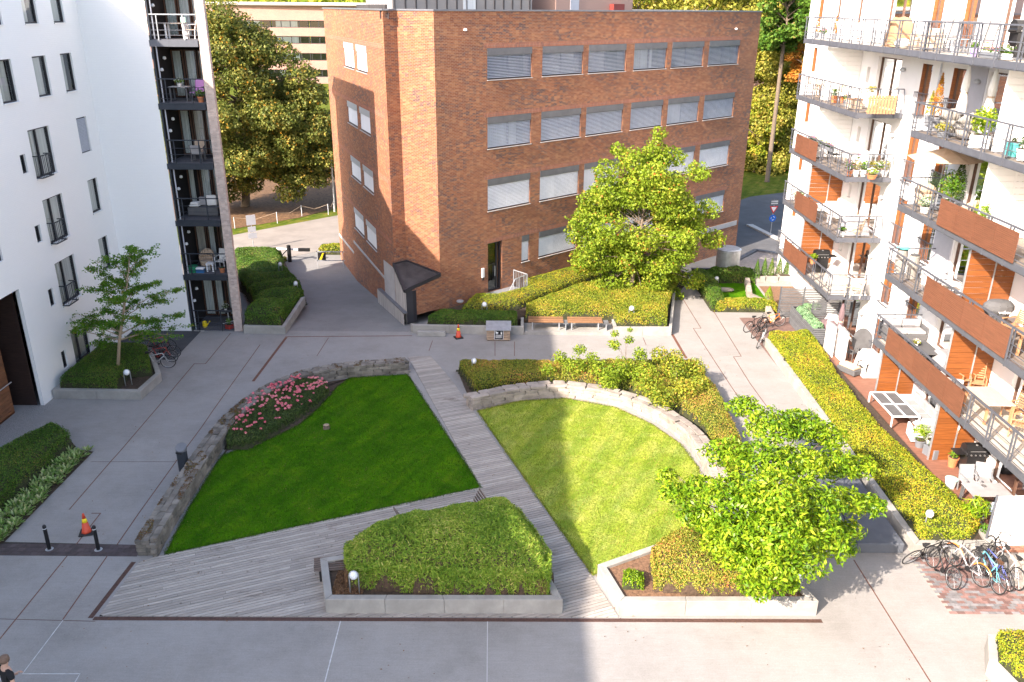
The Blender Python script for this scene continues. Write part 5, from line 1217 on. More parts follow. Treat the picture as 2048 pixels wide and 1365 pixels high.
hedge('hedge', 'dark leafy hedge in front of the round ventilation tower', [(12.4, 50.0), (15.2, 50.0), (15.2, 50.9), (12.4, 50.9)], 0.85, MATS['box_leaves'], dens=1100, L=0.09, W=0.05, r=0.3, amp=0.12, base=0.0)
sheet('small_lawn', [(12.3, 45.6), (15.0, 45.5), (15.2, 50.2), (12.4, 50.2)], 0.014, MATS['lawn'])
hedge('hedge', 'small hedge corner in the planter at the lower right edge', [(PL7[0][0]+.25, PL7[0][1]-.05), (PL7[1][0]+.3, PL7[1][1]+.05), (PL7[2][0]-.2, PL7[2][1]+.2), (PL7[3][0]-.2, PL7[3][1]-.2), (PL7[4][0]+.1, PL7[4][1]-.2)], 0.55, MATS['golden_leaves'], dens=1500, L=0.055, W=0.034, r=0.3, amp=0.06, base=0.34)
x, y = at(664, 506, ZS)
hedge('hedge', 'small bright hedge block beside the road at the corner of the brick building', [(x-0.9, y-0.6), (x+3, y-0.4), (x+3, y+0.8), (x-0.9, y+0.8)], 0.6, MATS['box_leaves_light'], dens=500, L=0.12, W=0.07, r=0.4, amp=0.06, base=ZS)
x, y = at(515, 517, ZS)
hedge('hedge', 'low sunlit hedge end beyond the rolling dark hedge', [(x-6, y-1.6), (x+2.2, y-1.3), (x+2.4, y-0.5), (x-6, y-0.6)], 0.4, MATS['golden_leaves'], dens=500, L=0.1, W=0.06, r=0.4, amp=0.06, base=ZS)
# roses
ro = [at(*p, 0.55) for p in ((452, 876), (447, 846), (486, 790), (538, 762), (600, 744), (650, 752), (658, 768), (632, 792), (585, 822), (540, 850), (492, 874))]
rs_ = hedge('rose_bushes', 'pink flowering rose bushes along the curve of the dark stone wall', ro, 0.46, MATS['rose_leaves'], dens=2300, L=0.055, W=0.035, r=0.4, amp=0.12, nf=3, base=0.03, cat='roses', core='hedge_core')
P_ = np.array(ro); mn = P_.min(0); mx = P_.max(0); pr = rng.random((260, 2))*(mx-mn)+mn; d_ = pdist(pr, P_); pr = pr[(d_ > 0.1)][:150]
mbp = MB(); CS = []; NS = []
for q in pr:
    hz = 0.03+0.46*(0.45+0.55*min(1, (pdist(q[None], P_)[0]/0.4)))+0.06+rng.random()*0.08
    for j in range(rng.integers(1, 4)):
        c_ = np.array([q[0]+rng.normal()*0.07, q[1]+rng.normal()*0.07, hz]); v = sph(22); v[:, 2] = abs(v[:, 2]); CS.append(c_+v*0.042); NS.append(v)
fl = leaves('rose_blooms', np.concatenate(CS), np.concatenate(NS), 0.06, 0.055, MATS['pink_petals'], rs_, spread=0.3)
# hostas, one plant copied along the bed
def hosta():
    t = thing('hosta', 'striped green and cream hosta plant in the row along the left walkway', 'plant', (0, 0, 0), 0, 'striped hostas in the left bed')
    n = 46; a = rng.random(n)*6.28; el = rng.uniform(0.25, 1.15, n); l = rng.uniform(0.12, 0.28, n)
    d = np.column_stack([np.cos(a)*np.cos(el), np.sin(a)*np.cos(el), np.sin(el)])
    C = d*l[:, None]+[0, 0, 0.02]; nn = np.column_stack([-np.cos(a)*np.sin(el), -np.sin(a)*np.sin(el), np.cos(el)])
    leaves('leaf_rosette', C, nn, 0.22, 0.062, MATS['hosta_leaves'], t, spread=0.15, tang=d, world=False, fold=0.05)
    return t
hs = hosta(); first = True; k = 0
for i in range(24):
    f = i/23; xa = -16.55-0.55*max(0, (0.3-f))/0.3; yy = 20.4+7.6*f
    for w_ in (-0.42, -0.05, 0.32):
        p = (xa+w_*0.8+rng.normal()*0.04, yy+rng.normal()*0.05, 0.02); rz = rng.random()*6.28; k += 1
        if first: hs.location = p; first = False
        else:
            d = dup(hs, p, rz); s_ = rng.uniform(0.8, 1.2); d.scale = (s_, s_, s_)
sheet('hosta_bed_soil', [(-17.6, 19.9), (-16.2, 20.0), (-16.05, 28.15), (-17.0, 28.4)], 0.007, MATS['soil'])
sheet('gravel_patch', [(-23, 26.5), (-19.3, 27.5), (-18.3, 30.4), (-19.9, 30.4), (-23, 30.4)], 0.005, MATS['gravel'])
# conifers
def thuja(px, py, z, h, label, lm='thuja_leaves', group=None, r=0.2, xy=None, pot=None):
    x, y = xy or at(px, py, z)
    n = int(900*h); zz = rng.random(n); a = rng.random(n)*6.28; rr = r*(1-zz**1.6)*(0.75+0.35*rng.random(n))
    C = np.column_stack([x+np.cos(a)*rr, y+np.sin(a)*rr, z+0.05+zz*h])
    t = thing('conifer', label, 'conifer', (x, y, z), 0, group)
    build('trunk', MB().tube([(x, y, z), (x, y, z+h*0.8)], [0.03, 0.01], 5), MATS['bark'], t)
    leaves('foliage', C, np.column_stack([np.cos(a), np.sin(a), np.full(n, 0.5)]), 0.09, 0.03, MATS[lm], t, spread=0.5, tang=np.tile([0, 0, 1.0], (n, 1)))
    return t
for k, (px, py) in enumerate([(1512, 556), (1527, 553), (1541, 553), (1557, 551), (1573, 550)]):
    thuja(px, py, 0.3, 1.15, 'slim dark conifer in the row on the concrete boxes behind the tiny garden', 'box_leaves', 'row of slim conifers', 0.22)
thuja(1536, 606, 0.25, 0.95, 'bright yellow green dwarf conifer beside the grey slatted fence', 'thuja_leaves', None, 0.3)
# garage roof, vent tower, garden walls -----------------------------------
t = thing('garage_roof', 'low flat garage roof with dark rim behind the round ventilation tower', 'roof', (16, 53, 0))
gp = [at(1388, 560, 0.3), at(1515, 495, 0.3), (20.8, 56.0), (20.8, 50.9), at(1560, 560, 0.3), (15.2, 51.1), (12.2, 51.1)]
gp = [at(1385, 566, 0.2), at(1512, 500, 0.2), at(1640, 520, 0.2), (17.45, 50.0), (15.3, 50.2), (15.3, 51.0), (11.6, 51.0)]
build('roof_deck', MB().prism(gp, -0.6, 0.12), mat('roof_gravel', (0.30, 0.27, 0.25), 0.9, 0.25, 6, 0.4, 60, stain=0.15), t)
mb = MB()
for k in range(2):
    a, b = gp[k], gp[k+1]; mb.bar((*a, 0.16), (*b, 0.16), 0.3, 0.16)
build('roof_rim', mb, MATS['steel_grey'], t)
x, y = at(1453, 548, 0.2)
t = thing('ventilation_tower', 'round galvanised ventilation tower on a square plinth', 'vent', (x, y, 0))
build('plinth', MB().prism([(x-1.5, y-.1), (x, y-1.25), (x+1.45, y-.05), (x, y+1.0)], 0.0, 0.28), MATS['galvanised'], t)
build('drum', MB().lathe([(0.72, 0.45), (0.74, 0.5), (0.74, 1.75), (0.71, 1.8)], (x, y, 0), 28), MATS['galvanised'], t, smooth=False)
build('neck', MB().lathe([(0.6, 0.28), (0.6, 0.46)], (x, y, 0), 20), MATS['dark_frame'], t)
build('lid_rim', MB().lathe([(0.70, 1.8), (0.76, 1.82), (0.76, 1.87), (0.66, 1.93)], (x, y, 0), 28), MATS['galvanised'], t)
t = thing('roof_upstand', 'black upstand wall between the dark hedge and the ventilation tower', 'wall', (12, 51.05, 0))
build('upstand', MB().box(11.4, 50.98, 0, 15.2, 51.1, 0.62), MATS['black_metal'], t); build('upstand_cap', MB().box(11.35, 50.94, 0.62, 15.25, 51.14, 0.66), MATS['steel_grey'], t)
gw = thing('garden_wall', 'pale rubble garden wall dividing the tiny lawn from the bark bed', 'wall', (*at(1520, 580), 0))
for a, b in (((1492, 562), (1499, 600)), ((1499, 600), (1528, 612)), ((1528, 612), (1545, 645))):
    A_, B_ = Vector(at(*a)), Vector(at(*b)); L_ = (B_-A_).length; n = max(2, int(L_/0.45)); an = math.atan2((B_-A_).y, (B_-A_).x)
    for k in range(n):
        c_ = A_.lerp(B_, (k+.5)/n)
        for j in range(2): block('stone', MATS['stone_pale'], c_.x, c_.y, 0.1+0.19*j, L_/n*1.0, 0.3, 0.2, an, gw, mesh=STM[(k+j) % 7])
sheet('bark_bed', [(15.2, 44.8), (17.4, 44.6), (17.4, 49.4), (15.3, 49.4)], 0.016, MATS['bark_mulch'])
for k in range(3):
    t = thing('concrete_box', 'pale concrete trough under the slim conifers, number %s from the left' % ['one', 'two', 'three'][k], 'trough', (*at(1510+27*k, 566), 0))
    x, y = at(1506+26*k, 566); x2, _ = at(1530+26*k, 566)
    build('trough', MB().box(x, y, 0, x2, y+0.5, 0.42), MATS['planter_concrete'], t, bevel=0.02)
    build('soil_fill', MB().box(x+0.05, y+0.05, 0.42, x2-0.05, y+0.45, 0.425), MATS['soil'], t)
t = thing('boulder', 'flat pale stone slab lying on the tiny lawn', 'stone', (*at(1447, 582), 0))
x, y = at(1447, 583); build('boulder', MB().lathe([(0.45, 0), (0.6, 0.08), (0.5, 0.18), (0.1, 0.22)], (x, y, 0), 9, 1.1, 0.5), MATS['stone_pale'], t)
# distant trees -----------------------------------------------------------
c0 = atY(455, 215, 76)
cl = ell(c0, 6.2, 6.0, 8.6, 62, 1.2, 2.1, lambda z: 1.0 if z < 0.2 else 1.0-0.4*z, 0.6)+ell(atY(580, 275, 77), 4.6, 5, 5.0, 42, 1.1, 1.9, None, 0.6)+[(atY(a, b, 76), r) for a, b, r in ((520, 90, 1.6), (560, 110, 1.5), (600, 150, 1.5), (625, 190, 1.4), (480, 60, 1.5), (440, 45, 1.4), (640, 240, 1.3))]
tree('tree', 'huge olive and yellow lime tree across the road behind the balcony tower', (c0.x, 78, ZS), cl, MATS['lime_leaves'], 170000, 0.23, 0.16, trunk=0.4, flat=0.72, fork=2.0, shell=0.6, twigs=False)
def far_tree(label, px, py, Y, rx, rz, n, nl, lm, L=0.4, ry=None, trunk=0.25, prof=None, base=None):
    c0 = atY(px, py, Y); cl = ell(c0, rx, ry or rx*0.85, rz, n, rx*0.22, rx*0.36, prof, 0.5)
    return tree('tree', label, (c0.x, Y, ZS if base is None else base), cl, MATS[lm], nl, L, L*0.68, trunk=trunk, flat=0.75, fork=max(ZS+1.2, c0.z-rz*0.8), twigs=False)
far_tree('tall pale yellow green tree right behind the far corner of the brick building', 1545, 190, 100, 5.4, 12.0, 88, 66000, 'pale_leaves', 0.32, trunk=0.12)
far_tree('dark green tree crown above the pale tree at the top right', 1575, 25, 92, 3.4, 4.2, 34, 15000, 'box_leaves', 0.34)
far_tree('orange and green bush beside the pink retaining wall', 1612, 115, 92, 2.2, 2.6, 18, 6000, 'orange_leaves', 0.3, base=4.0)
far_tree('small round street tree with thin trunk near the far stone wall', 1568, 245, 104, 2.3, 3.0, 22, 9000, 'box_leaves', 0.3, trunk=0.12)
far_tree('leafy bright green tree at the far corner of the street', 1518, 265, 98, 3.0, 4.0, 26, 14000, 'box_leaves_light', 0.34)
for k, (px, rx, lm, py) in enumerate([(1085, 5, 'box_leaves_light', 22), (1275, 6, 'pale_leaves', 18), (1345, 5.5, 'box_leaves_light', 14), (1410, 6, 'pale_leaves', 16), (1470, 6, 'box_leaves_light', 10), (1530, 6, 'lime_leaves', 8), (1600, 7, 'pale_leaves', 20), (1640, 6, 'lime_leaves', 70)]):
    far_tree(['yellow green tree top showing above the brick roof, leftmost', 'pale tree top above the roof beside the red cabinet', 'green tree top in the middle of the roofline row', 'pale bushy tree top near the right roof corner', 'green tree top just left of the roof corner', 'olive tree top at the roof corner', 'pale tree behind the white apartment block edge', 'olive tree low behind the white block edge'][k], px, py, 122+6*(k % 3), rx, 7.5, 22, 6500, lm, 0.55)
# distant structures
bo = thing('distant_office', 'long pale pink office with ribbon windows far behind the lime tree', 'building', (-60, 210, ZS))
BY = (-130.0, 210.0); bd = (0.9997, 0.02)
bops = [(2, 98, 16-(16-z1_), 16-(16-z0_)) for z0_, z1_ in ()]
bands = [(11.0, 12.6), (7.4, 9.1), (3.6, 5.3), (-0.2, 1.5)]
wall('front_wall', BY, bd, 0, 110, -2, 16.2, [(1.5, 108, a, b) for a, b in bands], MATS['pink_brick'], bo, dep=0.4)
for a, b in bands:
    for j in range(12): window(bo, BY, bd, 1.5+j*8.87, 1.5+(j+1)*8.87-0.3, a, b, 1, dep=0.3, fw_=0.15, mull=(0.25, 0.5, 0.75), fill='curtain' if j % 3 else None, fillfrac=(0.1, 0.7), sill=None)
build('roof', MB().box(-130, 210.5, 15.9, -20, 240, 16.1), MATS['zinc'], bo)
build('parapet_coping', pbox(MB(), BY, bd, 0, 110, 16.2, 16.6, -0.4, 0.1), MATS['sill_metal'], bo)
rw = thing('retaining_wall', 'pink brick retaining wall with railing on the slope at the top right', 'wall', (30, 108, ZS))
wall('brick_face', (29.0, 108), (1, 0), 0, 14, -2, 9.4, [], MATS['pink_brick'], rw)
mb = MB().bar((29, 108, 10.6), (43, 108, 10.6), 0.1)
for k in range(12): mb.bar((29+k*1.2, 108, 9.4), (29+k*1.2, 108, 10.6), 0.06)
build('railing', mb, MATS['galvanised'], rw)
sw = thing('low_stone_wall', 'low grey stone wall along the far side of the street', 'wall', (27, 110, ZS))
for k in range(16): block('stone', MATS['stone'], 22.5+k*1.05, 108.5-k*0.35, ZS+0.5, 1.0, 0.5, 1.1, -0.3, sw, mesh=STM[k % 7])
slab('grass_bank', [(18, 103), (44, 93), (46, 100), (20, 110)], ZS-0.2, ZS+0.03, MATS['lawn'])
# wooded hillside
mb = MB(); nx_, ny_ = 40, 12
hv = {}
for j in range(ny_):
    for i in range(nx_):
        X = -300+i*16; Y = 250+j*22; hz = ZS+max(0, (Y-250))*0.16+3*math.sin(X*0.03+j)+2*math.sin(X*0.11); mb.v.append((X, Y, hz))
for j in range(ny_-1):
    for i in range(nx_-1): a = j*nx_+i; mb.f.append((a, a+1, a+nx_+1, a+nx_))
build('hill', mb, MATS['verge'], kind='structure', smooth=True)
n = 60000; X = rng.uniform(-300, 320, n); Y = rng.uniform(250, 420, n); b_ = 5.5*np.abs(np.sin(X*0.21+np.sin(Y*0.3)))*np.abs(np.sin(Y*0.17+X*0.05))
hf = leaves('forest', np.column_stack([X, Y, ZS+(Y-250)*0.16+3+b_+rng.random(n)*5]), np.tile([0, -0.3, 1.0], (n, 1)), 2.4, 1.6, MATS['box_leaves_light'], None, spread=0.8)
setp(hf, 'far wooded hillside showing as a thin green strip along the top', 'forest')

# fallen leaves and grit on the paving
n = 1500; Q = np.column_stack([rng.uniform(-16, 14, n), rng.uniform(15, 41, n)]); k = fnoise(Q, 0.7) > 0.15; Q = Q[k]
fl = leaves('fallen_leaves', np.column_stack([Q, np.full(len(Q), 0.034)]), np.tile([0, 0, 1.0], (len(Q), 1)), 0.055, 0.035, MATS['dry_stems'], None, spread=0.15)
setp(fl, 'small dry leaves scattered over paving, deck and lawns', 'leaves')
# ------------------------------------------------------------------ small things in the courtyard
mat('bike_black', (0.02, 0.02, 0.022), 0.35, 0.1, 3, metal=0.2)
mat('chrome', (0.45, 0.45, 0.46), 0.3, 0.1, 3, metal=0.8)
mat('teal_paint', (0.12, 0.38, 0.45), 0.35, 0.05); mat('blue_paint', (0.10, 0.13, 0.42), 0.35, 0.05)
mat('red_paint', (0.35, 0.04, 0.03), 0.35, 0.05); mat('orange_paint', (0.65, 0.20, 0.03), 0.35, 0.05)
mat('silver_paint', (0.55, 0.55, 0.57), 0.35, 0.05, metal=0.3); mat('brown_saddle', (0.09, 0.045, 0.025), 0.5)
mat('fabric_grey', (0.30, 0.29, 0.30), 0.9, 0.12, 3, 0.2, 60); mat('fabric_light', (0.52, 0.50, 0.49), 0.9, 0.1, 3, 0.2, 60)
mat('fabric_dark', (0.10, 0.10, 0.105), 0.9, 0.15, 3, 0.2, 60); mat('fabric_white', (0.75, 0.74, 0.72), 0.9, 0.06, 3, 0.1, 60)
mat('fabric_beige', (0.50, 0.38, 0.28), 0.9, 0.12, 3, 0.2, 60); mat('fabric_brown', (0.33, 0.20, 0.11), 0.85, 0.15, 3, 0.2, 60)
mat('fabric_plum', (0.15, 0.10, 0.11), 0.85, 0.15, 3, 0.2, 60); mat('fabric_purple', (0.50, 0.24, 0.56), 0.8, 0.06)
mat('rattan', (0.48, 0.36, 0.26), 0.8, 0.3, 22, 0.7, 60); mat('rattan_grey', (0.26, 0.24, 0.22), 0.8, 0.3, 22, 0.7, 60)
mat('teak', (0.42, 0.22, 0.115), 0.6, 0.25, 4, 0.1, 40, stretch=(1, 8, 8)); mat('table_oak', (0.50, 0.40, 0.31), 0.6, 0.15, 4, 0.1, 40, stretch=(8, 1, 8))
mat('terracotta', (0.47, 0.17, 0.07), 0.8, 0.12, 4); mat('turquoise_glaze', (0.10, 0.42, 0.42), 0.25, 0.08)
mat('purple_plastic', (0.42, 0.30, 0.66), 0.4, 0.05); mat('green_plastic', (0.02, 0.20, 0.10), 0.4, 0.08); mat('blue_plastic', (0.03, 0.13, 0.30), 0.4)
mat('pot_grey', (0.16, 0.17, 0.19), 0.6, 0.1); mat('pot_white', (0.74, 0.73, 0.71), 0.5, 0.05); mat('grill_black', (0.022, 0.022, 0.024), 0.3, 0.1, metal=0.2)
mat('charcoal_slat', (0.13, 0.135, 0.145), 0.6, 0.12, 3, rnd=0.2); mat('skin', (0.55, 0.33, 0.24), 0.5, 0.05); mat('hair', (0.16, 0.10, 0.07), 0.7, 0.3, 20)
mat('black_cloth', (0.012, 0.012, 0.014), 0.9, 0.1); mat('white_print', (0.8, 0.8, 0.8), 0.7); mat('sign_white', (0.8, 0.8, 0.8), 0.5)
mat('sign_red', (0.55, 0.03, 0.03), 0.4); mat('sign_blue', (0.01, 0.12, 0.50), 0.4); mat('old_timber', (0.38, 0.28, 0.20), 0.8, 0.45, 3, 0.3, 40, stretch=(1, 1, 8), rnd=0.3)
mat('mint_plastic', (0.35, 0.62, 0.55), 0.4); mat('flower_white', (0.8, 0.78, 0.7), 0.6, 0.2, 9)
leafmat('white_petals', [(0.0, (0.6, 0.5, 0.45)), (0.5, (0.75, 0.68, 0.6)), (1, (0.85, 0.8, 0.75))], 0.2)
leafmat('magenta_petals', [(0.0, (0.5, 0.05, 0.25)), (0.5, (0.65, 0.15, 0.35)), (1, (0.75, 0.35, 0.45))], 0.2)
M_ = MATS
def box1(name, m, parent, *a, bevel=0.0, world=False): return build(name, MB().box(*a), M_[m], parent, world=world, bevel=bevel)
def cone_thing(p, lab):
    t = thing('traffic_cone', lab, 'traffic cone', (*p, 0), rng.uniform(0, 1), 'traffic cones')
    box1('base', 'rubber', t, -0.22, -0.22, 0, 0.22, 0.22, 0.05, bevel=0.02)
    build('cone', MB().lathe([(0.155, 0.05), (0.135, 0.10), (0.085, 0.42)], n=20), M_['orange_plastic'], t, world=False, smooth=True)
    build('yellow_band', MB().lathe([(0.088, 0.42), (0.060, 0.56)], n=20), M_['yellow_plastic'], t, world=False, smooth=True)
    build('tip', MB().lathe([(0.060, 0.56), (0.030, 0.72), (0.022, 0.74)], n=20), M_['orange_plastic'], t, world=False, smooth=True)
cone_thing(at(174, 1066), 'orange traffic cone with yellow band between the two black bollards')
cone_thing(at(917, 676), 'orange traffic cone with yellow band in front of the upper planter wall')
for (px, py, w_) in ((99, 1099, 'left'), (197, 1100, 'right')):
    p = at(px, py); t = thing('bollard', 'black steel bollard with a thin white ring, the %s of the pair' % w_, 'bollard', (*p, 0), 0, 'bollards across the left walkway')
    build('post', MB().lathe([(0.058, 0), (0.058, 0.80), (0.056, 0.865), (0.035, 0.90)], n=18), M_['black_metal'], t, world=False, smooth=False)
    build('white_ring', MB().lathe([(0.060, 0.77), (0.0605, 0.79)], n=18), M_['slat_white'], t, world=False)
    build('foot_ring', MB().lathe([(0.12, 0), (0.12, 0.012), (0.06, 0.018)], n=18), M_['galvanised'], t, world=False)
p = at(369, 942); t = thing('waste_bin', 'dark oval waste bin with slanted lid behind the stone wall', 'waste bin', (*p, 0), -0.3)
build('body', MB().lathe([(0.20, 0), (0.21, 0.05), (0.21, 0.86)], n=24, sy=0.75), M_['steel_dark'], t, world=False)
mb = MB().lathe([(0.215, 0.86), (0.22, 0.90), (0.215, 1.0)], n=24, sy=0.75); mb.v = [(x, y, z+(0.10*(y/0.16) if z > 0.95 else 0)) for x, y, z in mb.v]
build('lid', mb, M_['coping'], t, world=False)
build('slot', MB().box(-0.12, -0.175, 0.78, 0.12, -0.15, 0.84), M_['rubber'], t, world=False)
# timber bin with the dog sign
p = at(997, 678); t = thing('dog_waste_box', 'timber box with sloping metal lid and a black dog sign', 'box', (*p, 0))
W_ = 0.60
for k in range(4): build('timber', MB().box(-W_+rng.normal()*0.004, -0.32, 0.03+k*0.155, W_+rng.normal()*0.004, 0.34, 0.175+k*0.155), M_['old_timber'], t, world=False, bevel=0.012)
build('lid', MB().poly([(-W_-.05, -0.40, 0.64), (W_+.05, -0.40, 0.64), (W_+.05, 0.38, 0.86), (-W_-.05, 0.38, 0.86)]).poly([(-W_-.05, -0.40, 0.60), (W_+.05, -0.40, 0.60), (W_+.05, -0.40, 0.64), (-W_-.05, -0.40, 0.64)]).poly([(-W_-.05, 0.38, 0.60), (W_+.05, 0.38, 0.60), (W_+.05, 0.38, 0.86), (-W_-.05, 0.38, 0.86)]), M_['galvanised'], t, world=False)
build('under_box', MB().box(-W_+.04, -0.28, 0, W_-.04, 0.3, 0.6), M_['rubber'], t, world=False)
sg = build('sign_plate', MB().box(-0.19, -0.345, 0.10, 0.23, -0.330, 0.60), M_['black_metal'], t, world=False)
build('sign_rim', MB().box(-0.215, -0.332, 0.08, 0.255, -0.3275, 0.62), M_['slat_white'], t, world=False)
ic = MB(); y_ = -0.348
def rc(a, b, c, d): ic.quad((a, y_, b), (c, y_, b), (c, y_, d), (a, y_, d))
rc(-0.13, 0.44, -0.02, 0.50); rc(-0.15, 0.49, -0.10, 0.545); rc(-0.13, 0.385, -0.115, 0.44); rc(-0.10, 0.385, -0.085, 0.44); rc(-0.055, 0.385, -0.04, 0.44); rc(-0.032, 0.385, -0.018, 0.44)
ic.tri((-0.02, y_, 0.48), (0.03, y_, 0.52), (-0.02, y_, 0.50)); rc(0.11, 0.47, 0.19, 0.49); rc(0.125, 0.385, 0.175, 0.46); rc(0.13, 0.50, 0.17, 0.53)
for k in range(4): rc(-0.15, 0.325-k*0.05, 0.19-0.03*(k % 2), 0.345-k*0.05)
build('pictogram', ic, M_['white_print'], sg, world=False)
# benches on the ledge
slab('bench_ledge', [(0.65, 40.85), (5.33, 40.85), (5.33, 42.2), (0.65, 42.2)], 0.001, 0.16, MATS['planter_concrete'])
def bench(loc, lab, L_=1.85, m='bench_wood', rz=0.0, seat=0.45, base=0.16):
    t = thing('bench', lab, 'bench', loc, rz, 'wooden benches below the hedge')
    for k in range(7): box1('seat_slat', m, t, -L_/2, -0.30+k*0.078, seat-0.03, L_/2, -0.30+k*0.078+0.062, seat, bevel=0.004)
    for k in range(2): 
        mb = MB().box(-L_/2, 0, 0, L_/2, 0.07, 0.03); mb.v = [(x, y+0.255+0.075*k, z+seat-0.005+0.03*k) for x, y, z in mb.v]; build('back_slat', mb, M_[m], t, world=False, bevel=0.004)
    for s_ in (-1, 1): build('leg', MB().box(s_*L_*0.38-0.03, -0.25, 0, s_*L_*0.38+0.03, -0.19, seat-.03).box(s_*L_*0.38-0.03, 0.16, 0, s_*L_*0.38+0.03, 0.22, seat-.03), M_['galvanised'], t, world=False)
bench((1.78, 41.45, 0.16), 'left wooden slat bench standing half in shade beside the dog sign box')
bench((3.85, 41.45, 0.16), 'right wooden slat bench fully in the sun below the pale hedge')
for x in (2.83, 4.97):
    t = thing('bench_grille', 'small grey grille next to the %s bench' % ('left' if x < 3 else 'right'), 'grille', (x, 41.4, 0.16))
    for k in range(5): box1('bar', 'charcoal_slat', t, -0.13, -0.30+k*0.13, 0.36, 0.13, -0.23+k*0.13, 0.39)
    box1('frame', 'galvanised', t, -0.02, -0.3, 0, 0.02, 0.3, 0.36)
# weathered loungers built round the bamboo mound
def slat_lounger(p, q, lab, wd=0.55, ends=True):
    p = Vector((*p, 0)); q = Vector((*q, 0)); d = (q-p).normalized(); L_ = (q-p).length; n_ = Vector((-d.y, d.x, 0))
    t = thing('slatted_bench', lab, 'bench', tuple(p))
    n = int(L_/0.10)
    for k in range(n):
        c_ = p+d*(0.05+k*0.10); build('slat', MB().bar(c_+Vector((0, 0, 0.42)), c_+n_*wd+Vector((0, 0, 0.42)), 0.07, 0.03), M_['grey_slat'], t)
    if ends:
        for e, s_ in ((p, -1), (q, 1)):
            for j in range(5): build('back_slat', MB().bar(e+d*s_*(0.04+0.05*j)+n_*0.02+Vector((0, 0, 0.46+0.09*j)), e+d*s_*(0.04+0.05*j)+n_*wd+Vector((0, 0, 0.46+0.09*j)), 0.025, 0.075), M_['grey_slat'], t)
    build('frame', MB().bar(p+n_*0.08+Vector((0, 0, 0.38)), q+n_*0.08+Vector((0, 0, 0.38)), 0.05, 0.05).bar(p+n_*(wd-.08)+Vector((0, 0, 0.38)), q+n_*(wd-.08)+Vector((0, 0, 0.38)), 0.05).bar(p+n_*0.1, p+n_*0.1+Vector((0, 0, .38)), 0.05).bar(q+n_*0.1, q+n_*0.1+Vector((0, 0, .38)), 0.05), M_['rubber'], t)
slat_lounger((-3.35, 22.75), (-1.05, 23.72), 'long weathered slatted bench with raised ends behind the bamboo mound', 0.62)
t = thing('slatted_bench', 'small dark slatted bench against the left end of the front planter', 'bench', (-6.1, 20.2, 0))
for k in range(7):
    a_ = Vector((*at(628, 1118+k*4.0, 0.45), 0.45)); b_ = Vector((*at(690, 1112+k*4.4, 0.45), 0.45)); build('slat', MB().bar(a_, b_, 0.055, 0.03), M_['grey_slat'], t)
build('frame', MB().bar((*at(634, 1122, 0.4), 0.38), (*at(640, 1142, 0.4), 0.38), 0.05).bar((*at(634, 1122, 0.4), 0.0), (*at(634, 1122, 0.4), 0.38), 0.05).bar((*at(640, 1142, 0.4), 0), (*at(640, 1142, 0.4), 0.38), 0.05), M_['rubber'], t)
# hoop lamps
def hoop(p, z, lab, h=0.78, rz=0.0):
    t = thing('garden_lamp', lab, 'lamp', (*p, z), rz, 'hoop shaped garden lamps')
    pts = [(-0.13, 0, 0), (-0.13, 0, h-0.13)]+[(-0.13*math.cos(a), 0, h-0.13+0.13*math.sin(a)) for a in np.linspace(0.3, math.pi-0.3, 7)]+[(0.13, 0, h-0.13), (0.13, 0, 0)]
    build('hoop', MB().tube(pts, 0.019, 8), M_['galvanised'], t, world=False, smooth=True)
    build('globe', MB().lathe([(0.03, h-0.27), (0.10, h-0.22), (0.125, h-0.15), (0.11, h-0.07), (0.06, h-0.02), (0.01, h-0.005)], n=16), M_['lamp_white'], t, world=False, smooth=True)
for px, py, z, lab, rz in ((710, 1188, 0.4, 'hoop garden lamp on the bare soil of the front bamboo planter', 0), (1592, 1186, 0.4, 'hoop garden lamp in the right corner of the sunlit planter', 0.25), (258, 772, 0.3, 'hoop garden lamp beside the small tree of the left planter', 0.4),
                       (948, 748, 0.25, 'garden lamp poking out of the russet hedge at the boardwalk', 0.9), (969, 632, 0.5, 'garden lamp in the dark hedge behind the dog sign box', 0), (1262, 640, 0.5, 'garden lamp in the pale hedge right of the benches', 0),
                       (562, 548, -0.2, 'farthest garden lamp in the rolling hedge beside the ramp', 1), (593, 588, 0.2, 'middle garden lamp in the rolling hedge beside the ramp', 1), (553, 634, 0.45, 'nearest garden lamp in the rolling hedge beside the ramp', 1),
                       (1852, 1062, 0.45, 'garden lamp standing in the golden hedge near the bikes', 0.5), (1379, 575, 0.1, 'garden lamp at the top of the right walkway', 0), (1431, 578, 0.0, 'garden lamp behind the tiny lawn stone', 0)):
    hoop(at(px, py, z), z, lab, rz=rz)
t = thing('spotlight', 'flat round grey floor spotlight at the back edge of the dark hedge', 'lamp', (*at(920, 603, 0.95), 0.9)); build('head', MB().lathe([(0.16, 0), (0.20, 0.05), (0.19, 0.09)], n=16), M_['galvanised'], t, world=False)
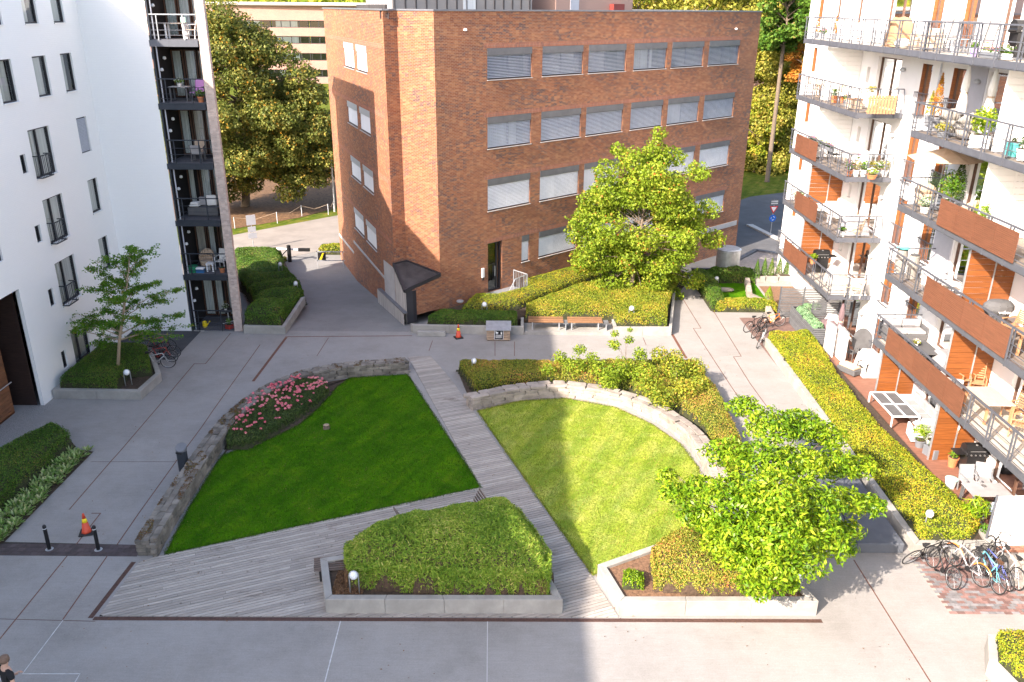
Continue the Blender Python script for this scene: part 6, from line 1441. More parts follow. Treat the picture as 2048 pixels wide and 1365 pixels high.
# bikes
def bike(fm, lab, group, basket=False, guard=None, wall=False):
    t = thing('bicycle', lab, 'bicycle', (0, 0, 0), 0, group)
    r = 0.34; wb = 0.53
    for s_ in (-1, 1):
        c = Vector((s_*wb, 0, r)); tr = MB().tube([c+Vector((r*math.cos(a)*0.965, 0, r*math.sin(a)*0.965)) for a in np.linspace(0, 2*math.pi, 27)], 0.021, 6, cap=False)
        w = build('wheel', tr, M_['rubber'], t, world=False, smooth=True)
        build('rim', MB().tube([c+Vector((r*.90*math.cos(a), 0, r*.90*math.sin(a))) for a in np.linspace(0, 2*math.pi, 27)], 0.010, 5, cap=False), M_['chrome'], w, world=False)
        sp = MB()
        for k in range(14): a = k*2*math.pi/14; sp.tube([c+Vector((0.02*math.cos(a+1), 0.02*(-1)**k, 0.02*math.sin(a+1))), c+Vector((r*.9*math.cos(a), 0, r*.9*math.sin(a)))], 0.0025, 3, cap=False)
        build('spokes', sp, M_['chrome'], w, world=False, kind='stuff')
        if guard: build('mudguard', MB().tube([c+Vector(((r+.03)*math.cos(a), 0, (r+.03)*math.sin(a))) for a in np.linspace(0.5, 2.6, 10)], 0.018, 5), M_[guard], t, world=False)
    bb = Vector((-0.08, 0, 0.28)); st = Vector((-0.25, 0, 0.80)); hd = Vector((0.36, 0, 0.82)); hb = Vector((0.40, 0, 0.66)); rx = Vector((-wb, 0, r)); fx = Vector((wb, 0, r))
    f = MB().tube([bb, st], 0.018, 7).tube([st-Vector((-.02, 0, .08)), hd], 0.018, 7).tube([bb, hb], 0.021, 7).tube([hd, hb], 0.022, 7)
    for y_ in (-0.05, 0.05): f.tube([bb+Vector((0, y_*.4, 0)), rx+Vector((0, y_, 0))], 0.010, 5).tube([st-Vector((0, 0, .1)), rx+Vector((0, y_, 0))], 0.009, 5).tube([hb, hb+Vector((0.03, y_, -.04)), fx+Vector((0, y_, 0))], 0.012, 5)
    build('frame', f, M_[fm], t, world=False, smooth=True)
    build('saddle', MB().poly([(-0.40, -0.08, 0.93), (-0.40, 0.08, 0.93), (-0.14, 0.02, 0.92), (-0.14, -0.02, 0.92)]).tube([(-0.38, 0, 0.915), (-0.28, 0, 0.92), (-0.14, 0, 0.915)], [0.07, 0.055, 0.02], 8).tube([st, (-0.28, 0, 0.9)], 0.013, 6), M_['rubber'] if fm != 'teal_paint' else M_['brown_saddle'], t, world=False)
    build('handlebar', MB().tube([hd, (0.35, 0, 0.98)], 0.014, 6).tube([(0.30, -0.30, 1.0), (0.38, -0.16, 1.02), (0.37, 0, 0.98), (0.38, 0.16, 1.02), (0.30, 0.30, 1.0)], 0.013, 6), M_['bike_black'], t, world=False, smooth=True)
    build('crank', MB().tube([(-0.08, 0.04, 0.28), (-0.08, 0.055, 0.28)], 0.09, 14).bar((-0.08, 0.08, 0.28), (0.06, 0.08, 0.18), 0.02).bar((-0.08, -0.08, 0.28), (-0.22, -0.08, 0.38), 0.02).box(0.02, 0.09, 0.16, 0.12, 0.17, 0.19).box(-0.28, -0.17, 0.36, -0.18, -0.09, 0.39), M_['bike_black'], t, world=False)
    if basket:
        bk_ = MB()
        for k in range(5):
            z = 0.78+k*0.055; s2 = 0.13+k*0.008; P = [(0.52-s2, -s2, z), (0.52+s2, -s2, z), (0.52+s2, s2, z), (0.52-s2, s2, z), (0.52-s2, -s2, z)]; bk_.tube(P, 0.006, 4)
        bk_.box(0.40, -0.12, 0.77, 0.64, 0.12, 0.78); build('basket', bk_, M_['bike_black'], t, world=False)
    return t
def setb(t, x, y, rz, lean): t.location = (x, y, 0.012); t.rotation_euler = (lean, 0, rz)
G1 = 'bicycles parked at the right edge'
b = bike('bike_black', 'black bicycle parked alone at the left end of the right hand row', G1); setb(b, 13.05, 20.95, R(97), 0.16)
b1 = bike('bike_black', 'black bicycle leaning towards the concrete planter behind the leftmost bike', G1); setb(b1, 12.85, 21.75, R(20), 0.35)
b = bike('silver_paint', 'silver bicycle with orange mudguards in the right hand row', G1, guard='orange_paint'); setb(b, 13.85, 21.05, R(108), 0.1)
b = bike('teal_paint', 'light blue bicycle with basket in the right hand row', G1, basket=True); setb(b, 14.3, 20.75, R(96), 0.12)
b = bike('blue_paint', 'dark blue and white bicycle right of the light blue one', G1); setb(b, 14.65, 20.9, R(99), -0.08)
b = bike('silver_paint', 'white bicycle with leather saddle at the right picture edge', G1); setb(b, 15.0, 20.95, R(94), 0.1)
b = bike('bike_black', 'black bicycle deepest in the row against the white screen', G1); setb(b, 14.95, 21.55, R(80), 0.2)
G2 = 'bicycles by the white building'
for k, (px, py, fm, rz, lab) in enumerate([(315, 738, 'silver_paint', 12, 'white bicycle nearest in the bike group by the white building'), (322, 725, 'red_paint', 4, 'red bicycle in the middle of the group by the white building'), (330, 714, 'bike_black', -4, 'black bicycle behind the red one by the white building'), (318, 704, 'red_paint', 10, 'dark red bicycle farthest back by the white building')]):
    b = bike(fm, lab, G2); x, y = at(px, py); setb(b, x, y, R(rz), 0.15)
G3 = 'bicycles at the right walkway'
for k, (px, py, fm, rz, lab) in enumerate([(1520, 690, 'silver_paint', 60, 'grey bicycle nearest the golden hedge at the right walkway'), (1517, 672, 'bike_black', 45, 'black bicycle in the middle of the group at the right walkway'), (1540, 655, 'orange_paint', 15, 'orange and white bicycle farthest back at the right walkway'), (1508, 662, 'bike_black', 30, 'black bicycle at the left end of the group at the right walkway')]):
    b = bike(fm, lab, G3); x, y = at(px, py); setb(b, x, y, R(rz), 0.18)
sheet('bike_bay', [at(1478, 636), at(1600, 636), (15.4, 39.8), (12.9, 39.9), (12.8, 37.0)], 0.005, mat('brown_paving', (0.16, 0.10, 0.085), 0.85, 0.2, 4, 0.2, 40))
for k, x in enumerate((13.35, 13.8, 14.25)):
    t = thing('bike_rack', 'galvanised hoop bike rack by the planter, %s from the left' % ['first', 'second', 'third'][k], 'bike rack', (x, 21.6, 0))
    build('hoop', MB().tube([(0, 0, 0), (0, 0, 0.5)]+[(0.16*(1-math.cos(a)), 0, 0.5+0.16*math.sin(a)) for a in np.linspace(0.3, math.pi-.3, 6)]+[(0.32, 0, 0.5), (0.32, 0, 0)], 0.018, 7), M_['galvanised'], t, world=False, smooth=True)
# barrier, signs, rope fence
def sp(px, py, z=ZS): return at(px, py, z)
p = sp(757, 555); 
x, y = sp(757, 545)
t = thing('road_barrier', 'low boom barrier with black posts where the ramp meets the road', 'barrier', (*at(700, 520, ZS), ZS))
a_ = Vector((*at(650, 541, ZS), ZS)); b_ = Vector((*at(757, 548, ZS), ZS)) if False else Vector((*at(700, 545, ZS), ZS))
pL = Vector((*at(553, 560-14, ZS), ZS)) if False else None
P1 = atY(553, 505, 66); 
A_ = Vector((*at(552, 522, ZS), ZS)); B_ = Vector((*at(580, 524, ZS), ZS)); C_ = Vector((*at(610, 500, ZS+0.9), ZS+0.9))
build('post', MB().tube([A_, A_+Vector((0, 0, 1.0))], 0.13, 12), M_['black_metal'], t)
build('post', MB().tube([B_, B_+Vector((0, 0, 1.25))], 0.15, 12), M_['black_metal'], t)
build('boom', MB().bar(A_+Vector((0, 0, .95)), C_+Vector((0, 0, 0.0)), 0.09, 0.1), M_['slat_white'], t)
build('boom_pad', MB().bar(C_-Vector((0.5, 0, 0)), C_+Vector((0.35, 0, 0)), 0.2, 0.22), M_['black_metal'], t)
build('strut', MB().bar(B_+Vector((-0.1, 0, .95)), B_+Vector((-1.0, -1.0, 0)), 0.05), M_['black_metal'], t)
x, y = at(660, 530, ZS+0.2)
t = thing('gate_panel', 'grey gate panel with a yellow stripe at the corner of the brick building', 'gate', (x, y, ZS), 0)
build('frame', MB().box(-0.9, -0.04, 0.5, 1.1, 0.0, 0.56).box(-0.9, -0.04, 1.15, 1.1, 0, 1.22).box(-0.9, -.04, 0, -0.84, 0, 1.22).box(0.95, -.04, 0, 1.01, 0, 1.22), M_['galvanised'], t, world=False)
build('board', MB().box(-0.82, -0.05, 0.57, -0.25, -0.03, 1.14), M_['black_metal'], t, world=False)
build('yellow_stripe', MB().poly([(-0.72, -0.055, 0.6), (-0.58, -0.055, 0.6), (-0.35, -0.055, 1.1), (-0.48, -0.055, 1.1)]), M_['yellow_plastic'], t, world=False)
x, y = at(508, 500, ZS)
t = thing('road_sign', 'back of a stack of grey road signs on one pole beside the road', 'sign', (x, y, ZS), 0.5)
build('pole', MB().tube([(0, 0, 0), (0, 0, 2.7)], 0.035, 8), M_['galvanised'], t, world=False)
for z, w in ((2.0, 0.35), (1.45, 0.3), (0.95, 0.32)): build('sign_plate', MB().box(-w, -0.06, z-0.02, w, -0.04, z+(0.75 if z > 1.9 else 0.4)), M_['slat_metal'], t, world=False)
x, y = at(1541, 470, ZS)
t = thing('road_sign', 'give way triangle above a blue round sign with a small white text plate', 'sign', (x, y, ZS), 0.15)
build('pole', MB().tube([(0, 0.03, 0), (0, 0.03, 3.0)], 0.03, 8), M_['galvanised'], t, world=False)
build('triangle_rim', MB().tri((-0.38, -0.01, 2.45), (0.38, -0.01, 2.45), (0, -0.01, 1.80)), M_['sign_red'], t, world=False)
build('triangle_face', MB().tri((-0.24, -0.02, 2.37), (0.24, -0.02, 2.37), (0, -0.02, 1.96)), M_['sign_white'], t, world=False)
mb = MB().lathe([(0.30, -0.01), (0.30, 0.01)], n=24); mb.rot(Matrix.Translation((0, 0, 1.42)) @ Matrix.Rotation(R(90), 4, 'X')); dsk = build('round_plate', mb, M_['sign_blue'], t, world=False)
ar_ = MB()
for k in range(3):
    a0 = k*2.094; ar_.tube([(0.16*math.cos(a0+q_), -0.03, 1.42+0.16*math.sin(a0+q_)) for q_ in (0.2, 0.8, 1.4)], 0.022, 4)
build('arrows', ar_, M_['sign_white'], dsk, world=False)
build('text_plate', MB().box(-0.36, -0.02, 2.55, 0.36, 0.0, 3.0), M_['charcoal_slat'], t, world=False)
tx = MB()
for j in range(2):
    for k in range(6): tx.quad((-0.28+k*0.1, -0.025, 2.62+j*0.18), (-0.22+k*0.1, -0.025, 2.62+j*0.18), (-0.22+k*0.1, -0.025, 2.73+j*0.18), (-0.28+k*0.1, -0.025, 2.73+j*0.18))
build('plate_lettering', tx, M_['sign_white'], t, world=False)
rf = thing('rope_fence', 'thin white posts with a rope along the grass across the road', 'fence', (*at(555, 447, ZS), ZS)); prev = None
for px, py in ((470, 458), (555, 447), (604, 433), (657, 430), (668, 424)):
    c_ = Vector((*at(px, py, ZS), ZS)); build('post', MB().tube([c_, c_+Vector((0, 0, 1.0))], 0.032, 6), M_['slat_light'], rf)
    if prev: build('rope', MB().tube([prev+Vector((0, 0, .95)), (prev+c_)/2+Vector((0, 0, .6)), c_+Vector((0, 0, .95))], 0.012, 4), M_['fabric_beige'], rf)
    prev = c_
t = thing('street_lamp', 'thin grey lamp pole at the left corner of the brick building', 'lamp', (*at(668, 425, ZS), ZS))
c_ = Vector((*at(670, 424, ZS), ZS)); build('pole', MB().tube([c_, c_+Vector((0, 0, 5.5))], [0.08, 0.05], 8), M_['galvanised'], t); build('lamp_head', MB().lathe([(0.1, 0), (0.28, 0.1), (0.22, 0.3), (0.05, 0.4)], tuple(c_+Vector((0, 0, 5.5))), 10), M_['steel_dark'], t)
t = thing('road_island', 'pale kerb nose of a traffic island in the shaded street', 'kerb', (*at(1500, 455, ZS), ZS))
a_ = Vector((*at(1492, 452, ZS), ZS+.03)); b_ = Vector((*at(1575, 492, ZS), ZS+.03)); c_ = Vector((*at(1505, 452, ZS), ZS+.03)); d_ = Vector((*at(1590, 478, ZS), ZS+.03))
build('kerb', MB().prism([a_[:2], b_[:2], (b_.x+.3, b_.y+.3), c_[:2]], ZS, ZS+0.15), M_['kerb_stone'], t)
# person at the lower left corner, seen from behind and above
px0, py0 = at(9, 1336, 1.5)
t = thing('person', 'person in a black t-shirt with white back print walking out at the lower left corner', 'person', (px0, py0, 0), R(-35))
def skinned(name, verts, edges, rad, m, parent, root=0, sub=1):
    me = bpy.data.meshes.new(name); me.from_pydata(verts, edges, []); o = bpy.data.objects.new(name, me); col.objects.link(o)
    sk = o.modifiers.new('skin', 'SKIN'); sk.use_smooth_shade = True
    lay = me.skin_vertices[0] if me.skin_vertices else None
    if lay is None:
        bpy.context.view_layer.objects.active = o; lay = me.skin_vertices[0]
    for i, r_ in enumerate(rad):
        lay.data[i].radius = r_ if isinstance(r_, tuple) else (r_, r_); lay.data[i].use_root = (i == root)
    su = o.modifiers.new('sub', 'SUBSURF'); su.levels = sub; su.render_levels = sub
    me.materials.append(m); o.parent = parent; return o
vs = [(0, 0, 0.98), (0, 0.0, 1.18), (0, 0.02, 1.36), (0, 0.0, 1.50), (0, 0.03, 1.60), (0, 0.05, 1.69),
      (-0.20, 0.01, 1.43), (-0.27, 0.03, 1.16), (-0.20, 0.22, 1.02), (-0.15, 0.30, 1.04),
      (0.20, 0.01, 1.43), (0.27, 0.0, 1.16), (0.24, 0.15, 0.97), (0.22, 0.22, 0.93),
      (-0.10, 0, 0.90), (-0.11, 0.12, 0.50), (-0.11, 0.02, 0.10), (-0.11, 0.14, 0.04), (0.10, 0, 0.90), (0.11, -0.04, 0.50), (0.11, -0.22, 0.12), (0.11, -0.12, 0.05)]
es = [(0, 1), (1, 2), (2, 3), (3, 4), (4, 5), (2, 6), (6, 7), (7, 8), (8, 9), (2, 10), (10, 11), (11, 12), (12, 13), (0, 14), (14, 15), (15, 16), (16, 17), (0, 18), (18, 19), (19, 20), (20, 21)]
rd = [(0.15, .11), (0.145, .11), (0.17, .12), 0.06, 0.075, 0.085, 0.065, 0.042, 0.032, 0.035, 0.065, 0.042, 0.032, 0.035, 0.09, 0.06, 0.045, 0.04, 0.09, 0.06, 0.045, 0.04]
skinned('body', vs, es, rd, M_['skin'], t, 0, 2)
vs2 = [(0, 0, 0.90), (0, 0, 1.18), (0, 0.02, 1.37), (0, 0.0, 1.46), (-0.19, 0.01, 1.42), (-0.25, 0.02, 1.26), (0.19, 0.01, 1.42), (0.25, 0.01, 1.26)]
skinned('t_shirt', vs2, [(0, 1), (1, 2), (2, 3), (2, 4), (4, 5), (2, 6), (6, 7)], [(0.175, .14), (0.17, .135), (0.19, .14), 0.085, 0.085, 0.075, 0.085, 0.075], M_['black_cloth'], t, 0, 2)
skinned('trousers', [(0, 0, 0.93), (-0.10, 0, 0.86), (-0.11, 0.12, 0.5), (-0.11, 0.02, 0.13), (0.10, 0, 0.86), (0.11, -0.04, 0.5), (0.11, -0.22, 0.15)], [(0, 1), (1, 2), (2, 3), (0, 4), (4, 5), (5, 6)], [(0.17, .13), 0.105, 0.078, 0.065, 0.105, 0.078, 0.065], M_['black_cloth'], t, 0, 2)
build('hair', MB().lathe([(0.098, 1.66), (0.108, 1.72), (0.10, 1.79), (0.06, 1.825), (0.01, 1.835)], (0, 0.035, 0), 16, 1, 1.1), M_['hair'], t, world=False, smooth=True)
pr_ = MB()
for k, (a, b, w) in enumerate(((-0.06, 1.40, .05), (0.02, 1.385, .06), (-0.03, 1.34, .05), (0.05, 1.33, .03), (0.0, 1.28, .06), (0.02, 1.22, .03))): pr_.quad((a, -0.158, b), (a+w, -0.158, b+0.01), (a+w, -0.156, b+0.035), (a, -0.156, b+0.03))
build('shirt_print', pr_, M_['white_print'], t, world=False)
for s_ in (-1, 1):
    h_ = (-0.15, 0.30, 1.04) if s_ < 0 else (0.22, 0.22, 0.93)
    for k in range(4): build('finger', MB().tube([(h_[0]-0.03+k*0.02, h_[1]+0.02, h_[2]), (h_[0]-0.03+k*0.021, h_[1]+0.07, h_[2]-0.015), (h_[0]-0.03+k*0.021, h_[1]+0.09, h_[2]-0.04)], [0.009, 0.008, 0.006], 6), M_['skin'], t, world=False)
    build('thumb', MB().tube([(h_[0]+0.03*s_, h_[1]-0.01, h_[2]), (h_[0]+0.055*s_, h_[1]+0.03, h_[2])], [0.01, 0.007], 6), M_['skin'], t, world=False)
build('nose', MB().tube([(0, 0.125, 1.70), (0, 0.15, 1.665)], [0.012, 0.016], 6), M_['skin'], t, world=False)
for s_ in (-1, 1):
    build('ear', MB().lathe([(0.012, -.03), (0.02, 0), (0.012, .03)], (s_*0.088, 0.05, 1.68), 8, .6, 1), M_['skin'], t, world=False)
    build('eye', MB().lathe([(0.004, -.006), (0.01, 0), (0.004, .006)], (s_*0.032, 0.128, 1.70), 8), M_['white_print'], t, world=False)
build('mouth', MB().box(-0.02, 0.118, 1.635, 0.02, 0.126, 1.642), M_['sign_red'], t, world=False)
# ------------------------------------------------------------------ furniture of balconies and terraces
def bal(px, x, k, dz=0.0):      # spot on storey k seen in picture column px at distance x
    z = FL[k]+dz; Y = (FPX*x/(px-1024)-0.3718*(CAMH-z))/0.9283
    return (x, Y, z)
def table(loc, lab, w=1.2, d=0.8, h=0.73, m='table_oak', lm=None, rnd=False, rz=0.0, glass=False):
    t = thing('table', lab, 'table', loc, rz); lm = lm or m
    if rnd:
        build('table_top', MB().lathe([(w/2, h-0.03), (w/2, h)], n=22), M_[m], t, world=False)
        build('leg', MB().tube([(0, 0, 0), (0, 0, h-.03)], 0.03, 6), M_[lm], t, world=False)
        build('foot', MB().bar((-.25, -.25, .02), (.25, .25, .02), .04).bar((-.25, .25, .02), (.25, -.25, .02), .04), M_[lm], t, world=False)
    else:
        n = max(1, int(d/0.11)) if m in ('table_oak', 'teak') else 1
        for k in range(n): box1('top_board' if n > 1 else 'table_top', m, t, -w/2, -d/2+k*d/n, h-0.035, w/2, -d/2+(k+1)*d/n-(0.008 if n > 1 else 0), h, bevel=0.004)
        for sx in (-1, 1):
            for sy in (-1, 1): box1('leg', lm, t, sx*(w/2-0.06)-0.035, sy*(d/2-0.06)-0.035, 0, sx*(w/2-0.06)+0.035, sy*(d/2-.06)+0.035, h-0.036)
    return t
def chair(loc, lab, rz=0.0, m='teak', fm=None, h=0.95, slats=True, group=None, back=0.5, w=0.5):
    t = thing('chair', lab, 'chair', loc, rz, group); fm = fm or m
    if slats:
        for k in range(5): box1('seat_slat', m, t, -w/2+.02, -0.22+k*0.088, 0.42, w/2-.02, -0.22+k*0.088+0.072, 0.44)
        for k in range(7):
            z = 0.52+k*(h-0.58)/6; y = 0.24+0.22*(z-0.42); build('back_slat', MB().bar((-w/2+.03, y, z), (w/2-.03, y, z), 0.018, 0.045), M_[m], t, world=False)
    else:
        box1('seat', m, t, -w/2+.01, -0.24, 0.40, w/2-.01, 0.24, 0.44, bevel=0.01)
        build('backrest', MB().poly([(-w/2+.02, 0.24, 0.44), (w/2-.02, 0.24, 0.44), (w/2-.02, 0.36, h), (-w/2+.02, 0.36, h)]).poly([(-w/2+.02, 0.26, 0.44), (-w/2+.02, 0.38, h), (w/2-.02, 0.38, h), (w/2-.02, 0.26, 0.44)]), M_[m], t, world=False)
    for sx in (-1, 1):
        build('front_leg', MB().bar((sx*(w/2), -0.22, 0), (sx*w/2, -0.22, 0.64), 0.035), M_[fm], t, world=False)
        build('rear_leg', MB().bar((sx*w/2, 0.22, 0), (sx*w/2, 0.26, 0.44), 0.035).bar((sx*w/2, 0.26, 0.44), (sx*w/2, 0.38, h), 0.03), M_[fm], t, world=False)
        build('armrest', MB().bar((sx*w/2, -0.25, 0.645), (sx*w/2, 0.28, 0.66), 0.045, 0.022), M_[fm], t, world=False)
    return t
def sofa(loc, lab, w=1.8, rz=0.0, m='fabric_grey', fm='fabric_dark', d=0.8, back=True, arms=True, n=2):
    t = thing('sofa', lab, 'sofa', loc, rz)
    box1('base', fm, t, -w/2, -d/2, 0.05, w/2, d/2, 0.30, bevel=0.02)
    for k in range(n): box1('seat_cushion', m, t, -w/2+0.06+k*(w-.12)/n, -d/2+.02, 0.30, -w/2+0.06+(k+1)*(w-.12)/n-.01, d/2-0.15, 0.43, bevel=0.035)
    if back:
        for k in range(n): box1('back_cushion', m, t, -w/2+0.06+k*(w-.12)/n, d/2-0.2, 0.42, -w/2+0.06+(k+1)*(w-.12)/n-.01, d/2-0.02, 0.78, bevel=0.04)
        box1('backrest', fm, t, -w/2, d/2-0.05, 0.1, w/2, d/2, 0.70, bevel=0.015)
    if arms:
        for s_ in (-1, 1): box1('armrest', fm, t, s_*w/2-0.05, -d/2, 0.05, s_*w/2+0.05, d/2, 0.58, bevel=0.02)
    return t
def armchair(loc, lab, rz=0.0, m='rattan'):
    t = thing('armchair', lab, 'armchair', loc, rz)
    mb = MB().lathe([(0.30, 0.05), (0.36, 0.35), (0.40, 0.6)], n=20)
    keep = MB(); n = 20
    prof_ = [(0.30, 0.05, 0.05), (0.36, 0.34, 0.34), (0.39, 0.55, 0.55), (0.40, 0.62, 0.98)]
    for r0_ in range(3):
        for j in range(n):
            a = 2*math.pi*j/n; b = 2*math.pi*(j+1)/n
            if r0_ > 0 and math.sin((a+b)/2) < -0.55: continue
            def pz(ring, an):
                rr, zl, zh = prof_[ring]; f = max(0, math.sin(an)); return (rr*math.cos(an), rr*math.sin(an), zl+(zh-zl)*f)
            keep.quad(pz(r0_, a), pz(r0_, b), pz(r0_+1, b), pz(r0_+1, a))
    o = build('shell', keep, M_[m], t, world=False, smooth=True); s_ = o.modifiers.new('s', 'SOLIDIFY'); s_.thickness = 0.035
    build('seat_cushion', MB().lathe([(0.31, 0.33), (0.34, 0.38), (0.32, 0.44), (0.1, 0.46)], n=16), M_['fabric_beige' if m == 'rattan' else 'fabric_light'], t, world=False, smooth=True)
    return t
def cloth_cover(loc, lab, w, d, h, m, rz=0.0, cat='cover', name='furniture_cover', amp=0.05):
    t = thing(name, lab, cat, loc, rz); n = 9; mb = MB(); s = rng.random()*9
    for j in range(n+1):
        for i in range(n+1):
            u, v = i/n*2-1, j/n*2-1; e = max(abs(u), abs(v)); z = h*(1-max(0, e-0.72)/0.28*(0.96)) ; z += amp*math.sin(5*u+s)*math.sin(4*v+s*2)*(1-0.5*e)
            sx = 1+0.05*math.sin(9*u+7*v+s) if e > 0.9 else 1
            mb.v.append((u*w/2*sx*(0.93+0.07*(e > .9)), v*d/2*sx*(0.93+.07*(e > .9)), max(0.02, z)))
    for j in range(n):
        for i in range(n): a = j*(n+1)+i; mb.f.append((a, a+1, a+n+2, a+n+1))
    build('fabric', mb, M_[m], t, world=False, smooth=True)
    build('hem', MB().tube([(-w/2, -d/2, .03), (w/2, -d/2, .03), (w/2, d/2, .03), (-w/2, d/2, .03), (-w/2, -d/2, .03)], 0.015, 4), M_[m], t, world=False)
    return t
def pot(loc, lab, r=0.16, h=0.3, m='terracotta', lm='oak_leaves', ph=0.35, pr=0.22, n=260, fl=None, L=0.09, W=0.04, cat='potted plant', cone=False, group=None, square=False):
    t = thing('potted_plant', lab, cat, loc, rng.uniform(0, 3), group)
    if square: box1('pot', m, t, -r, -r, 0, r, r, h, bevel=0.01)
    else: build('pot', MB().lathe([(r*0.72, 0), (r*0.95, h*0.85), (r*1.05, h*0.86), (r*1.05, h)], n=14), M_[m], t, world=False)
    build('soil_fill', MB().lathe([(r*0.9, h-0.001), (r*0.85, h+0.01)], n=12), M_['soil'], t, world=False)
    d = sph(n); rr = rng.random(n)**0.4
    if cone:
        zz = rng.random(n); a = rng.random(n)*6.28; q = pr*(1-zz**1.5)*(0.7+.4*rng.random(n)); C = np.column_stack([np.cos(a)*q, np.sin(a)*q, h+0.05+zz*ph]); d = np.column_stack([np.cos(a), np.sin(a), np.full(n, .5)])
    else: C = d*rr[:, None]*[pr, pr, ph/2]+[0, 0, h+ph/2]
    leaves('foliage', C, d, L, W, M_[lm], t, world=False, spread=0.7)
    if fl: k = n//3; leaves('flowers', C[:k]*[1.05, 1.05, 1]+[0, 0, .04], d[:k], 0.06, 0.055, M_[fl], t, world=False)
    return t
def grill(loc, lab, rz=0.0, covered=False, cloth=False):
    t = thing('gas_grill', lab, 'grill', loc, rz)
    if covered:
        build('cover', MB().lathe([(0.30, 0.02), (0.34, 0.45), (0.42, 0.72), (0.52, 0.85), (0.50, 1.0), (0.36, 1.13), (0.08, 1.18)], n=14, sy=0.62), M_['fabric_dark'], t, world=False, smooth=False)
        for s_ in (-1, 1): build('cover_seam', MB().tube([(s_*0.12, -0.19, 0.1), (s_*0.15, -0.30, 0.8), (s_*0.12, -0.28, 1.04)], 0.008, 4), M_['rubber'], t, world=False)
        cu = bpy.data.curves.new('cover_lettering', 'FONT'); cu.body = 'weber'; cu.size = 0.16; cu.align_x = 'CENTER'; cu.extrude = 0.002
        o = bpy.data.objects.new('cover_lettering', cu); col.objects.link(o); o.parent = t; o.location = (0.05, -0.325, 0.78); o.rotation_euler = (R(84), 0, 0); cu.materials.append(M_['white_print']); me_ = bpy.data.meshes.new_from_object(o); mw = o.matrix_local.copy(); bpy.data.objects.remove(o); o = bpy.data.objects.new('cover_lettering', me_); col.objects.link(o); o.parent = t; o.location = (0.05, -0.325, 0.78); o.rotation_euler = (R(84), 0, 0)
    else:
        box1('cabinet', 'grill_black', t, -0.32, -0.25, 0.05, 0.32, 0.25, 0.80, bevel=0.01)
        box1('firebox', 'grill_black', t, -0.40, -0.28, 0.80, 0.40, 0.26, 0.92, bevel=0.02)
        lid = MB(); pr_ = [(-0.24, 0.92), (-0.23, 1.05), (-0.12, 1.17), (0.08, 1.20), (0.22, 1.10), (0.25, 0.92)]
        for a, b in zip(pr_[:-1], pr_[1:]): lid.quad((-0.38, a[0], a[1]), (0.38, a[0], a[1]), (0.38, b[0], b[1]), (-0.38, b[0], b[1]))
        lid.poly([(-0.38, a, b) for a, b in pr_]); lid.poly([(0.38, a, b) for a, b in pr_[::-1]])
        build('lid', lid, M_['grill_black'], t, world=False)
        build('lid_handle', MB().tube([(-0.28, -0.27, 1.0), (0.28, -0.27, 1.0)], 0.014, 6), M_['chrome'], t, world=False)
        build('thermometer', MB().lathe([(0.05, 0), (0.045, 0.015)], (0, -0.1, 1.185), 12), M_['chrome'], t, world=False)
        for k in range(4): build('knob', MB().tube([(-0.24+k*0.16, -0.28, 0.86), (-0.24+k*0.16, -0.315, 0.86)], 0.03, 10), M_['chrome'], t, world=False)
        for s_ in (-1, 1): box1('side_shelf', 'grill_black', t, s_*0.58-0.17, -0.24, 0.86, s_*0.58+0.17, 0.22, 0.89)
    return t
def parasol(loc, lab, open_=False, m='fabric_white', h=2.5, r=1.4):
    t = thing('parasol', lab, 'parasol', loc, 0.2)
    build('pole', MB().tube([(0, 0, 0), (0, 0, h)], 0.022, 8), M_['galvanised'], t, world=False)
    build('base', MB().lathe([(0.25, 0), (0.25, 0.06), (0.05, 0.10)], n=14), M_['pot_grey'], t, world=False)
    if open_:
        n = 8; mb = MB()
        for k in range(n):
            a = k*2*math.pi/n; b = (k+1)*2*math.pi/n; mb.tri((0, 0, h), (r*math.cos(a), r*math.sin(a), h-0.42), (r*math.cos(b), r*math.sin(b), h-0.42))
            build('rib', MB().bar((0, 0, h-0.03), (r*math.cos(a)*.98, r*math.sin(a)*.98, h-0.44), 0.02), M_['fabric_dark'], t, world=False)
        build('canopy', mb, M_[m], t, world=False)
    else:
        build('folded_canopy', MB().lathe([(0.05, 0.75), (0.19, 0.85), (0.17, 1.2), (0.11, 1.55), (0.15, 1.75), (0.12, 2.1), (0.05, 2.45), (0.02, h)], n=9), M_[m], t, world=False)
        build('strap', MB().lathe([(0.125, 1.5), (0.125, 1.56)], n=9), M_['fabric_beige'], t, world=False)
    return t
def flowerbox(loc, lab, L_=0.8, rz=R(90), m='pot_grey', fl='magenta_petals', lm='oak_leaves'):
    t = thing('flower_box', lab, 'flower box', loc, rz); box1('trough', m, t, -L_/2, -0.09, 0, L_/2, 0.09, 0.18, bevel=0.01)
    n = 260; C = np.column_stack([rng.uniform(-L_/2, L_/2, n), rng.normal(0, .07, n), 0.2+abs(rng.normal(0, .09, n))]); Nn = np.tile([0, 0, 1.0], (n, 1))
    leaves('foliage', C, Nn, 0.08, 0.035, M_[lm], t, world=False); k = 110; leaves('flowers', C[:k]+[0, 0, .05], Nn[:k], 0.06, 0.055, M_[fl], t, world=False)
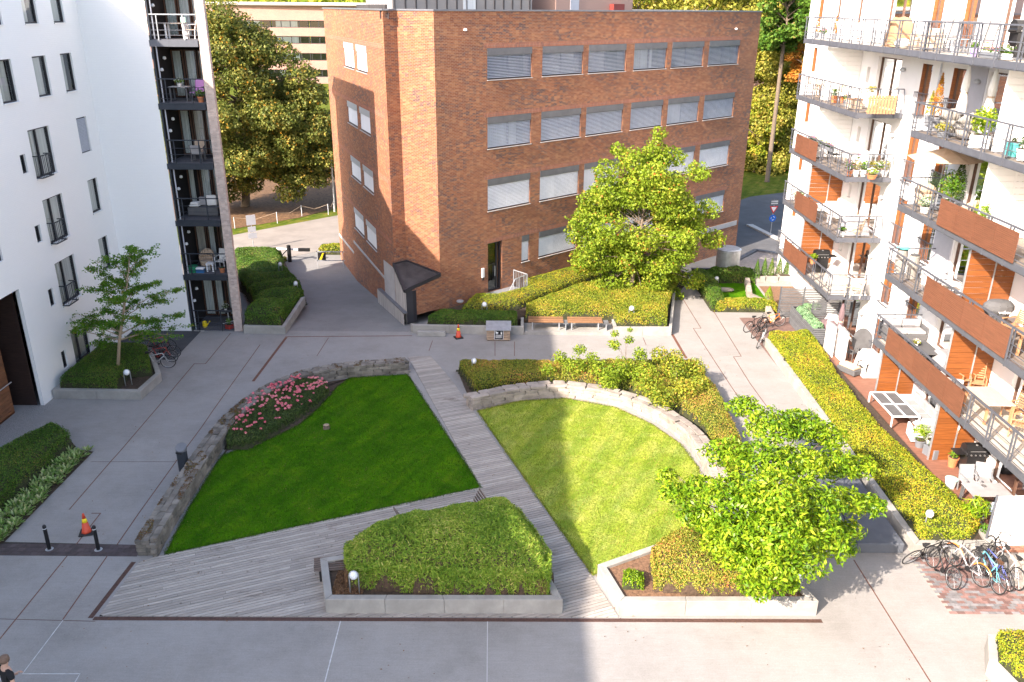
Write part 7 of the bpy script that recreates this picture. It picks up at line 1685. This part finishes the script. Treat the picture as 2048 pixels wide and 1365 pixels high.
# ---- top floor
pot(bal(1628, 16.2, 5), 'yellow autumn conifer in a pot at the far end of the top balcony', 0.13, 0.25, 'pot_grey', 'orange_leaves', 0.75, 0.13, 300, cone=True)
pot(bal(1663, 16.2, 5), 'slim golden conifer in a dark pot on the top balcony', 0.13, 0.3, 'pot_grey', 'orange_leaves', 0.8, 0.12, 300, cone=True)
pot(bal(1640, 15.9, 5), 'pink flowers in a zinc bucket on the top balcony', 0.13, 0.25, 'galvanised', 'oak_leaves', 0.3, 0.2, 200, 'magenta_petals')
for k, px in enumerate((1682, 1700, 1722)): chair(bal(px, 16.4, 5), 'white metal chair on the top balcony, %s from the far end' % ['first', 'second', 'third'][k], R(90+20*k), 'slat_white', h=0.9, group='white chairs on the top balcony')
table(bal(1750, 16.7, 5), 'small grey side table on the top balcony by the window', 0.5, 0.5, 0.6, 'fabric_light', 'galvanised')
cloth_cover(bal(1790, 16.0, 5), 'brown draped cover over furniture on the top balcony', 1.0, 1.0, 1.15, 'fabric_brown')
t = thing('pouf', 'round white pouf in front of the brown cover on the top balcony', 'pouf', bal(1798, 15.75, 5)); build('cushion', MB().lathe([(0.16, 0), (0.28, 0.10), (0.29, 0.22), (0.2, 0.34), (0.05, .37)], n=16), M_['fabric_white'], t, world=False, smooth=True); build('seam', MB().lathe([(0.292, 0.17), (0.292, 0.185)], n=16), M_['fabric_light'], t, world=False)
sofa(bal(1845, 16.3, 5), 'beige boxy seat on the top balcony beside the brown cover', 1.1, R(-90), 'fabric_beige', 'fabric_beige', n=1)
for k, px in enumerate((1882, 1952)): chair(bal(px, 16.2, 5), 'high backed grey sling chair on the top balcony, %s one' % ['left', 'right'][k], R(-150), 'fabric_light', 'fabric_dark', 1.15, slats=False, w=0.58, group='high backed grey sling chairs')
table(bal(1915, 16.2, 5), 'low glass side table between the grey sling chairs', 0.5, 0.5, 0.5, 'fabric_light', 'galvanised')
pot(bal(1942, 15.5, 5), 'purple plastic pot on the top balcony edge', 0.14, 0.26, 'purple_plastic', 'oak_leaves', 0.2, 0.15, 120)
flowerbox(bal(1975, 15.5, 5), 'pink flower box on the top balcony right of the purple pot', 1.2, R(90), 'pot_grey', 'magenta_petals')
flowerbox(bal(2000, 15.6, 5), 'white and pink flower box at the near end of the top balcony', 0.8, R(90), 'pot_white', 'white_petals')
grill(bal(2032, 16.2, 5), 'dark covered grill at the right edge of the top balcony', 0, covered=False)
# ---- storey four
chair(bal(1623, 16.5, 4), 'yellow wooden chair at the far end of the fourth storey balcony', R(60), 'table_oak'); table(bal(1640, 16.2, 4), 'small yellow wood table on the fourth storey balcony', 0.6, 0.6, 0.7)
chair(bal(1632, 15.9, 4), 'second yellow wooden chair close to the railing on the fourth storey', R(-30), 'table_oak')
pot(bal(1664, 15.9, 4), 'orange terracotta pot with leafy plant on the fourth storey', 0.19, 0.35, 'terracotta', 'oak_leaves', 0.4, 0.2, 200); pot(bal(1688, 15.9, 4), 'black pot with pink flowers on the fourth storey', 0.15, 0.28, 'pot_grey', 'oak_leaves', 0.3, 0.2, 200, 'magenta_petals')
pot(bal(1678, 16.3, 4), 'grassy plant with feathery plumes on the fourth storey', 0.15, 0.3, 'terracotta', 'pale_leaves', 0.8, 0.2, 200, L=0.2, W=0.01)
t = thing('wooden_chest', 'light wooden chest on the fourth storey balcony', 'chest', bal(1703, 15.95, 4), R(20)); [box1('board', 'table_oak', t, -0.3, -0.22+j*0.11, 0, 0.3, -0.22+(j+1)*0.11-.008, 0.42) for j in range(4)]; box1('lid', 'teak', t, -0.33, -0.25, 0.425, 0.33, 0.25, 0.46)
t = thing('wooden_lounger', 'folded wooden lounger standing at the near end of the fourth storey balcony', 'lounger', bal(1757, 16.3, 4), 0)
for j in range(9): box1('slat', 'teak', t, -0.62+j*0.14, -0.05, 0.02, -0.62+j*0.14+0.10, 0.0, 0.8)
box1('frame', 'teak', t, -0.66, 0.002, 0.1, 0.66, 0.04, 0.16); box1('frame', 'teak', t, -0.66, 0.002, 0.65, 0.66, 0.04, 0.71)
pot(bal(1733, 16.9, 4), 'orange pot on a white stool on the fourth storey balcony', 0.22, 0.7, 'pot_white', 'pale_leaves', 0.3, 0.25, 160)
pot(bal(1862, 16.3, 4), 'tall golden conifer in a dark grey pot at the corner of the fourth storey balcony', 0.24, 0.5, 'pot_grey', 'orange_leaves', 1.55, 0.22, 900, cone=True)
pot(bal(1851, 16.6, 4), 'shorter conifer beside the tall golden one', 0.16, 0.4, 'pot_grey', 'pale_leaves', 0.9, 0.17, 500, cone=True)
parasol(bal(1908, 16.4, 4), 'closed white parasol on the fourth storey, left one', h=2.3); parasol(bal(1960, 16.6, 4), 'closed white parasol on the fourth storey, right one by the window', h=2.3)
armchair(bal(1893, 16.3, 4), 'grey wicker armchair under the left closed parasol', R(160), 'rattan_grey'); armchair(bal(1925, 16.3, 4), 'grey wicker armchair between the closed parasols', R(180), 'rattan_grey')
pot(bal(1880, 15.7, 4), 'low green herb bush by the railing of the near fourth storey balcony', 0.2, 0.2, 'pot_grey', 'pale_leaves', 0.35, 0.3, 300)
t = pot(bal(1955, 15.85, 4), 'yellow green laurel in a square white planter on the fourth storey', 0.32, 0.42, 'pot_white', 'laurel_leaves', 0.95, 0.42, 900, square=True, L=0.11, W=0.05)
pot(bal(2018, 15.9, 4), 'turquoise glazed pot by the railing at the right edge', 0.24, 0.45, 'turquoise_glaze', 'dark_leaves', 0.15, 0.15, 60); pot(bal(2040, 15.8, 4), 'white pot with grey foliage at the right picture edge', 0.2, 0.35, 'pot_white', 'dark_leaves', 0.4, 0.2, 150)
# ---- storey three
for k, px in enumerate((1622, 1640, 1655)): flowerbox(bal(px, 15.62, 3, 0.7), 'pink flower box hung on the rail above the brown panel, %s' % ['farthest', 'middle one', 'nearest'][k], 0.9, R(90), 'pot_grey', ['magenta_petals', 'white_petals', 'magenta_petals'][k])
table(bal(1692, 16.4, 3), 'round grey table on the third storey balcony', 0.9, 0.9, 0.72, 'fabric_grey', 'fabric_dark', rnd=True)
chair(bal(1690, 16.9, 3), 'white chair behind the round table on the third storey', R(0), 'slat_white', slats=False); chair(bal(1712, 16.5, 3), 'white chair near the round table on the third storey', R(-70), 'fabric_white', 'slat_white', slats=False); chair(bal(1665, 16.2, 3), 'dark grey chair at the rail on the third storey', R(100), 'fabric_dark', slats=False)
pot(bal(1715, 16.8, 3), 'pink flowers in a pale pot by the door on the third storey', 0.15, 0.4, 'pot_white', 'oak_leaves', 0.3, 0.18, 160, 'magenta_petals'); pot(bal(1740, 16.4, 3), 'yellow flowers in a wide bowl on the third storey', 0.22, 0.2, 'terracotta', 'laurel_leaves', 0.3, 0.25, 220, 'white_petals')
for k, (px, m, fl) in enumerate(((1702, 'terracotta', 'magenta_petals'), (1722, 'pot_white', 'white_petals'), (1738, 'pot_white', None), (1752, 'terracotta', None), (1764, 'pot_grey', 'white_petals'), (1776, 'pot_white', None))):
    x = 15.6+k*0.33; pot((x, 38.95, FL[3]), ['terracotta pot with pink flowers at the balcony corner', 'white pot with white flowers second along the end rail', 'white pot with grey herbs third along the end rail', 'terracotta pot fourth along the end rail', 'dark pot with white flowers fifth along the end rail', 'white pot nearest the wall along the end rail'][k], 0.15, 0.3, m, 'pale_leaves' if k % 2 else 'oak_leaves', 0.45, 0.2, 180, fl)
parasol(bal(1868, 16.5, 3), 'open beige parasol with dark ribs on the third storey', True, 'fabric_beige', 2.35, 1.35)
armchair(bal(1843, 16.2, 3), 'beige wicker armchair at the corner of the near third storey balcony', R(150)); armchair(bal(1925, 16.3, 3), 'beige wicker armchair beside the big potted bush', R(200)); table(bal(1893, 16.0, 3), 'low wicker table between the beige armchairs', 0.6, 0.6, 0.42, 'rattan', 'rattan', rnd=True)
pot(bal(1893, 16.8, 3), 'big round green bush in a pot on the third storey', 0.3, 0.4, 'pot_grey', 'oak_leaves', 1.2, 0.5, 1100, L=0.09, W=0.05); pot(bal(1905, 17.1, 3), 'tall dark cypress in a pot on the third storey', 0.2, 0.4, 'pot_grey', 'dark_leaves', 1.7, 0.26, 900, cone=True)
pot(bal(1858, 16.9, 3), 'silvery feathery plant in a pot on the third storey', 0.22, 0.3, 'pot_white', 'kale_leaves', 0.9, 0.4, 500, L=0.18, W=0.02); pot(bal(1952, 15.9, 3), 'bright green oleander at the white divider on the third storey', 0.2, 0.35, 'pot_grey', 'laurel_leaves', 0.9, 0.28, 420, L=0.17, W=0.035); pot(bal(1846, 15.7, 3), 'pale pink flowers in a pot behind the corner rails', 0.18, 0.25, 'pot_white', 'kale_leaves', 0.4, 0.3, 260, 'white_petals')
# ---- storey two
sofa(bal(1640, 16.6, 2), 'white outdoor sofa along the wooden divider on the second storey', 1.6, R(0), 'fabric_white', 'fabric_white'); sofa(bal(1672, 17.05, 2), 'white sofa along the wall on the second storey', 1.7, R(-90), 'fabric_white', 'fabric_white'); table(bal(1668, 16.3, 2), 'small white table with a bowl on the second storey', 0.8, 0.5, 0.42, 'slat_white', 'slat_white')
armchair(bal(1706, 16.4, 2), 'cream wicker chair on the second storey far balcony', R(-60)); cloth_cover((16.4, 39.35, FL[2]), 'dark grey cover over furniture at the near end of the second storey far balcony', 1.3, 0.9, 0.85, 'fabric_grey')
pot(bal(1594, 15.9, 2), 'green plant behind the far rails on the second storey', 0.18, 0.3, 'pot_grey', 'oak_leaves', 0.5, 0.3, 260); pot((15.75, 39.0, FL[2]), 'small white pot with succulent at the balcony corner on the second storey', 0.16, 0.26, 'pot_white', 'oak_leaves', 0.2, 0.18, 120)
for k, px in enumerate((1797, 1820)): t = thing('wicker_column', 'tall grey brown wicker planter on the second storey, %s one' % ['left', 'right'][k], 'planter', bal(px, 16.0+0.1*k, 2), 0); build('basket', MB().lathe([(0.2, 0), (0.24, 0.5), (0.21, 0.95)], n=14, sy=0.9), M_['rattan_grey'], t, world=False); build('top_bowl', MB().lathe([(0.1, 0.96), (0.27, 1.02), (0.28, 1.05)] if k == 0 else [(0.15, 0.96), (0.17, 1.0)], n=14), M_['turquoise_glaze' if k == 0 else 'fabric_dark'], t, world=False)
table(bal(1893, 16.2, 2), 'round white bistro table on the second storey', 0.75, 0.75, 0.72, 'fabric_light', 'slat_white', rnd=True)
for k, (px, x, rz) in enumerate(((1862, 16.2, 120), (1900, 15.9, -120), (1880, 16.8, 10))): chair(bal(px, x, 2), 'white bistro chair on the second storey, %s' % ['left of the round table', 'nearest the railing', 'behind the table'][k], R(rz), 'slat_white', h=0.85, slats=k != 2, group='white bistro chairs')
t = thing('lounge_chair', 'low white lounge seat with dark shadow on the second storey', 'lounger', bal(1860, 16.5, 2), R(30)); box1('seat', 'fabric_white', t, -0.3, -0.3, 0.25, 0.3, 0.3, 0.33, bevel=0.02); box1('leg', 'slat_white', t, -0.25, -0.25, 0, -0.2, 0.25, 0.25); box1('backrest', 'fabric_white', t, -0.3, 0.3, 0.25, 0.3, 0.36, 0.7, bevel=0.02)
grill(bal(1985, 16.2, 2), 'covered grill under a grey hood with white lettering beside the wooden divider', 0, covered=True)
table(bal(2042, 16.2, 2), 'small dark table right of the covered grill', 0.7, 0.7, 0.7, 'teak', 'teak'); chair(bal(2020, 16.5, 2), 'brown folding chair leaning right of the covered grill', R(-80), 'teak')
# ---- storey one
grill(bal(1637, 16.3, 1), 'black gas grill with four knobs on the first storey far balcony', 0)
cloth_cover(bal(1668, 16.4, 1), 'light grey wrinkled cover over furniture on the first storey far balcony', 0.95, 1.1, 0.85, 'fabric_light', amp=0.08)
pot(bal(1624, 15.75, 1, 0.55), 'green plant in an orange pot at the rail of the first storey', 0.16, 0.25, 'terracotta', 'laurel_leaves', 0.3, 0.22, 220)
chair(bal(1690, 16.3, 1), 'wooden chair with pale cushion on the first storey far balcony', R(20), 'table_oak'); chair(bal(1708, 16.6, 1), 'second wooden chair near the glass door on the first storey', R(-110), 'table_oak'); cloth_cover(bal(1712, 16.9, 1), 'crumpled white blanket on the chairs of the first storey', 0.7, 0.7, 0.6, 'fabric_white', amp=0.1)
t = thing('screen_mat', 'pale reed mat tied to the end rail of the first storey far balcony', 'screen', (16.4, 38.7, FL[1])); box1('mat', 'fabric_light', t, -0.95, 0.0, 0.02, 0.8, 0.02, 0.86); [box1('binding', 'fabric_beige', t, -0.95+j*0.58, -0.003, 0.02, -0.94+j*0.58, 0.023, 0.86) for j in range(4)]
sofa(bal(1805, 16.6, 1), 'dark grey corner sofa on the first storey near balcony', 1.7, R(0), 'fabric_grey', 'fabric_dark'); table(bal(1838, 16.1, 1), 'dark grey table with flowers on the first storey near balcony', 1.5, 0.9, 0.68, 'fabric_dark', 'fabric_dark', rz=R(90)); pot(bal(1832, 15.9, 1, 0.68), 'cream flowers on the dark table of the first storey', 0.09, 0.1, 'pot_white', 'pale_leaves', 0.16, 0.15, 120, 'white_petals')
cloth_cover(bal(1888, 16.7, 1), 'taupe weather cover spread over a table on the first storey', 1.0, 1.5, 0.78, 'fabric_grey', amp=0.03); sofa(bal(1900, 16.15, 1), 'grey cushioned armchair beside the wooden divider on the first storey', 0.8, R(60), 'fabric_grey', 'fabric_light', n=1)
table(bal(1972, 16.35, 1), 'pale oak dining table on the first storey near balcony', 0.95, 1.5, 0.74, 'table_oak', 'teak')
for k, (px, x, rz) in enumerate(((1925, 16.6, 10), (1950, 16.9, -20), (2022, 16.95, -80), (2035, 16.6, -130))): chair(bal(px, x, 1), ['teak folding chair against the wooden divider', 'high backed teak chair at the far end of the oak table', 'teak chair by the white wall at the oak table', 'teak chair at the near end of the oak table'][k], R(rz), 'teak', h=1.08, group='teak chairs at the oak table')
# ---- ground terraces
t = thing('slatted_fence', 'grey horizontal slat fence between the tiny garden and the terrace', 'fence', (14.8, 43.8, 0))
for k in range(17): box1('slat', 'charcoal_slat', t, 14.85, 43.78, 0.08+k*0.098, 17.45, 43.81, 0.145+k*0.098, world=True)
for x in (14.8, 16.1, 17.4): box1('post', 'steel_grey', t, x, 43.81, 0, x+0.07, 43.88, 1.8, world=True)
t = thing('slatted_planter', 'tall grey slatted planter filled with curly kale on the ground terrace', 'planter', (15.3, 41, 0))
for k in range(10): box1('slat', 'charcoal_slat', t, 15.15, 39.3, 0.05+k*0.105, 15.18, 42.9, 0.125+k*0.105, world=True); box1('slat', 'charcoal_slat', t, 15.18, 39.27, 0.05+k*0.105, 15.9, 39.3, 0.125+k*0.105, world=True)
box1('liner', 'rubber', t, 15.2, 39.31, 0.05, 15.85, 42.88, 0.98, world=True)
for k, (x, y) in enumerate([(15.5, 39.7), (15.5, 40.3), (15.45, 40.9), (15.5, 41.5), (15.5, 42.1), (15.9, 42.5), (16.4, 42.6)]):
    tt_ = thing('kale_plant', ['curly kale nearest the white screens in the slatted planter', 'second curly kale from the near end of the slatted planter', 'middle curly kale in the slatted planter', 'fourth curly kale in the slatted planter', 'fifth curly kale in the slatted planter', 'curly kale at the corner of the slatted planter', 'greyish kale at the far right of the slatted planter'][k], 'plant', (x, y, 1.0), 0, 'curly kale plants')
    d = sph(420); d[:, 2] = abs(d[:, 2]); leaves('leaf_head', d*[.3, .3, .28], d, 0.11, 0.09, M_['kale_leaves'], tt_, world=False, spread=0.5); build('stalk', MB().tube([(0, 0, -0.05), (0, 0, 0.15)], 0.02, 5), M_['kale_leaves'], tt_, world=False)
t = thing('slatted_fence', 'second grey slat screen behind the covered furniture on the ground terrace', 'fence', (16.0, 41.9, 0))
for k in range(13): box1('slat', 'charcoal_slat', t, 15.9, 41.85, 0.3+k*0.10, 17.45, 41.88, 0.365+k*0.10, world=True)
for x in (15.95, 17.35): box1('post', 'steel_grey', t, x, 41.88, 0, x+0.06, 41.94, 1.6, world=True)
cloth_cover(bal(1652, 16.2, 0), 'plum coloured cover over chairs behind the white screens', 0.9, 0.9, 1.15, 'fabric_plum', amp=0.06); cloth_cover(bal(1660, 16.5, 0), 'pale cover over stacked furniture behind the plum one', 0.9, 0.9, 1.35, 'fabric_light', amp=0.05)
parasol(bal(1672, 16.3, 0), 'closed plum coloured parasol behind the white screens', False, 'fabric_plum', 2.1)
for k, (a, b) in enumerate(((1650, 1668), (1672, 1692))):
    p = at(a-4, 700+10*k, 0.1); q = at(b-4, 716+14*k, 0.1); t = thing('white_screen', 'tall narrow white folded sunscreen behind the golden hedge, %s one' % ['left', 'right'][k], 'screen', (*p, 0.1))
    build('panel', MB().prism([p, q, (q[0]+0.05, q[1]+0.06), (p[0]+0.05, p[1]+0.06)], 0.1, 1.7), M_['white_panel'], t); build('top_rail', MB().bar((*p, 1.72), (*q, 1.72), 0.05), M_['galvanised'], t)
t = thing('folding_table', 'round dark table folded upright against the white wall', 'table', bal(1718, 17.0, 0)); mb = MB().lathe([(0.48, -0.02), (0.48, 0.02)], n=26, sy=1.35); mb.rot(Matrix.Translation((0, 0, 0.95)) @ Matrix.Rotation(R(82), 4, 'X')); build('table_top', mb, M_['fabric_dark'], t, world=False); build('leg', MB().bar((-.2, .05, 0), (0, 0.1, .9), .03).bar((.2, .05, 0), (0, 0.1, .9), .03), M_['black_metal'], t, world=False)
chair(bal(1700, 16.5, 0), 'dark metal chair next to the upright round table', R(40), 'fabric_dark'); sofa(bal(1700, 15.95, 0), 'grey stool bench with beige cushion behind the golden hedge', 1.0, R(-60), 'fabric_beige', 'fabric_dark', 0.7, back=False, arms=False, n=1)
cloth_cover(bal(1735, 16.8, 0), 'large light grey cover over furniture by the wooden divider', 1.0, 1.5, 1.05, 'fabric_light', amp=0.06); chair(bal(1728, 16.5, 0), 'black folded metal chair stack near the wooden divider', R(-60), 'black_metal', h=1.0)
# glass table set with white frame and grey sofa
t = thing('glass_table', 'large table with dark glass panes in a white metal frame behind the hedge', 'table', (15.9, 31.6, 0.1))
fx0, fx1, fy0, fy1 = 15.45, 16.55, 30.3, 32.6
for a in (fy0, (fy0+fy1)/2, fy1): box1('frame_bar', 'slat_white', t, fx0, a-0.025, 0.68, fx1, a+0.025, 0.73, world=True)
for x in (fx0, (fx0+fx1)/2, fx1): box1('frame_bar', 'slat_white', t, x-0.025, fy0, 0.681, x+0.025, fy1, 0.729, world=True)
for a in (fy0, (fy0+fy1)/2):
    for x in (fx0, (fx0+fx1)/2): box1('glass_pane', 'fabric_dark', t, x+0.03, a+0.03, 0.69, x+0.5, a+1.1, 0.70, world=True)
for x in (fx0, fx1):
    for a in (fy0, fy1): box1('leg', 'slat_white', t, x-0.025, a-0.025, 0.1, x+0.025, a+0.025, 0.68, world=True)
sofa((16.98, 31.3, 0.1), 'long grey cushioned sofa behind the dark glass table', 2.3, R(-90), 'fabric_grey', 'slat_white', 0.8, n=3)
sofa((16.3, 29.5, 0.1), 'grey cushioned armchair with white metal frame near the potted plants', 0.8, R(170), 'fabric_grey', 'slat_white', 0.75, n=1)
pot((16.0, 28.9, 0.1), 'spiky green yucca in a pot at the near end of the seating group', 0.2, 0.3, 'pot_grey', 'laurel_leaves', 0.7, 0.35, 120, L=0.4, W=0.03); pot((16.35, 28.7, 0.1), 'cream ceramic pot beside the yucca', 0.2, 0.42, 'pot_white', 'soil' if False else 'dark_leaves', 0.06, 0.1, 30)
pot((16.25, 28.2, 0.1), 'grey trough with herbs beside the wooden divider', 0.3, 0.4, 'pot_grey', 'kale_leaves', 0.25, 0.3, 260, square=True); pot((16.55, 27.4, 0.1), 'orange terracotta pot with herb left of the black grill', 0.19, 0.4, 'terracotta', 'oak_leaves', 0.3, 0.2, 160)
grill((17.0, 27.0, 0.1), 'black gas grill with chrome knobs in front of the wooden divider', R(0))
t = thing('bird_ornament', 'small white wooden bird hanging on the wooden divider', 'ornament', (16.75, 27.82, 1.5)); build('body', MB().lathe([(0.01, -0.1), (0.05, 0), (0.01, 0.1)], n=8, sy=.4), M_['pot_white'], t, world=False); build('tail', MB().bar((0, 0, -0.1), (0, 0, -0.22), 0.03), M_['teak'], t, world=False)
t = thing('bucket', 'white bucket with a mint green lid on the ground terrace', 'bucket', (15.75, 25.9, 0.1)); build('body', MB().lathe([(0.15, 0), (0.2, 0.34)], n=18), M_['pot_white'], t, world=False); build('lid', MB().lathe([(0.215, 0.34), (0.215, 0.38), (0.1, 0.40)], n=18), M_['mint_plastic'], t, world=False)
table((16.25, 24.6, 0.1), 'grey garden table with a small glass on the ground terrace', 1.35, 0.85, 0.74, 'fabric_grey', 'fabric_dark')
t = thing('ashtray', 'small metal bowl on the grey garden table', 'bowl', (16.2, 24.75, 0.84)); build('bowl', MB().lathe([(0.05, 0), (0.08, 0.05)], n=12), M_['chrome'], t, world=False); build('rim', MB().lathe([(0.083, 0.05), (0.083, 0.055)], n=12), M_['chrome'], t, world=False)
for k, (x, y, rz) in enumerate(((16.2, 25.55, 0), (16.75, 25.7, -20), (15.95, 23.75, 170), (16.9, 24.0, 150))): chair((x, y, 0.1), ['grey mesh chair behind the grey garden table', 'second grey mesh chair behind the garden table near the grill', 'grey mesh chair with a blue towel over its back', 'grey chair with a white blanket at the right edge'][k], R(rz), 'fabric_grey' if k < 3 else 'fabric_white', 'galvanised', h=0.95, slats=False, group='grey mesh chairs at the garden table')
t = thing('towel', 'pale blue towel hanging over the back of the mesh chair', 'towel', (15.95, 23.4, 0.1)); build('cloth', MB().box(-0.2, -0.03, 0.6, 0.2, 0.06, 0.97), mat('pale_blue', (0.5, 0.6, 0.75), 0.9), t, world=False, bevel=0.02); build('stripe', MB().box(-0.201, -0.031, 0.7, 0.201, 0.061, 0.73), M_['white_panel'], t, world=False)
t = thing('white_awning_screen', 'large white fabric screen on a grey post behind the parked bikes', 'screen', (15.15, 22.3, 0))
build('fabric', MB().poly([(15.2, 22.35, 0.1), (17.4, 22.55, 0.1), (17.4, 22.55, 1.95), (15.2, 22.35, 1.95)]).poly([(15.2, 22.38, 0.1), (15.2, 22.38, 1.95), (17.4, 22.58, 1.95), (17.4, 22.58, 0.1)]), M_['white_panel'], t); build('post', MB().tube([(15.14, 22.36, 0), (15.14, 22.36, 2.0)], 0.035, 8), M_['steel_grey'], t)
pot((15.05, 23.1, 0.4), 'leafy fern palm in a pot between golden hedge and white screen', 0.2, 0.3, 'pot_grey', 'laurel_leaves', 0.75, 0.42, 260, L=0.32, W=0.04); pot((15.3, 22.75, 0.1), 'small orange pot at the foot of the white screen', 0.14, 0.28, 'terracotta', 'oak_leaves', 0.3, 0.22, 160)
# ---- left tower balconies
Y_ = 41.9
table((-15.95, Y_, TF[5]), 'wooden folding table on the topmost tower balcony', 0.95, 0.5, 0.72, 'table_oak', 'slat_white'); chair((-15.2, Y_-.1, TF[5]), 'wooden folding chair on the topmost tower balcony', R(-90), 'table_oak', 'slat_white', 0.85); t = thing('cushion', 'mint green cushion propped on the table of the topmost tower balcony', 'cushion', (-15.55, Y_, TF[5]+.73)); box1('pad', 'mint_plastic', t, -0.12, -0.03, 0, 0.12, 0.03, 0.24, bevel=0.02); box1('piping', 'fabric_white', t, -0.125, -0.005, 0.1, 0.125, 0.005, 0.12)
chair((-15.35, Y_, TF[4]), 'purple armchair on the tower balcony second from the top', R(-15), 'fabric_purple', 'fabric_dark', 1.0, slats=False); table((-16.1, Y_-.1, TF[4]), 'dark table on the tower balcony with the purple chair', 0.9, 0.6, 0.7, 'fabric_light', 'fabric_dark'); pot((-16.1, Y_-.1, TF[4]+.7), 'white orchid and herbs on the table beside the purple chair', 0.1, 0.14, 'pot_white', 'laurel_leaves', 0.25, 0.25, 160, 'white_petals'); pot((-14.98, 41.3, TF[4]), 'fern in a terracotta pot at the corner of the tower balcony', 0.15, 0.28, 'terracotta', 'oak_leaves', 0.35, 0.25, 200)
chair((-15.6, Y_, TF[3]), 'beige garden chair on the third tower balcony from the top', R(10), 'fabric_beige', 'fabric_dark', slats=False); chair((-15.5, 41.45, TF[3]), 'grey chair turned away near the rail of the third tower balcony', R(180), 'fabric_grey', 'fabric_dark', slats=False, h=0.85)
t = thing('outdoor_lounger', 'white cushions stacked on a dark seat on the fourth tower balcony', 'seat', (-15.7, Y_, TF[2])); box1('frame', 'fabric_dark', t, -0.75, -0.3, 0.1, 0.75, 0.3, 0.5); box1('cushion', 'fabric_white', t, -0.7, -0.25, 0.52, -0.2, 0.25, 0.62, bevel=0.04); box1('cushion', 'fabric_white', t, -0.65, -0.2, 0.64, -0.22, 0.2, 0.74, bevel=0.04); box1('cushion', 'fabric_white', t, 0.1, 0.1, 0.52, 0.6, 0.25, 1.05, bevel=0.04); box1('cushion', 'fabric_grey', t, -0.3, 0.15, 0.52, 0.05, 0.28, 0.95, bevel=0.04)
armchair((-16.0, 42.1, TF[1]), 'open wicker tub chair on the lowest raised tower balcony', R(10)); t = chair((-15.25, 42.1, TF[1]), 'white chair with a patterned blue cushion on the lowest raised tower balcony', R(-10), 'fabric_white', 'slat_white', 0.98, slats=False)
table((-15.65, 41.6, TF[1]), 'little white folding stool table on the lowest raised tower balcony', 0.42, 0.42, 0.45, 'slat_white', 'slat_white'); t = thing('tub', 'dark green plastic tub on the lowest raised tower balcony', 'tub', (-16.5, 41.35, TF[1])); build('body', MB().lathe([(0.2, 0), (0.25, 0.32)], n=16), M_['green_plastic'], t, world=False); build('rim', MB().lathe([(0.26, 0.32), (0.26, 0.35)], n=16), M_['green_plastic'], t, world=False)
t = thing('cool_box', 'blue and white cool box beside the green tub', 'box', (-16.1, 41.3, TF[1])); box1('body', 'blue_plastic', t, -0.2, -0.14, 0, 0.2, 0.14, 0.2, bevel=0.02); box1('lid', 'slat_white', t, -0.21, -0.15, 0.2, 0.21, 0.15, 0.3, bevel=0.03)
pot((-15.0, 41.35, TF[1]), 'square terracotta pot at the rail of the lowest raised tower balcony', 0.15, 0.26, 'terracotta', 'dark_leaves', 0.08, 0.1, 50)
table((-15.3, 42.2, TF[0]), 'round white rimmed table with flowers on the ground level of the tower', 0.75, 0.75, 0.72, 'fabric_dark', 'slat_white', rnd=True); pot((-15.35, 42.1, TF[0]+.72), 'white flowers on the round table at the foot of the tower', 0.08, 0.12, 'pot_white', 'dark_leaves', 0.25, 0.2, 160, 'white_petals')
pot((-14.98, 41.3, TF[0]), 'long brick red trough at the foot of the tower', 0.16, 0.22, 'red_paint', 'oak_leaves', 0.4, 0.15, 120, square=True)
t = thing('watering_can', 'yellow green watering can standing at the foot of the tower', 'watering can', (-16.35, 41.5, TF[0])); build('body', MB().lathe([(0.12, 0), (0.12, 0.28), (0.05, 0.34)], n=14), M_['yellow_plastic'], t, world=False); build('spout', MB().tube([(0.1, 0, 0.08), (0.3, 0, 0.34)], [0.03, 0.02], 7), M_['yellow_plastic'], t, world=False)
